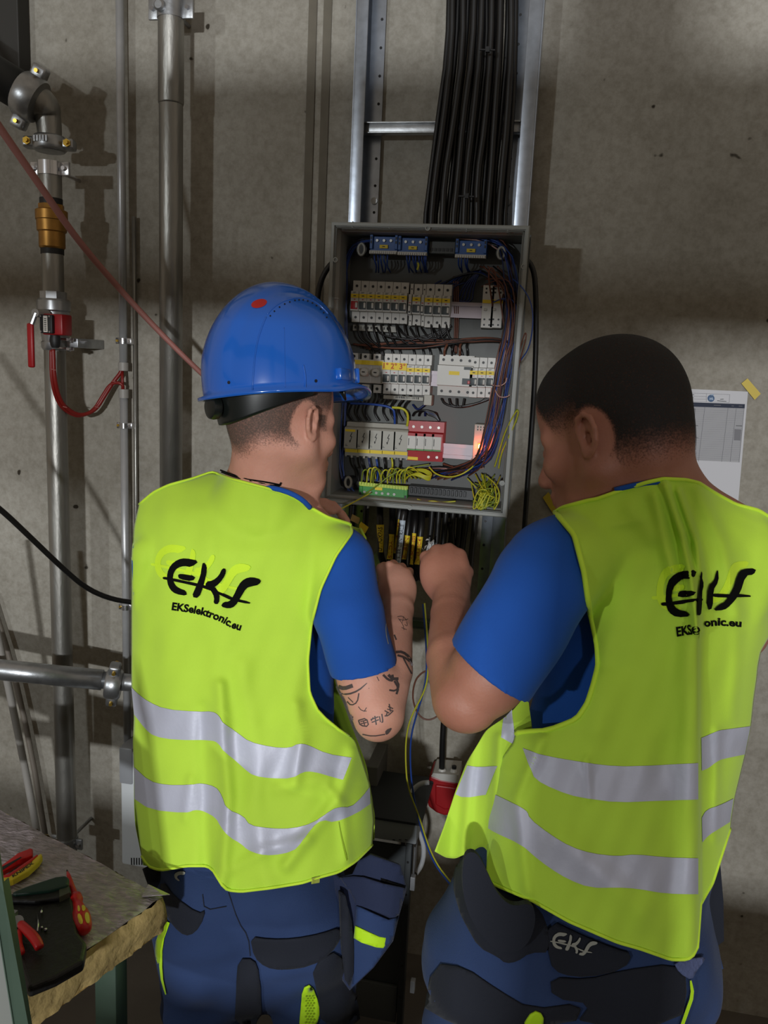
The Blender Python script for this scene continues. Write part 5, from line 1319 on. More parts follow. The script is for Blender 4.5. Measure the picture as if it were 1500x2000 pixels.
obj('mesh_holes', mb, M_mesh, trA)['kind'] = 'stuff'
obj('piping', decal_stroke(MB(), bvtA, C4([(132, 520), (95, 620), (95, 780), (120, 880)]), [6, 6, 5, 2], .004), M_limep, trA)
o = patch('mesh_vent', trA, bvtA, C4([(125, 505), (75, 590), (68, 680), (90, 740), (92, 640), (128, 540)]), M_mesh)
mb = MB()
for s_, pl in ((1.2, [(430, 370), (480, 520), (530, 590), (540, 690)]), (1.0, [(300, 380), (310, 460), (420, 440)]), (1.0, [(700, 600), (700, 760)])): decal_stroke(mb, bvtA, C4(pl), 1.6, .002)
obj('stitching', mb, M_navyd, trA)
obj('logo_print', decal_poly(MB(), bvtA, C4([(160, 275), (185, 262), (215, 265), (212, 282), (185, 280), (172, 292), (188, 308), (184, 314), (163, 298)]), .003, 4), M_gprint, trA)
# hanging holster pocket on the right hip
C6 = lambda L_: [(640+x/7.144, 1660+y/7.144) for x, y in L_]
def panel(name, parent, poly, d, m, th=.006, bulge=.012, step=8, ddx=0, label=None):
    poly = C6(poly); smc = 0; xs = [p[0] for p in poly]; ys = [p[1] for p in poly]; mb = MB()
    class Flat:
        pass
    cx_ = (min(xs)+max(xs))/2; hw = (max(xs)-min(xs))/2
    b = [np.array(p, float) for p in poly]; pts = []
    for a, c in zip(b, b[1:]+[b[0]]):
        n = max(1, int(math.dist(a, c)/step)); pts += [tuple(a+(c-a)*k/n) for k in range(n)]
    n = len(pts); vv, ee, ff, *_ = delaunay_2d_cdt([Vector(p) for p in pts]+[Vector((x, y)) for x in np.arange(min(xs), max(xs), step) for y in np.arange(min(ys), max(ys), step)], [(i, (i+1) % n) for i in range(n)], [], 1, 1e-5)
    dd = lambda x, y: d-bulge*(1-min(1, abs((x-cx_)/hw))**2)+ddx*(x-cx_)
    mb.add([W(v.x, v.y, dd(v.x, v.y)) for v in vv], [tuple(f) for f in ff])
    o = obj(name, mb, m, parent, smooth=True); md = o.modifiers.new('thick', 'SOLIDIFY'); md.thickness = th; md.offset = 0
    if label: o['label'] = label
    return o
M_nav2 = fabric('dark_navy_canvas', (38, 46, 72), .85, 600, .25)
h0 = panel('holster_pocket', pA, [(60, 300), (170, 380), (350, 330), (430, 150), (600, 60), (1000, 200), (1085, 520), (980, 900), (900, 1250), (640, 1620), (320, 1940), (220, 1800), (180, 1200), (150, 700)], 1.46, M_nav2, .010, .020, label='dark navy holster pocket hanging at the right hip')
panel('pocket_front', h0, [(180, 385), (360, 365), (500, 380), (780, 470), (1075, 530), (1030, 700), (985, 900), (900, 960), (640, 880), (410, 770), (330, 600)], 1.445, M_nav2, .004, .018)
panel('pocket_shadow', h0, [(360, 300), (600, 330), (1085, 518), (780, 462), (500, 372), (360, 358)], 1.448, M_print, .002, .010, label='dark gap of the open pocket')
panel('lower_pocket', h0, [(405, 775), (650, 890), (850, 975), (975, 940), (900, 1230), (640, 1620), (330, 1930), (350, 1500), (370, 1200), (395, 1000)], 1.435, M_navy, .004, .018, label='blue lower pocket')
panel('lime_band', h0, [(388, 1058), (560, 1140), (720, 1210), (800, 1222), (870, 1208), (830, 1290), (770, 1365), (680, 1355), (480, 1290), (370, 1225)], 1.426, M_limep, .003, .012, label='lime band across the lower pocket')
panel('edge_flap', h0, [(160, 560), (250, 640), (330, 1000), (360, 1400), (350, 1720), (300, 1900), (240, 1800), (190, 1300), (175, 900)], 1.430, M_navyd, .004, .010)
o = panel('front_pocket', pA, [(-2560, 250), (-2290, 120), (-2150, 640), (-2330, 760), (-2470, 520)], 1.50, M_navyd, .010, .01, label='black hanging pocket at the left hip')
# ------------------------------------------------------------ hard hat
M_hat = mat('blue_hard_hat', (22, 92, 186), .22, spec=.6, coat=.6)
f, r, u = axes(52, -4, -2)
HO = c3(548, 762, 1.415)
def H3(a, b, c): return Vector(c2w(np.array(HO)+f*a+r*b+u*c))
hat = thing('hard_hat', 'glossy blue hard hat with vent holes and a red round sticker', 'helmet', H3(0, 0, 0))
def hat_pt(th, t, inner=0.0):
    ct, st = math.cos(th), math.sin(th)
    af = .140 if ct > 0 else .134; bl = .118; Hh = .176
    R_ = 1/math.sqrt((ct/af)**2+(st/bl)**2)
    pr = max(0.0, 1-t**2.25)**(1/1.75) if t < 1 else 0
    pr = math.sqrt(max(0, 1-t*t))*.55+pr*.45
    x = R_*ct*pr; y = R_*st*pr; z = Hh*t
    # raised centre band between the two vent lines
    s_ = 1/(1+math.exp((abs(y)-.046)/.0014)) if t > .02 else 0
    lift = .0065*s_*min(1, t*3)
    k = 1+(lift-inner)/max(.05, math.sqrt(x*x+y*y+z*z))
    zr = -.004+.012*math.exp(-((abs(th)-.70)/.40)**2)-.006*math.exp(-((abs(th)-math.pi)/.8)**2)
    return x*k-.004*t, y*k, z*k+zr*(1-t)
NT = 96; G = []; ts = [1-(1-i/34)**1.25 if i else 0 for i in range(35)]
ts = [i/34 for i in range(35)]; ts = [math.sin(t*math.pi/2) for t in ts]
for t in ts:
    G.append([H3(*hat_pt(2*math.pi*k/NT, min(t, .9995))) for k in range(NT+1)])
rim = []
for (dr, dz) in ((.010, -.004), (.009, -.009), (.003, -.008), (-.002, -.002)):
    row = []
    for k in range(NT+1):
        th = 2*math.pi*k/NT; x, y, z = hat_pt(th, 0); n = math.hypot(x, y); tt = (th+math.pi) % (2*math.pi)-math.pi
        vis = .027*max(0, math.cos(min(abs(tt)*1.55, math.pi/2)))**1.1 if dr > 0.004 else .02*max(0, math.cos(min(abs(tt)*1.55, math.pi/2)))
        row.append(H3(x+(dr)*x/n+vis*max(0, math.cos(tt)), y+dr*y/n, z+dz-.004*(vis/.027 if dr > .004 else 0)))
    rim.append(row)
inner = [[H3(*hat_pt(2*math.pi*k/NT, min(t, .9995), .003)) for k in range(NT+1)] for t in ts]
mb = MB(); mb.grid(G[::-1]+rim+inner)
shell = obj('shell', mb, M_hat, hat, smooth=True)
bvhH = bvh_of(shell)
mb = MB()
for i in range(14):
    tt = i/13; px = 528+(628-528)*tt; 
    pos = [(528, 617), (536, 608), (546, 600), (556, 594), (566, 590), (576, 587), (584, 586), (592, 586), (601, 588), (610, 592), (618, 597), (626, 604), (632, 611), (638, 620)][i]
    decal_poly(mb, bvhH, [(pos[0]+1.7*math.cos(a), pos[1]+1.7*math.sin(a)) for a in [k*math.pi/4 for k in range(8)]], .0006, 9, 0)
for (x, y) in ((447, 747), (617, 744)): decal_poly(mb, bvhH, [(x+3*math.cos(a), y+3.4*math.sin(a)) for a in [k*math.pi/5 for k in range(10)]], .0006, 9, 0)
o = obj('vent_hole', mb, mat('hole_dark', (8, 14, 30), .8), hat); o['kind'] = 'stuff'
obj('sticker', decal_poly(MB(), bvhH, [(506+15.5*math.cos(a)-0, 593+8.5*math.sin(a)-3*math.cos(a)) for a in [k*math.pi/12 for k in range(24)]], .0007, 5, 0), mat('red_sticker', (176, 34, 30), .5), hat)
for pts_ in ([(520, 618), (511, 640), (503, 665), (498, 695), (495, 730), (493, 764)], [(555, 640), (556, 700), (557, 768)], [(592, 712), (597, 735), (596, 768)], [(522, 614), (530, 604), (541, 595), (554, 588), (568, 583.5), (582, 581), (596, 582), (610, 587), (622, 594), (632, 603), (641, 613)]):
    P_ = on_surface(bvhH, [tuple(p) for p in chaikin(pts_, 2)], .0002); mb = MB(); mb.tube(P_, [.0003]+[.0014]*(len(P_)-2)+[.0003] if pts_[0][0] != 555 else .0007, 6); obj('ridge', mb, M_hat, hat, smooth=True)
# ridge line down the side and accessory slot
def hat_box(th, t, w_b, h_b, d_b, name='accessory_slot'):
    x, y, z = hat_pt(th, t); x2, y2, z2 = hat_pt(th+.02, t); n = Vector((x, y, 0)).normalized(); tv = Vector((-n.y, n.x, 0)); mb = MB()
    M_ = Matrix((tuple(tv)+(0,), tuple(n)+(0,), (0, 0, 1, 0), (0, 0, 0, 1))).transposed(); tmp = MB(); tmp.box((-w_b/2, -.006, -h_b/2), (w_b/2, d_b, h_b/2), .0025)
    mb.add([H3(*(M_@v+Vector((x, y, z)))) for v in tmp.v], tmp.f); return obj(name, mb, M_hat, hat, autosm=50)
hat_box(math.radians(62), .10, .036, .020, .006); hat_box(math.radians(-62), .10, .036, .020, .006); hat_box(math.radians(28), .10, .014, .026, .005)
# suspension band and ratchet at the nape
M_band = mat('black_hat_band', (18, 22, 20), .35)
mb = MB(); G = []
for z_, k_ in ((.0, .86), (-.012, .845), (-.036, .80), (-.040, .79)):
    row = []
    for i in range(41):
        th = math.pi+(i/40-.5)*2*1.85; w_n = math.cos((i/40-.5)*math.pi); row.append(H3(.112*math.cos(th)*k_/.86-.010, .091*math.sin(th)*k_/.86, z_*(1.0+.45*w_n**2)*(.3+.7*w_n)-.002))
    G.append(row)
mb.grid(G); o = obj('nape_band', mb, M_band, hat, smooth=True); md = o.modifiers.new('t', 'SOLIDIFY'); md.thickness = .004
mb = MB(); c = Vector((-.122, .0, -.030)); tmp = MB(); tmp.lathe(c, c+Vector((-.016, 0, 0)), [(0, .020), (.006, .021), (.013, .0195), (.016, .014)], 20); mb.add([H3(*v) for v in tmp.v], tmp.f); obj('ratchet_knob', mb, M_band, hat, autosm=40)
mb = MB(); c1, c2 = (-.124, -.030, -.026), (-.085, .072, -.020)
mb.tube([H3(.070, .088, -.004), H3(.078, .082, -.020), H3(.070, .078, -.004)], .003, 6); obj('chin_strap_clip', mb, M_band, hat, smooth=True)

# =============================================================== right worker
FB = Vector(c2w(c3(1130, 1820, 1.27))); FB.z = 0
pB = thing('person', 'bareheaded worker with cropped dark hair in a yellow hi-vis vest, standing on the right', 'person', FB)
axB = axes(-50, 13); OB = c3(1194, 858, 1.22); sB = 1.12
S = SDF(c3(800, 560, 1.2)-np.array((0, 0, .26)), c3(1600, 1880, 1.22)+np.array((0, 0, .42)), .0031)
headB = head(S, OB, axB, sB)
S.cone(np.array(OB)+axB[0]*-.045+axB[2]*-.03, c3(1262, 985, 1.235), .068, .080, .03)
S.cone(c3(1262, 990, 1.24), c3(1140, 1070, 1.19), .070, .055, .04); S.cone(c3(1262, 990, 1.24), c3(1440, 1060, 1.26), .070, .055, .04)
S.cone(c3(1298, 1130, 1.27), c3(1180, 1720, 1.28), .140, .155, .04, flat=((0, 0, 1), .62))
S.cone(c3(1060, 1820, 1.28), c3(1050, 1870, 1.28), .08, .08, .03); S.cone(c3(1260, 1820, 1.28), c3(1260, 1870, 1.28), .08, .08, .03)
S.cone(c3(1085, 1110, 1.17), c3(1010, 1240, 1.15), .058, .056, .03)
S.cone(c3(1010, 1240, 1.15), c3(950, 1322, 1.14), .055, .055, .006)
S.cone(c3(950, 1322, 1.14), c3(917, 1372, 1.14), .055, .041, .006)
S.cone(c3(902, 1366, 1.145), c3(884, 1285, 1.21), .042, .0385, .012)
S.cone(c3(884, 1285, 1.21), c3(880, 1200, 1.31), .0385, .0315, .004)
S.cone(c3(880, 1200, 1.31), c3(882, 1158, 1.36), .0315, .0300, .004)
fb = [([c3(836, 1104, 1.40), c3(832, 1088, 1.415), c3(836, 1086, 1.450), c3(846, 1104, 1.463)], .0118), ([c3(856, 1094, 1.40), c3(853, 1076, 1.41), c3(856, 1074, 1.450), c3(862, 1098, 1.466)], .0122),
      ([c3(878, 1092, 1.395), c3(877, 1074, 1.405), c3(878, 1072, 1.446), c3(880, 1096, 1.46)], .0122), ([c3(899, 1102, 1.39), c3(899, 1084, 1.40), c3(898, 1084, 1.434), c3(896, 1104, 1.446)], .0108)]
hand_local(S, c3(882, 1158, 1.36), c3(869, 1118, 1.39), _unit((-.08, -.9, .35)), np.array((1., 0, 0)), _unit((0, .35, .9)), fb, [c3(906, 1140, 1.375), c3(912, 1118, 1.40), c3(904, 1098, 1.43)], w=.043, l=.047, t=.022)
# far arm, in front of the chest
S.cone(c3(1440, 1090, 1.28), c3(1440, 1230, 1.38), .050, .046, .03); S.cone(c3(1440, 1230, 1.38), c3(1330, 1240, 1.50), .046, .036, .02); S.cone(c3(1330, 1240, 1.50), c3(1230, 1190, 1.52), .036, .028, .02)
S.ell(c3(1195, 1170, 1.53), (_unit((-.9, -.3, 0)), _unit((.3, -.9, 0)), (0, 0, 1)), (.045, .038, .018), .012)
for k in range(4):
    b0 = c3(1175+k*4, 1152+k*12, 1.53); S.cone(b0, b0+np.array((-.035, -.012, .004)), .009, .0085, .004); S.cone(b0+np.array((-.035, -.012, .004)), b0+np.array((-.055, 0, .012)), .0085, .007, .004)
S.cone(c3(1195, 1150, 1.52), c3(1170, 1125, 1.51), .011, .009, .006)
bodyB, VB, FcB = sdf_object('body', S, M_skinB, pB)
bvbB = bvh_of(bodyB)
def coverB(V):
    a, b, c = local_head(V, OB, axB, sB); ab = np.abs(b); rad = (a*a+b*b < .014)
    line = np.where(a < -.03, -.050, np.where(a < .004, -.035, .010))
    v = np.clip((c-line)/.045, -1, 1)
    fr = (a-(.060+np.clip((c-.05)*.4, -.03, .03)))/.012; v = np.where(fr > 0, v-fr, v)
    near = np.sqrt(((a+.008)/.025)**2+((c+.004)/.035)**2)+(ab < .055)*9
    v = np.minimum(v, (near-1)/.22)
    return np.where(~rad|(c < -.075), -1, np.clip(v, -1, 1))*1.0-.02
hair_part(bodyB, VB, FcB, coverB, pB, hairmat('cropped_dark_hair', (22, 19, 17), .96), .0015)
eyes(pB, headB)
S = SDF(c3(860, 930, 1.2)-np.array((0, 0, .22)), c3(1580, 1800, 1.24)+np.array((.02, 0, .26)), .0042)
crB = creases([(16, 30, 10, 0, .0024), (40, -26, 8, 2, .0016), (12, 55, 20, 1, .0010)])
S.cone(c3(1082, 1098, 1.165), c3(1062, 1140, 1.16), .066, .071, .03, fn=crB)
S.cone(c3(1062, 1140, 1.16), c3(935, 1345, 1.13), .071, .0665, .006, fn=crB)
n_ = _unit((-.57, .80, .12)); S.halfspace(c3(955, 1310, 1.13), n_, c3(830, 1180, 1.0), c3(1085, 1440, 1.3))
S.cone(c3(1262, 1010, 1.245), c3(1130, 1082, 1.20), .068, .060, .04); S.cone(c3(1262, 1010, 1.245), c3(1450, 1080, 1.265), .068, .060, .04)
S.cone(c3(1262, 985, 1.24), c3(1262, 1010, 1.24), .084, .084, .03)
S.cone(c3(1440, 1095, 1.285), c3(1440, 1190, 1.35), .060, .058, .03)
S.cone(c3(1300, 1140, 1.27), c3(1195, 1570, 1.285), .152, .168, .04, flat=((0, 0, 1), .64), fn=crB)
teeB, _, _ = sdf_object('t_shirt', S, M_tee, pB)
flb = w2c(np.array((FB.x, FB.y, 0.02)))
lo_, hi_ = legbox([c3(900, 1640, 1.27), c3(1400, 1640, 1.27), flb+np.array((-.20, 0, 0)), flb+np.array((.20, 0, 0))], .18)
S = SDF(lo_, hi_, .007)
S.cone(c3(1150, 1720, 1.29), c3(1125, 1840, 1.29), .190, .212, .04, flat=((0, 0, 1), .64), fn=crT)
S.cone(c3(1010, 1800, 1.24), c3(1000, 1860, 1.24), .10, .10, .05); S.cone(c3(1230, 1810, 1.24), c3(1240, 1860, 1.24), .10, .10, .05)
aL = leg(S, c3(985, 1880, 1.27), 0, .122, crT, -.02); aR = leg(S, c3(1245, 1880, 1.27), 0, .115, crT, .03)
trB, _, _ = sdf_object('trousers', S, M_navy, pB)
boot(pB, aL, -.6); boot(pB, aR, -.3)
bvuB = bvh_many([teeB, trB])
cxB = lerpf((930, 1310), (1100, 1320), (1300, 1310), (1450, 1215), (1600, 1190), (1860, 1180)); hwB = lerpf((930, 210), (1050, 215), (1300, 190), (1430, 248), (1500, 248), (1600, 242), (1860, 240))
dcB = lerpf((900, 1.29), (1860, 1.30)); TB_ = lerpf((935, .02), (965, .08), (1020, .12), (1100, .145), (1450, .155), (1860, .185))
dB = torso_depth(cxB, hwB, dcB, TB_, 2.7, .010)
rB = lambda L_, R_: [L_, R_]
rowsB = [
 rB([(1084, 1000), (1097, 991), (1145, 978), (1167, 974), (1212, 958), (1263, 942), (1295, 935), (1340, 937), (1364, 943)], [(1366, 944), (1394, 962), (1436, 985), (1468, 993), (1481, 996), (1506, 1012)]),
 rB([(1122, 1045), (1250, 1020), (1364, 1015)], [(1366, 1015), (1440, 1040), (1520, 1062)]),
 rB([(1141, 1117), (1250, 1110), (1364, 1105)], [(1366, 1103), (1440, 1105), (1526, 1110)]),
 rB([(1151, 1190), (1250, 1190), (1364, 1187)], [(1366, 1180), (1440, 1175), (1522, 1175)]),
 rB([(1166, 1261), (1364, 1262)], [(1366, 1245), (1440, 1240), (1505, 1238)]),
 rB([(1168, 1300), (1364, 1302)], [(1366, 1275), (1486, 1270)]),
 rB([(1158, 1340), (1364, 1345)], [(1366, 1308), (1480, 1300)]),
 rB([(1147, 1374), (1250, 1385), (1364, 1385)], [(1366, 1340), (1477, 1330)]),
 rB([(1126, 1405), (1200, 1420), (1364, 1425)], [(1366, 1378), (1472, 1362)]),
 rB([(1066, 1428), (1120, 1440), (1200, 1456), (1280, 1460), (1364, 1456)], [(1366, 1410), (1400, 1398), (1469, 1390)]),
 rB([(1004, 1428), (1022, 1446), (1060, 1460), (1146, 1480), (1205, 1488), (1273, 1486), (1364, 1480)], [(1366, 1432), (1396, 1420), (1467, 1410)]),
 rB([(1006, 1448), (1024, 1461), (1060, 1475), (1146, 1490), (1205, 1497), (1273, 1495), (1364, 1490)], [(1366, 1443), (1396, 1429), (1409, 1425), (1466, 1418)]),
 rB([(966, 1500), (1000, 1508), (1042, 1516), (1060, 1531), (1110, 1552), (1146, 1559), (1205, 1567), (1273, 1564), (1364, 1561)], [(1366, 1507), (1382, 1500), (1400, 1486), (1409, 1482), (1455, 1473)]),
 rB([(958, 1547), (1029, 1581), (1035, 1599), (1074, 1629), (1115, 1654), (1155, 1667), (1205, 1672), (1242, 1668), (1296, 1674), (1364, 1676)], [(1366, 1597), (1378, 1581), (1405, 1572), (1434, 1559)]),
 rB([(953, 1618), (970, 1627), (1015, 1647), (1038, 1667), (1074, 1695), (1110, 1717), (1151, 1733), (1205, 1733), (1242, 1735), (1300, 1745), (1364, 1746)], [(1367, 1647), (1382, 1631), (1408, 1615), (1427, 1604)]),
 rB([(950, 1716), (961, 1726), (1038, 1758), (1110, 1799), (1205, 1840), (1251, 1853), (1310, 1874), (1341, 1874), (1356, 1866), (1366, 1840)], [(1368, 1766), (1380, 1744), (1391, 1726), (1409, 1670), (1426, 1618)])]
foldsB = [([(1300, 950), (1330, 1040), (1350, 1130), (1362, 1230)], 9, .022), ([(1325, 960), (1360, 1060), (1378, 1180)], 8, .018), ([(1280, 970), (1300, 1060), (1330, 1180)], 14, .014), ([(1360, 950), (1410, 1060), (1440, 1200)], 14, .009), ([(1230, 990), (1300, 1080)], 20, .006),
          ([(1345, 1250), (1350, 1860)], 22, .010), ([(1180, 1270), (1160, 1420)], 26, .006), ([(1060, 1440), (1010, 1560), (1030, 1740)], 12, .008), ([(1260, 1450), (1270, 1800)], 30, .005), ([(1145, 1480), (1150, 1560)], 7, .004), ([(1400, 1430), (1396, 1640)], 10, .008), ([(1440, 1240), (1430, 1400)], 14, .006), ([(1100, 1640), (1250, 1780)], 26, .006)]
X, Y, D = cloth_grid(rowsB, [100, 36], 170, dB, foldsB, bvuB, .007, body=bvbB, pleat=(1364, .024, 45))
XB, YB, DB = X, Y, D
mb = MB(); add_grid(mb, X, Y, D); bvB = BVHTree.FromPolygons(mb.v, mb.f)
frontB = [[(1020, 1366), (1031, 1357)], [(1002, 1387), (1034, 1388)], [(984, 1403), (1038, 1410)], [(950, 1425), (1040, 1440)], [(911, 1490), (936, 1494), (975, 1490), (1040, 1500)], [(888, 1550), (906, 1558), (950, 1552), (1000, 1570)], [(868, 1612), (1000, 1630)], [(849, 1663), (870, 1675), (890, 1677), (911, 1667), (942, 1666), (1000, 1700)]]
def dfB(X, Y):
    return 1.225+.050*np.clip((1000-X)/120, 0, 1)+.016*np.cos((X-905)/32.0)
Xg, Yg, Dg = cloth_grid([[r_] for r_ in frontB], [50], 60, dfB, [([(925, 1440), (905, 1670)], 12, .010), ([(975, 1440), (960, 1660)], 10, .010)])
mb2 = MB(); add_grid(mb2, Xg, Yg, Dg); bvBf = BVHTree.FromPolygons(mb2.v, mb2.f)
add_grid(mb, Xg, Yg, Dg)
backf = [[(1130, 1010), (1480, 1020)], [(1120, 1200), (1420, 1190)], [(1110, 1330), (1440, 1320)], [(1080, 1430), (1458, 1405)], [(985, 1500), (1445, 1475)], [(968, 1700), (1420, 1615)]]
Xh, Yh, Dh = cloth_grid([[r_] for r_ in backf], [30], 40, lambda X, Y: 1.30+.12*np.sqrt(np.maximum(0, 1-np.abs(np.clip((X-cxB(Y))/(hwB(Y)*1.0), -1, 1))**2.4)), [])
add_grid(mb, Xh, Yh, Dh)
vestB = obj('hi_vis_vest', mb, M_neon, pB, smooth=True); vest_finish(vestB)
border('binding', XB, YB, DB, 'top', parent=vestB, r=.003)
ib = int(np.argmin(np.abs(YB[:, 0]-1440)+100*(YB[:, 0] > 1450)))
border('binding', XB, YB, DB, 'left', parent=vestB, i1=ib, r=.004); border('binding', XB, YB, DB, 'bottom', parent=vestB, r=.0025)
def strip(par, bv, t_, b_, n=60, off=.0018): return obj('reflective_strip', decal_band(MB(), bv, t_, b_, off, n, 8), M_refl, par, smooth=True)
strip(vestB, bvB, [(1022, 1461), (1060, 1475), (1146, 1490), (1205, 1497), (1273, 1495), (1362, 1490)], [(1042, 1516), (1060, 1531), (1110, 1552), (1146, 1559), (1205, 1567), (1273, 1564), (1362, 1561)], 70)
strip(vestB, bvB, [(1368, 1441), (1396, 1429), (1409, 1425), (1464, 1418)], [(1369, 1505), (1382, 1500), (1400, 1486), (1409, 1482), (1453, 1473)], 24)
strip(vestB, bvB, [(960, 1548), (1029, 1581), (1035, 1599), (1074, 1629), (1115, 1654), (1155, 1667), (1205, 1672), (1242, 1668), (1296, 1674), (1362, 1676)], [(955, 1618), (970, 1627), (1015, 1647), (1038, 1667), (1074, 1695), (1110, 1717), (1151, 1733), (1205, 1733), (1242, 1735), (1300, 1745), (1362, 1746)], 80)
strip(vestB, bvB, [(1369, 1597), (1378, 1581), (1405, 1572), (1431, 1559)], [(1370, 1645), (1382, 1631), (1408, 1615), (1424, 1605)], 20)
strip(vestB, bvBf, [(984, 1403), (1000, 1386)], [(979, 1440), (1007, 1455)], 12); strip(vestB, bvBf, [(914, 1495), (936, 1498), (972, 1496)], [(890, 1551), (906, 1558), (950, 1552)], 24)
LB = {'E': [(1200, 243), (1183, 280), (1140, 280), (1115, 300), (1100, 340), (1103, 380), (1125, 405), (1160, 412), (1183, 435), (1120, 440), (1085, 420), (1070, 380), (1075, 320), (1095, 270), (1130, 248)],
      'bar': [(1125, 335), (1140, 330), (1195, 330), (1183, 355), (1125, 360)], 'line': [(1050, 378), (1080, 377), (1200, 362), (1222, 359), (1222, 371), (1200, 375), (1080, 392), (1052, 392)],
      'K': [(1213, 243), (1222, 260), (1224, 330), (1215, 400), (1210, 432), (1196, 432), (1200, 350)], 'K2': [(1292, 240), (1290, 290), (1265, 330), (1262, 400), (1240, 405), (1240, 310), (1270, 290), (1280, 250)],
      'line2': [(1242, 340), (1420, 345), (1422, 357), (1242, 356)], 'S': [(1447, 235), (1435, 262), (1400, 265), (1375, 340), (1340, 390), (1310, 410), (1262, 412), (1290, 385), (1315, 375), (1345, 330), (1365, 260), (1385, 238)]}
C6b = lambda x, y: (800+x/2.143, 1000+y/2.143)
mb = MB(); logo(mb, bvB, lambda x, y: (C6b(x, y)[0]-18, C6b(x, y)[1]-12), ('E', 'bar', 'line'), L=LB); logo(mb, bvB, lambda x, y: (C6b(x, y)[0]-12, C6b(x, y)[1]-14), ('S',), L=LB); obj('faded_logo', mb, M_ghost, vestB)['label'] = 'faint pale ghost print behind the black logo'
mb = MB(); logo(mb, bvB, C6b, LB.keys(), off=.0030, L=LB); obj('logo_print', mb, M_print, vestB)
mb = MB(); text_on(mb, bvB, 'EKSe', [(1323, 1243), (1345, 1240), (1366, 1235)], 18, .003, bold=.035); obj('lettering', mb, M_print, vestB); mb = MB(); text_on(mb, bvB, 'onic.eu', [(1373, 1224), (1400, 1221), (1447, 1224)], 15, .003, bold=.035); obj('lettering', mb, M_print, vestB)
mb = MB(); mb.tube(on_surface(bvbB, [(1200, 956), (1250, 944), (1290, 940)], .004), .004, 8, smooth=1); obj('collar', mb, M_tee, teeB, smooth=True)
bvtB = bvh_of(trB)
C7 = lambda L_: [(820+x/2.206, 1400+y/2.206) for x, y in L_]
patch('hip_panel', trB, bvtB, C7([(180, 600), (250, 590), (290, 700), (330, 760), (480, 800), (540, 870), (560, 1010), (470, 1010), (420, 1050), (370, 1058), (340, 1030), (260, 990), (210, 900), (180, 840), (150, 720)]), M_navyd, .005, label='black hip pocket edge')
patch('seat_panel', trB, bvtB, C7([(545, 870), (700, 940), (850, 1000), (915, 1015), (880, 1080), (720, 1118), (600, 1105), (555, 1060)]), M_navyd, .005)
patch('leg_panel', trB, bvtB, C7([(60, 1060), (200, 1080), (330, 1170), (480, 1260), (700, 1230), (660, 1324), (20, 1324)]), M_navyd, .003)
patch('knee_panel', trB, bvtB, C7([(560, 1120), (720, 1130), (870, 1090), (1100, 1060), (1150, 1130), (1120, 1324), (670, 1324), (740, 1230), (570, 1210)]), M_navyd, .003)
C8 = lambda x, y: (820+(555+(x-220)*.395)/2.206, 1400+(925+(y-528)*.345)/2.206)
mb = MB(); logo(mb, bvtB, C8, off=.0085, step=5); obj('logo_print', mb, M_gprint, trB)
patch('lime_gusset', trB, bvtB, C7([(435, 1324), (485, 1255), (530, 1272), (525, 1324)]), M_limep, .007)
obj('piping', decal_stroke(MB(), bvtB, C7([(1155, 1130), (1165, 1190), (1140, 1260), (1115, 1330)]), [3, 7, 7, 6], .008), M_limep, trB)
patch('frayed_patch', trB, bvtB, C7([(1085, 1050), (1200, 1030), (1220, 1040), (1180, 1090), (1160, 1130), (1110, 1100)]), mat('blue_grey_cloth', (82, 92, 130), .9, bump=.5, bscale=200), .006)
def sheet(name, parent, poly, d, m, th, ddx=0, label=None):
    poly2 = [(640+0, 0)]
    mb = MB(); c = sum(p[0] for p in poly)/len(poly); ps = [W(x, y, d+ddx*(x-c)) for x, y in chaikin(poly, 2 if len(poly) > 9 else 0, True)]; mb.prism(ps, Vector(RW@np.array((0, 0, th)))); o = obj(name, mb, m, parent)
    if label: o['label'] = label
    return o
sheet('hanging_strap', pB, [(1399, 1650), (1407, 1690), (1413, 1760), (1414, 1838), (1396, 1852), (1380, 1834), (1384, 1740)], 1.25, M_navyd, .006, label='black strap hanging at the right hip')
sheet('side_pocket', pB, [(1368, 1845), (1385, 1838), (1400, 1840), (1413, 1893), (1370, 1884)], 1.24, M_navy, .010)
mb = MB(); mb.tube([W(1372, 1930, 1.24), W(1378, 1915, 1.235), W(1384, 1895, 1.235), (W(1382, 1886, 1.24))], .006, 8, smooth=1); obj('tool_loop', mb, M_navy, pB, smooth=True)
sheet('hip_pocket', pB, [(905, 1668), (930, 1662), (950, 1700), (970, 1745), (1000, 1772), (1040, 1762), (1048, 1800), (1030, 1850), (990, 1865), (960, 1850), (920, 1800), (902, 1740)], 1.14, M_navyd, .012, ddx=-.0003, label='black hanging hip pocket with a rounded rim')

# ------------------------------------------------------------ paper sheet and tape on the wall
M_paper = mat('printed_paper', (196, 196, 200), .7)
q = [PY(1100, 748, -.003), PY(1461, 765, -.003), PY(1440, 1001, -.003), PY(1083, 984, -.003)]
mb = MB(); mb.prism(q, (0, .001, 0)); pap = tag(obj('paper_sheet', mb, M_paper), 'large printed form taped to the wall behind the bareheaded worker', 'paper')
bvP = bvh_of(pap); M_hdr = mat('header_navy', (26, 36, 58), .7); M_line = mat('table_line', (110, 110, 114), .7); M_fill = mat('table_fill', (150, 150, 154), .7)
Cp = lambda L_: [(1300+x/7.5, 740+y/7.5) for x, y in L_]
def pp(name, polys, m, off=.0004, st=None):
    mb = MB()
    for p in polys:
        if st: decal_stroke(mb, bvP, Cp(p), st, off, 0)
        else: decal_poly(mb, bvP, Cp(p), off, 400, 0)
    return obj(name, mb, m, pap)
pp('table_fill', [[(-300, 385), (1155, 430), (1085, 1225), (-400, 1150)]], mat('table_grey', (168, 168, 171), .7), .0002)
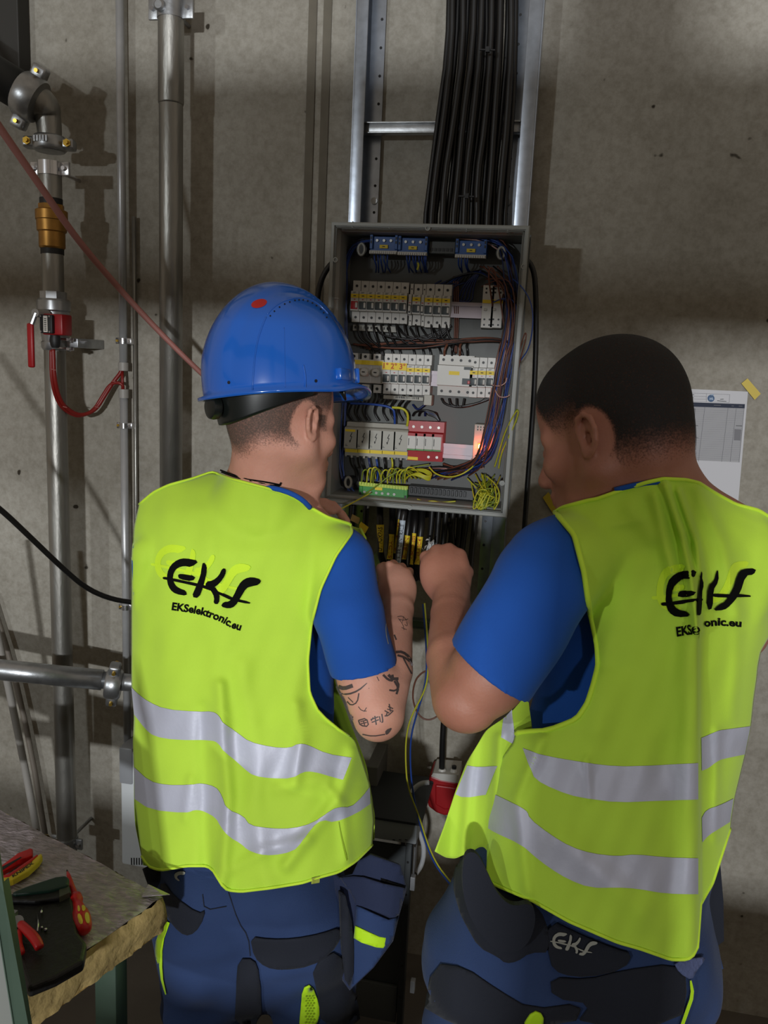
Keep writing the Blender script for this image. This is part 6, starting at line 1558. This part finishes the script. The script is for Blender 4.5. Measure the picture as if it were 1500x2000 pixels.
pp('header_bar', [[(-300, 320), (1162, 370), (1158, 432), (-300, 385)]], M_hdr)
pp('table_lines', [[(-380+0*k, 405+k*15.5), (1150-k*1.4, 437+k*15.5)] for k in range(50)], M_line, .0004, .45)
pp('table_lines', [[(575, 410), (480, 1210)], [(915, 425), (820, 1215)], [(1035, 430), (945, 1215)], [(1150, 435), (1075, 1220)]], M_line, .0005, .7)
pp('table_cells', [[(250, 395), (365, 400), (345, 590), (250, 590)], [(395, 430), (440, 432), (430, 565), (385, 560)], [(250, 650), (380, 655), (380, 775), (250, 770)], [(250, 790), (360, 795), (490, 870), (250, 860)], [(1010, 735), (1110, 740), (1095, 905), (1000, 900)]], mat('cell_grey', (118, 118, 122), .7), .0006)
pp('head_lines', [[(250, 205), (600, 215)], [(600, 215), (940, 230)], [(250, 250), (600, 260)], [(250, 290), (600, 298)], [(250, 328), (930, 350)], [(600, 215), (595, 335)], [(940, 230), (930, 350)]], M_line, .0005, .5)
pp('head_text', [[(330, 225), (415, 232)], [(320, 268), (410, 275)], [(360, 290), (358, 325)], [(755, 320), (890, 330)], [(800, 300), (850, 295)], [(1030, 685), (1120, 690)], [(370, 680), (475, 685)], [(310, 655), (380, 660)]], M_ink, .0006, 1.1)
pp('head_text', [[(290, 370), (415, 375)], [(705, 385), (810, 388)], [(965, 395), (1000, 397)], [(1070, 398), (1125, 400)]], M_line, .0008, 1.0)
pp('emblem', [[(665+52*math.cos(a), 285+52*math.sin(a)) for a in [k*math.pi/8 for k in range(16)]]], mat('emblem_blue', (52, 84, 122), .6), .0006)
pp('emblem_mark', [[(640, 300), (650, 265), (665, 290), (680, 262), (700, 305), (680, 310), (665, 300), (650, 310)], [(660, 225), (705, 225), (710, 240), (665, 240)]], mat('emblem_pale', (150, 168, 190), .6), .0008)
mb = MB()
for (a, b) in (((1093, 977), (1113, 979)), ((1093, 980), (1110, 982))): decal_stroke(mb, bvP, [a, b], .8, .0005, 0)
obj('footer_text', mb, M_ink, pap)
def tape(poly, lab):
    mb = MB(); mb.prism([PY(x, y, -.0052) for x, y in poly], (0, .0006, 0)); tag(obj('tape', mb, mat('yellow_tape', (196, 172, 44), .5)), lab, 'tape')
tape([(1448, 749), (1460, 739), (1486, 769), (1474, 781)], 'yellow tape strip holding the upper right corner of the form')
tape([(1060, 972), (1071, 961), (1094, 993), (1080, 1003)], 'yellow tape strip at the lower left corner of the form')

# ------------------------------------------------------------ heater, grey cabinet, red switch, loose wires
M_heat = mat('heater_white', (206, 210, 212), .35); M_cap = mat('heater_grey', (150, 152, 156), .4)
yh = -.09
a = PY(234, 1462, yh); b = PY(420, 1720, yh)
ht = thing('panel_heater', 'white wall heater with a grey corner cap, half hidden behind the left worker', 'heater', (a.x, yh, b.z))
obj('casing', MB().box((a.x, yh, b.z), (a.x+.44, -.012, a.z), .008), M_heat, ht, autosm=40)
obj('corner_cap', MB().box((a.x-.002, yh-.004, a.z-.105), (a.x+.040, -.01, a.z+.006), .006), M_cap, ht, autosm=40)
for k in range(12):
    p = PY(256+k*5, 1682, yh); obj('vent_slot', MB().box((p.x, yh-.0008, p.z-.011), (p.x+.0032, yh+.002, p.z+.011)), M_dark, ht)
obj('control_window', MB().box((a.x+.055, yh-.001, a.z-.015), (a.x+.10, yh+.002, a.z-.004)), M_dark, ht)
obj('wall_bracket', MB().box((a.x+.05, -.02, b.z-.012), (a.x+.37, 0, b.z+.05)), M_cap, ht)
# tall metal cabinet frame
yk = -.30
M_cabd = mat('cabinet_dark', (70, 74, 76), .45, .25, var=.12, vscale=10); M_cabt = mat('cabinet_top', (150, 155, 158), .4, .2); M_cabf = mat('cabinet_frame', (52, 56, 58), .5, .3)
a = PY(640, 1585, yk); b = PY(808, 1650, yk)
cb = thing('metal_cabinet', 'dark grey open-framed metal cabinet standing between the two workers', 'cabinet', ((a.x+b.x)/2, yk, 0))
obj('top_box', MB().box((a.x, yk, b.z), (b.x+.006, -.08, a.z), .004), M_cabt, cb, autosm=40)
obj('top_plate', MB().box((a.x-.003, yk-.003, a.z), (b.x+.016, -.075, a.z+.006)), M_cabf, cb)
for k in range(3): p = PY(767+k*12, 1639, yk); obj('mark', MB().box((p.x, yk-.0006, p.z-.002), (p.x+.006, yk+.001, p.z)), M_cabf, cb)
for (pxa, pxb) in ((790, 802), (642, 652)):
    p0 = PY(pxa, 1700, yk); p1 = PY(pxb, 1700, yk); po = obj('post', MB().box((p0.x, yk, 0), (p1.x, yk+.03, b.z), .002), M_cabf, cb, autosm=40)
    if pxa > 700:
        for py in (1684, 1748, 1888, 1950): z = PY(796, py, yk).z; mb = MB(); mb.cyl((p0.x+.007, yk-.001, z), (p0.x+.007, yk+.002, z), .003, 10); obj('hole', mb, M_dark, po)
for pxx in (782, 648): p0 = PY(pxx, 1700, -.1); obj('post', MB().box((p0.x, -.12, 0), (p0.x+.012, -.09, b.z), .002), M_cabf, cb, autosm=40)
p0 = PY(652, 1700, yk+.02); p1 = PY(790, 1700, yk+.02)
obj('door_panel', MB().box((p0.x, yk+.020, .05), (p1.x, yk+.024, b.z-.02)), M_cabd, cb)
z = PY(730, 1925, yk).z; obj('lower_panel', MB().box((p0.x, yk+.008, .03), (p1.x, yk+.018, z), .002), mat('cabinet_mid', (88, 92, 92), .5, .3), cb, autosm=40)
obj('side_edge', MB().box((PY(806, 1700, yk).x, yk+.002, PY(806, 1708, yk).z), (PY(809, 1700, yk).x, yk+.03, PY(806, 1655, yk).z)), M_galv, cb)
for (y0, y1) in ((1712, 1738), (1915, 1938)):
    obj('hinge', MB().box((PY(802, y0, yk).x, yk-.003, PY(802, y1, yk).z), (PY(811, y0, yk).x, yk+.012, PY(802, y0, yk).z), .001), M_cap, cb)
mb = MB(); mb.box((PY(715, 1500, -.16).x, -.16, PY(715, 1572, -.16).z), (PY(738, 1500, -.16).x, -.02, PY(715, 1496, -.16).z), .003)
tag(obj('junction_box', mb, mat('dusty_grey_box', (96, 96, 92), .6)), 'small dusty grey box on the wall just right of the left worker\'s vest', 'box')
mb = MB(); mb.tube([PY(838, 1528, -.16), PY(820, 1530, -.16), PY(804, 1545, -.16), PY(797, 1570, -.17), PY(797, 1590, -.18)], .0062, 10, smooth=2); mb.tube([PY(806, 1610, -.2), PY(822, 1630, -.2), PY(829, 1660, -.2), (PY(824, 1690, -.2)), PY(812, 1706, -.22)], .0062, 10, smooth=2)
tag(obj('white_conduit', mb, mat('white_hose', (176, 178, 180), .5), smooth=True), 'pale flexible conduit curving from the red switch down behind the cabinet', 'conduit')
ys = -.10
sw = thing('red_switch', 'red isolator box with white cable glands on the wall beside the right worker\'s vest', 'switch', PY(865, 1590, ys))
poly = [(838, 1518), (840, 1514), (862, 1522), (890, 1527), (896, 1528), (896, 1590), (868, 1594), (852, 1588), (836, 1576), (834, 1560)]
mb = MB(); mb.prism([PY(x, y, ys) for x, y in poly], (0, .09, 0)); o = obj('body', mb, M_red, sw); md = o.modifiers.new('b', 'BEVEL'); md.width = .006; md.segments = 3
poly = [(850, 1533), (880, 1537), (893, 1540), (893, 1580), (868, 1582), (850, 1572)]
mb = MB(); mb.prism([PY(x, y, ys-.006) for x, y in poly], (0, .01, 0)); o = obj('cover', mb, M_red, sw); md = o.modifiers.new('b', 'BEVEL'); md.width = .004; md.segments = 3
mb = MB(); p = PY(842, 1529, ys); mb.cyl(p+Vector((0, -.002, 0)), p+Vector((0, .003, 0)), .0065, 14); obj('hole', mb, M_dark, sw)
mb = MB(); mb.box(tuple(PY(846, 1523, ys+.06)), tuple(PY(895, 1510, ys-.002)), .003) if False else mb.prism([PY(846, 1510, ys), PY(896, 1514, ys), PY(896, 1530, ys), PY(862, 1524, ys), PY(842, 1516, ys)], (0, .08, 0)); obj('lid', mb, M_white, sw)
for px in (863, 886):
    a = PY(px, 1516, ys+.02); b = PY(px+1, 1500, ys+.02); mb = MB(); mb.lathe(a, b, [(0, .0135), (.010, .0135), (.012, .011), (.018, .0105), (.022, .008)], 12); gl = obj('cable_gland', mb, M_white, sw, autosm=40)
    if px > 870: mb = MB(); mb.cyl(b+Vector((0, 0, -.004)), b+Vector((0, 0, .006)), .006, 12); obj('gland_hole', mb, M_dark, gl)
mb = MB(); a = PY(836, 1528, ys+.02); b = PY(826, 1528, ys+.02); mb.lathe(a, b, [(0, .011), (.006, .011), (.008, .009), (.014, .008)], 12); obj('cable_gland', mb, M_white, sw, autosm=40)
mb = MB(); mb.tube([PY(863, 1500, ys+.02), PY(864, 1450, ys+.01), PY(867, 1400, ys+.01), PY(874, 1350, ys), PY(884, 1290, ys-.02), PY(893, 1200, ys-.05), PY(890, 1120, ys-.05), PY(880, 1020, ys-.05)], .0075, 12, smooth=2)
tag(obj('supply_cable', mb, M_blackcable, smooth=True), 'black supply cable dropping into the top of the red isolator', 'cable')
def loose(name, pts, colm, r_, lab):
    mb = MB(); mb.tube([PY(*p) for p in pts], r_, 8, smooth=2); tag(obj(name, mb, colm, smooth=True), lab, 'wire')
bl = [(826, 1180), (832, 1250), (834, 1310), (828, 1350), (812, 1400), (802, 1440), (801, 1490), (805, 1540), (817, 1600), (832, 1650), (850, 1690), (875, 1722), (905, 1760)]
loose('blue_wire', [(x, y, -.34) for x, y in bl], WCOL['blue'], .0021, 'blue wire hanging between the two workers')
loose('green_yellow_wire', [(x+(3 if i < 4 else -9 if i < 8 else 3), y-2, -.345) for i, (x, y) in enumerate(bl)], WCOL['yg'], .0019, 'green-and-yellow wire twisting down beside the blue one')
loose('brown_wire', [(835, 1309, -.34), (822, 1315, -.34), (810, 1330, -.34), (805, 1360, -.34), (812, 1388, -.34), (826, 1405, -.34), (845, 1406, -.34), (864, 1390, -.33), (880, 1376, -.32)], WCOL['brown'], .0020, 'thin brown wire making an open loop beside the right worker\'s elbow')

# ------------------------------------------------------------ insulation slab bench with tools
zt_ = .80
M_foil = mat('foil_facing', (168, 158, 164), .34, .5, var=.25, vscale=60, bump=1.0, bscale=60, stretch=(1, 2.6, 1), detail=8)
M_wool = mat('mineral_wool', (158, 136, 84), .95, var=.22, vscale=26, bump=1.0, bscale=60, rgb2=(170, 148, 96))
A = PZ(-260, 1440, zt_); B = PZ(0, 1582, zt_); Cc = PZ(150, 1662, zt_); D_ = PZ(318, 1752, zt_); E_ = PZ(75, 1922, zt_); G_ = PZ(-300, 2180, zt_)
top = [A, B, Cc, D_, E_, G_]
thk = .062
sl = thing('insulation_slab', 'foil-faced mineral wool slab forming a shelf in the lower left corner', 'insulation', (D_.x-.2, D_.y, zt_-thk))
def ins(poly, z, bump_=0, n=34):
    """dense crinkled top sheet"""
    mb = MB(); xs = [p.x for p in poly]; ys_ = [p.y for p in poly]; pts = []
    for a, b in zip(poly, poly[1:]+[poly[0]]):
        k = max(1, int((b-a).length/.02)); pts += [a+(b-a)*i/k for i in range(k)]
    m_ = len(pts); st = .009
    vv, ee, ff, *_ = delaunay_2d_cdt([Vector((p.x, p.y)) for p in pts]+[Vector((x, y)) for x in np.arange(min(xs), max(xs), st) for y in np.arange(min(ys_), max(ys_), st)], [(i, (i+1) % m_) for i in range(m_)], [], 1, 1e-5)
    rnd = random.Random(4)
    mb.add([Vector((v.x, v.y, z+bump_*(math.sin(v.x*70+3*math.sin(v.y*23))*.5+math.sin(v.y*160+4*math.sin(v.x*31))*.5+rnd.uniform(-.8, .8)))) for v in vv], [tuple(f_) for f_ in ff]); return mb
foil = obj('foil_facing', ins(top, zt_, .0017), M_foil, sl, smooth=True)
mb = MB(); rnd = random.Random(8); rows_ = []
edge = [p for a, b in zip(top, top[1:]+[top[0]]) for p in [a+(b-a)*i/24 for i in range(24)]]; edge.append(edge[0])
cenT = sum(top, Vector())/len(top)
for zz in (-.001, -.012, -.026, -.040, -.052, -.060): rows_.append([p+(p-cenT).normalized()*(rnd.uniform(-.003, .004)+(.004 if -.05 < zz < -.01 else 0))+Vector((0, 0, zz)) for p in edge[:-1]])
for r_ in rows_: r_.append(r_[0])
mb.grid(rows_); mb.add([Vector((p.x, p.y, zt_-.060)) for p in top], [tuple(range(len(top)))]); obj('wool_core', mb, M_wool, sl, smooth=True)
mb = MB(); q_ = [D_+Vector((-.035, .02, .002)), D_+Vector((.012, .0, .006)), D_+Vector((.006, -.012, .012)), D_+Vector((-.03, -.012, .003))]; mb.add(q_, [(0, 1, 2, 3)]); o = obj('foil_flap', mb, M_foil, sl); md = o.modifiers.new('t', 'SOLIDIFY'); md.thickness = .001
M_gpaint = mat('green_painted_steel', (66, 84, 70), .5, .2, var=.12, vscale=12)
fr = thing('bench_frame', 'green painted steel frame carrying the insulation slab', 'frame', (D_.x-.3, D_.y-.1, 0))
mb = MB(); a0 = PZ(215, 1770, zt_-.075); mb.box((a0.x-.02, a0.y-.02, 0), (a0.x+.02, a0.y+.02, zt_-.064), .003); obj('leg', mb, M_gpaint, fr, autosm=40)
mb = MB(); mb.box((a0.x-.60, a0.y-.02, zt_-.104), (a0.x-.02, a0.y+.02, zt_-.064), .003); obj('cross_bar', mb, M_gpaint, fr, autosm=40)
# green angle close to the camera at the left edge
dg_ = .93
mb = MB(); qs = [(-60, 1560), (8, 1745), (62, 2060), (20, 2060), (-60, 1700)]
P_ = [W(-60, 1480, dg_), W(-4, 1660, dg_), W(8, 1745, dg_), W(66, 2060, dg_), W(36, 2060, dg_+.004), W(-14, 1745, dg_+.004), W(-60, 1600, dg_+.004)]
fw = Vector(RW@np.array((0, 0, 1.)))
mb.prism(P_, fw*.004); mb.prism([W(-14, 1745, dg_+.002), W(36, 2060, dg_+.002), W(34, 2060, dg_+.002), W(-16, 1745, dg_+.002)], fw*.04)
ga = thing('sheet_panel', 'green-edged grey sheet standing closest to the camera at the lower left edge', 'panel', W(0, 2060, dg_))
obj('green_edge', mb, M_gpaint, ga)
mb = MB(); mb.prism([W(-300, 1600, dg_+.01), W(-16, 1735, dg_+.01), W(38, 2080, dg_+.01), W(-300, 2080, dg_+.01)], fw*.004); obj('sheet', mb, mat('pale_sheet', (120, 122, 116), .6), ga)
def ZP(px, py, h=0): return PZ(px, py, zt_+h)
# pliers: yellow-red insulated handles
M_yh = mat('tool_yellow', (206, 180, 40), .4); M_rh = mat('tool_red', (186, 24, 26), .35)
CK = lambda x, y: (x/5.88, 1640+y/5.88)
pl = thing('pliers', 'red and yellow insulated pliers lying at the left end of the foil', 'pliers', ZP(20, 1700))
def slab(poly, h0, h1, m, name, parent, bev=.002):
    mb = MB(); mb.prism([PZ(*CK(*p), zt_+h1) for p in poly], (0, 0, h0-h1)); o = obj(name, mb, m, parent)
    if bev: md = o.modifiers.new('b', 'BEVEL'); md.width = bev; md.segments = 3
    return o
slab([(-40, 330), (200, 150), (350, 90), (378, 100), (378, 165), (330, 185), (200, 230), (60, 320), (-40, 400)], .004, .018, M_rh, 'handle', pl, .004)
slab([(-40, 345), (240, 195), (245, 205), (60, 330), (-40, 385)], .0185, .019, M_dark, 'handle_slot', pl, 0)
slab([(-40, 420), (100, 385), (300, 250), (430, 160), (440, 175), (330, 270), (110, 420), (-40, 450)], .004, .017, M_rh, 'handle', pl, .003)
h_ = slab([(10, 425), (100, 415), (330, 270), (440, 165), (480, 145), (488, 180), (450, 240), (330, 350), (150, 450), (40, 480)], .003, .016, M_yh, 'handle_grip', pl, .004)
bvh_ = bvh_of(h_); mb = MB(); text_on(mb, bvh_, 'KNIPEX', [CK(150, 435), CK(270, 360), CK(395, 270)], 5.0, .0006, bold=.03); obj('lettering', mb, M_ink, h_)
# tool pouch
po = thing('tool_pouch', 'black zipped tool pouch with a dark green rim, open on the foil', 'bag', ZP(80, 1800))
M_pouch = mat('pouch_black', (16, 16, 17), .45, bump=.4, bscale=80, var=.2, vscale=20); M_grim = mat('dark_green_trim', (14, 44, 34), .4)
slab([(60, 640), (140, 600), (420, 600), (700, 560), (840, 640), (900, 1050), (1000, 1180), (960, 1380), (640, 1560), (320, 1690), (150, 1200)], -.0, .020, M_pouch, 'pouch_body', po, .006)
slab([(130, 600), (300, 530), (450, 480), (640, 420), (760, 405), (800, 440), (780, 510), (560, 570), (300, 600), (180, 610)], .0, .034, M_grim, 'green_rim', po, .006)
slab([(100, 640), (300, 600), (600, 590), (800, 520), (820, 600), (680, 660), (400, 700), (120, 690)], .02, .028, M_pouch, 'zip_edge', po, .003)
mb = MB(); mb.tube([PZ(*CK(430, 860), zt_+.024), PZ(*CK(440, 960), zt_+.026), PZ(*CK(430, 1050), zt_+.024)], .0012, 6); mb.tube([PZ(*CK(480, 790), zt_+.024), PZ(*CK(475, 840), zt_+.027)], .0016, 6); mb.cyl(PZ(*CK(525, 1030), zt_+.020), PZ(*CK(525, 1030), zt_+.026), .0022, 8); mb.cyl(PZ(*CK(480, 1008), zt_+.020), PZ(*CK(480, 1008), zt_+.026), .0018, 8)
obj('zip_pull', mb, M_chrome, po, smooth=True)
slab([(680, 545), (790, 520), (800, 605), (680, 660)], .02, .029, mat('pouch_label', (60, 62, 50), .5), 'pouch_label', po, 0)
# red handled pliers on the pouch
rp = thing('cutters', 'red handled cutters resting on the black pouch', 'cutters', ZP(55, 1820, .02))
mb = MB(); mb.tube([PZ(*CK(230, 960), zt_+.034), PZ(*CK(300, 1030), zt_+.036), PZ(*CK(380, 1110), zt_+.036), PZ(*CK(430, 1180), zt_+.034), PZ(*CK(455, 1245), zt_+.030)], [.0055, .0062, .0068, .007, .0068, .006], 12, smooth=1); obj('handle', mb, M_rh, rp, smooth=True)
mb = MB(); mb.tube([PZ(*CK(225, 1050), zt_+.03), PZ(*CK(215, 1180), zt_+.03), PZ(*CK(250, 1300), zt_+.028)], .0045, 10, smooth=1); obj('handle', mb, M_rh, rp, smooth=True)
mb = MB(); mb.cyl(PZ(*CK(205, 935), zt_+.022), PZ(*CK(205, 935), zt_+.040), .008, 14); mb.box(tuple(PZ(*CK(160, 930), zt_+.026)), tuple(PZ(*CK(150, 800), zt_+.036))); obj('jaw', mb, M_galv, rp, autosm=40)
# screwdriver
sd = thing('screwdriver', 'red and yellow insulated screwdriver lying on the foil beside the pouch', 'screwdriver', ZP(155, 1780))
a = PZ(*CK(775, 370), zt_+.012); b = PZ(*CK(860, 640), zt_+.014); c = PZ(*CK(975, 1050), zt_+.014)
mb = MB(); mb.tube([a, a+(b-a)*.15, b], [.0016, .0030, .0052], 12); obj('blade_sleeve', mb, M_rh, sd, smooth=True)
mb = MB(); mb.tube([a, a-(b-a)*.08], [.0016, .0012], 8); obj('tip', mb, M_ink, sd, smooth=True)
L_ = (c-b).length; mb = MB(); mb.lathe(b, c, [(0, .006), (L_*.04, .0095), (L_*.16, .010), (L_*.22, .0075), (L_*.30, .0085), (L_*.42, .0095), (L_*.55, .0125), (L_*.7, .0135), (L_*.84, .0125), (L_*.95, .0105), (L_, .006)], 18); hd = obj('handle', mb, M_rh, sd, smooth=True)
bvs = bvh_of(hd)
for pl_ in ([(885, 860), (925, 845), (960, 960), (915, 975)], [(985, 830), (1020, 850), (1030, 960), (990, 960), (970, 880)], [(890, 760), (910, 755), (925, 820), (895, 830)], [(935, 750), (975, 760), (985, 810), (945, 830)]):
    mb = decal_poly(MB(), bvs, [CK(*p) for p in pl_], .0008, 4); obj('grip_inlay', mb, M_yh, hd, smooth=True)

# ------------------------------------------------------------ pieces that belong apart become parts of their own
def split_loose(o, limit=8):
    me = o.data; n = len(me.vertices); par = list(range(n))
    def fd(i):
        while par[i] != i: par[i] = par[par[i]]; i = par[i]
        return i
    for p in me.polygons:
        v = list(p.vertices); a = fd(v[0])
        for b in v[1:]: par[fd(b)] = a
    groups = {}
    for p in me.polygons: groups.setdefault(fd(p.vertices[0]), []).append(p)
    if len(groups) < 2: return
    if len(groups) > limit: o['kind'] = 'stuff'; return
    for gi, ps in enumerate(groups.values()):
        used = sorted({v for p in ps for v in p.vertices}); mp = {v: i for i, v in enumerate(used)}
        m2 = bpy.data.meshes.new(o.name.split('.')[0]); m2.from_pydata([tuple(me.vertices[v].co) for v in used], [], [tuple(mp[v] for v in p.vertices) for p in ps]); m2.update()
        if ps[0].use_smooth: m2.shade_smooth()
        for m_ in me.materials: m2.materials.append(m_)
        c = bpy.data.objects.new(o.name.split('.')[0], m2); COL.objects.link(c); c.parent = o.parent
        if 'label' in o: c['label'] = o['label']
    bpy.data.objects.remove(o)
for o in list(bpy.data.objects):
    if o.type == 'MESH' and o.parent and o.name.split('.')[0] in ('terminal', 'end_clip', 'slot', 'screw', 'latch', 'foot', 'bolt', 'test_button', 'print', 'hole', 'flag', 'zip_pull', 'head_text', 'table_cells', 'head_lines', 'table_lines', 'logo_print', 'tattoo', 'emblem_mark', 'footer_text', 'stitching', 'lightning_mark'):
        split_loose(o, 8 if o.name.split('.')[0] in ('terminal', 'end_clip', 'slot', 'screw', 'test_button') else 1)
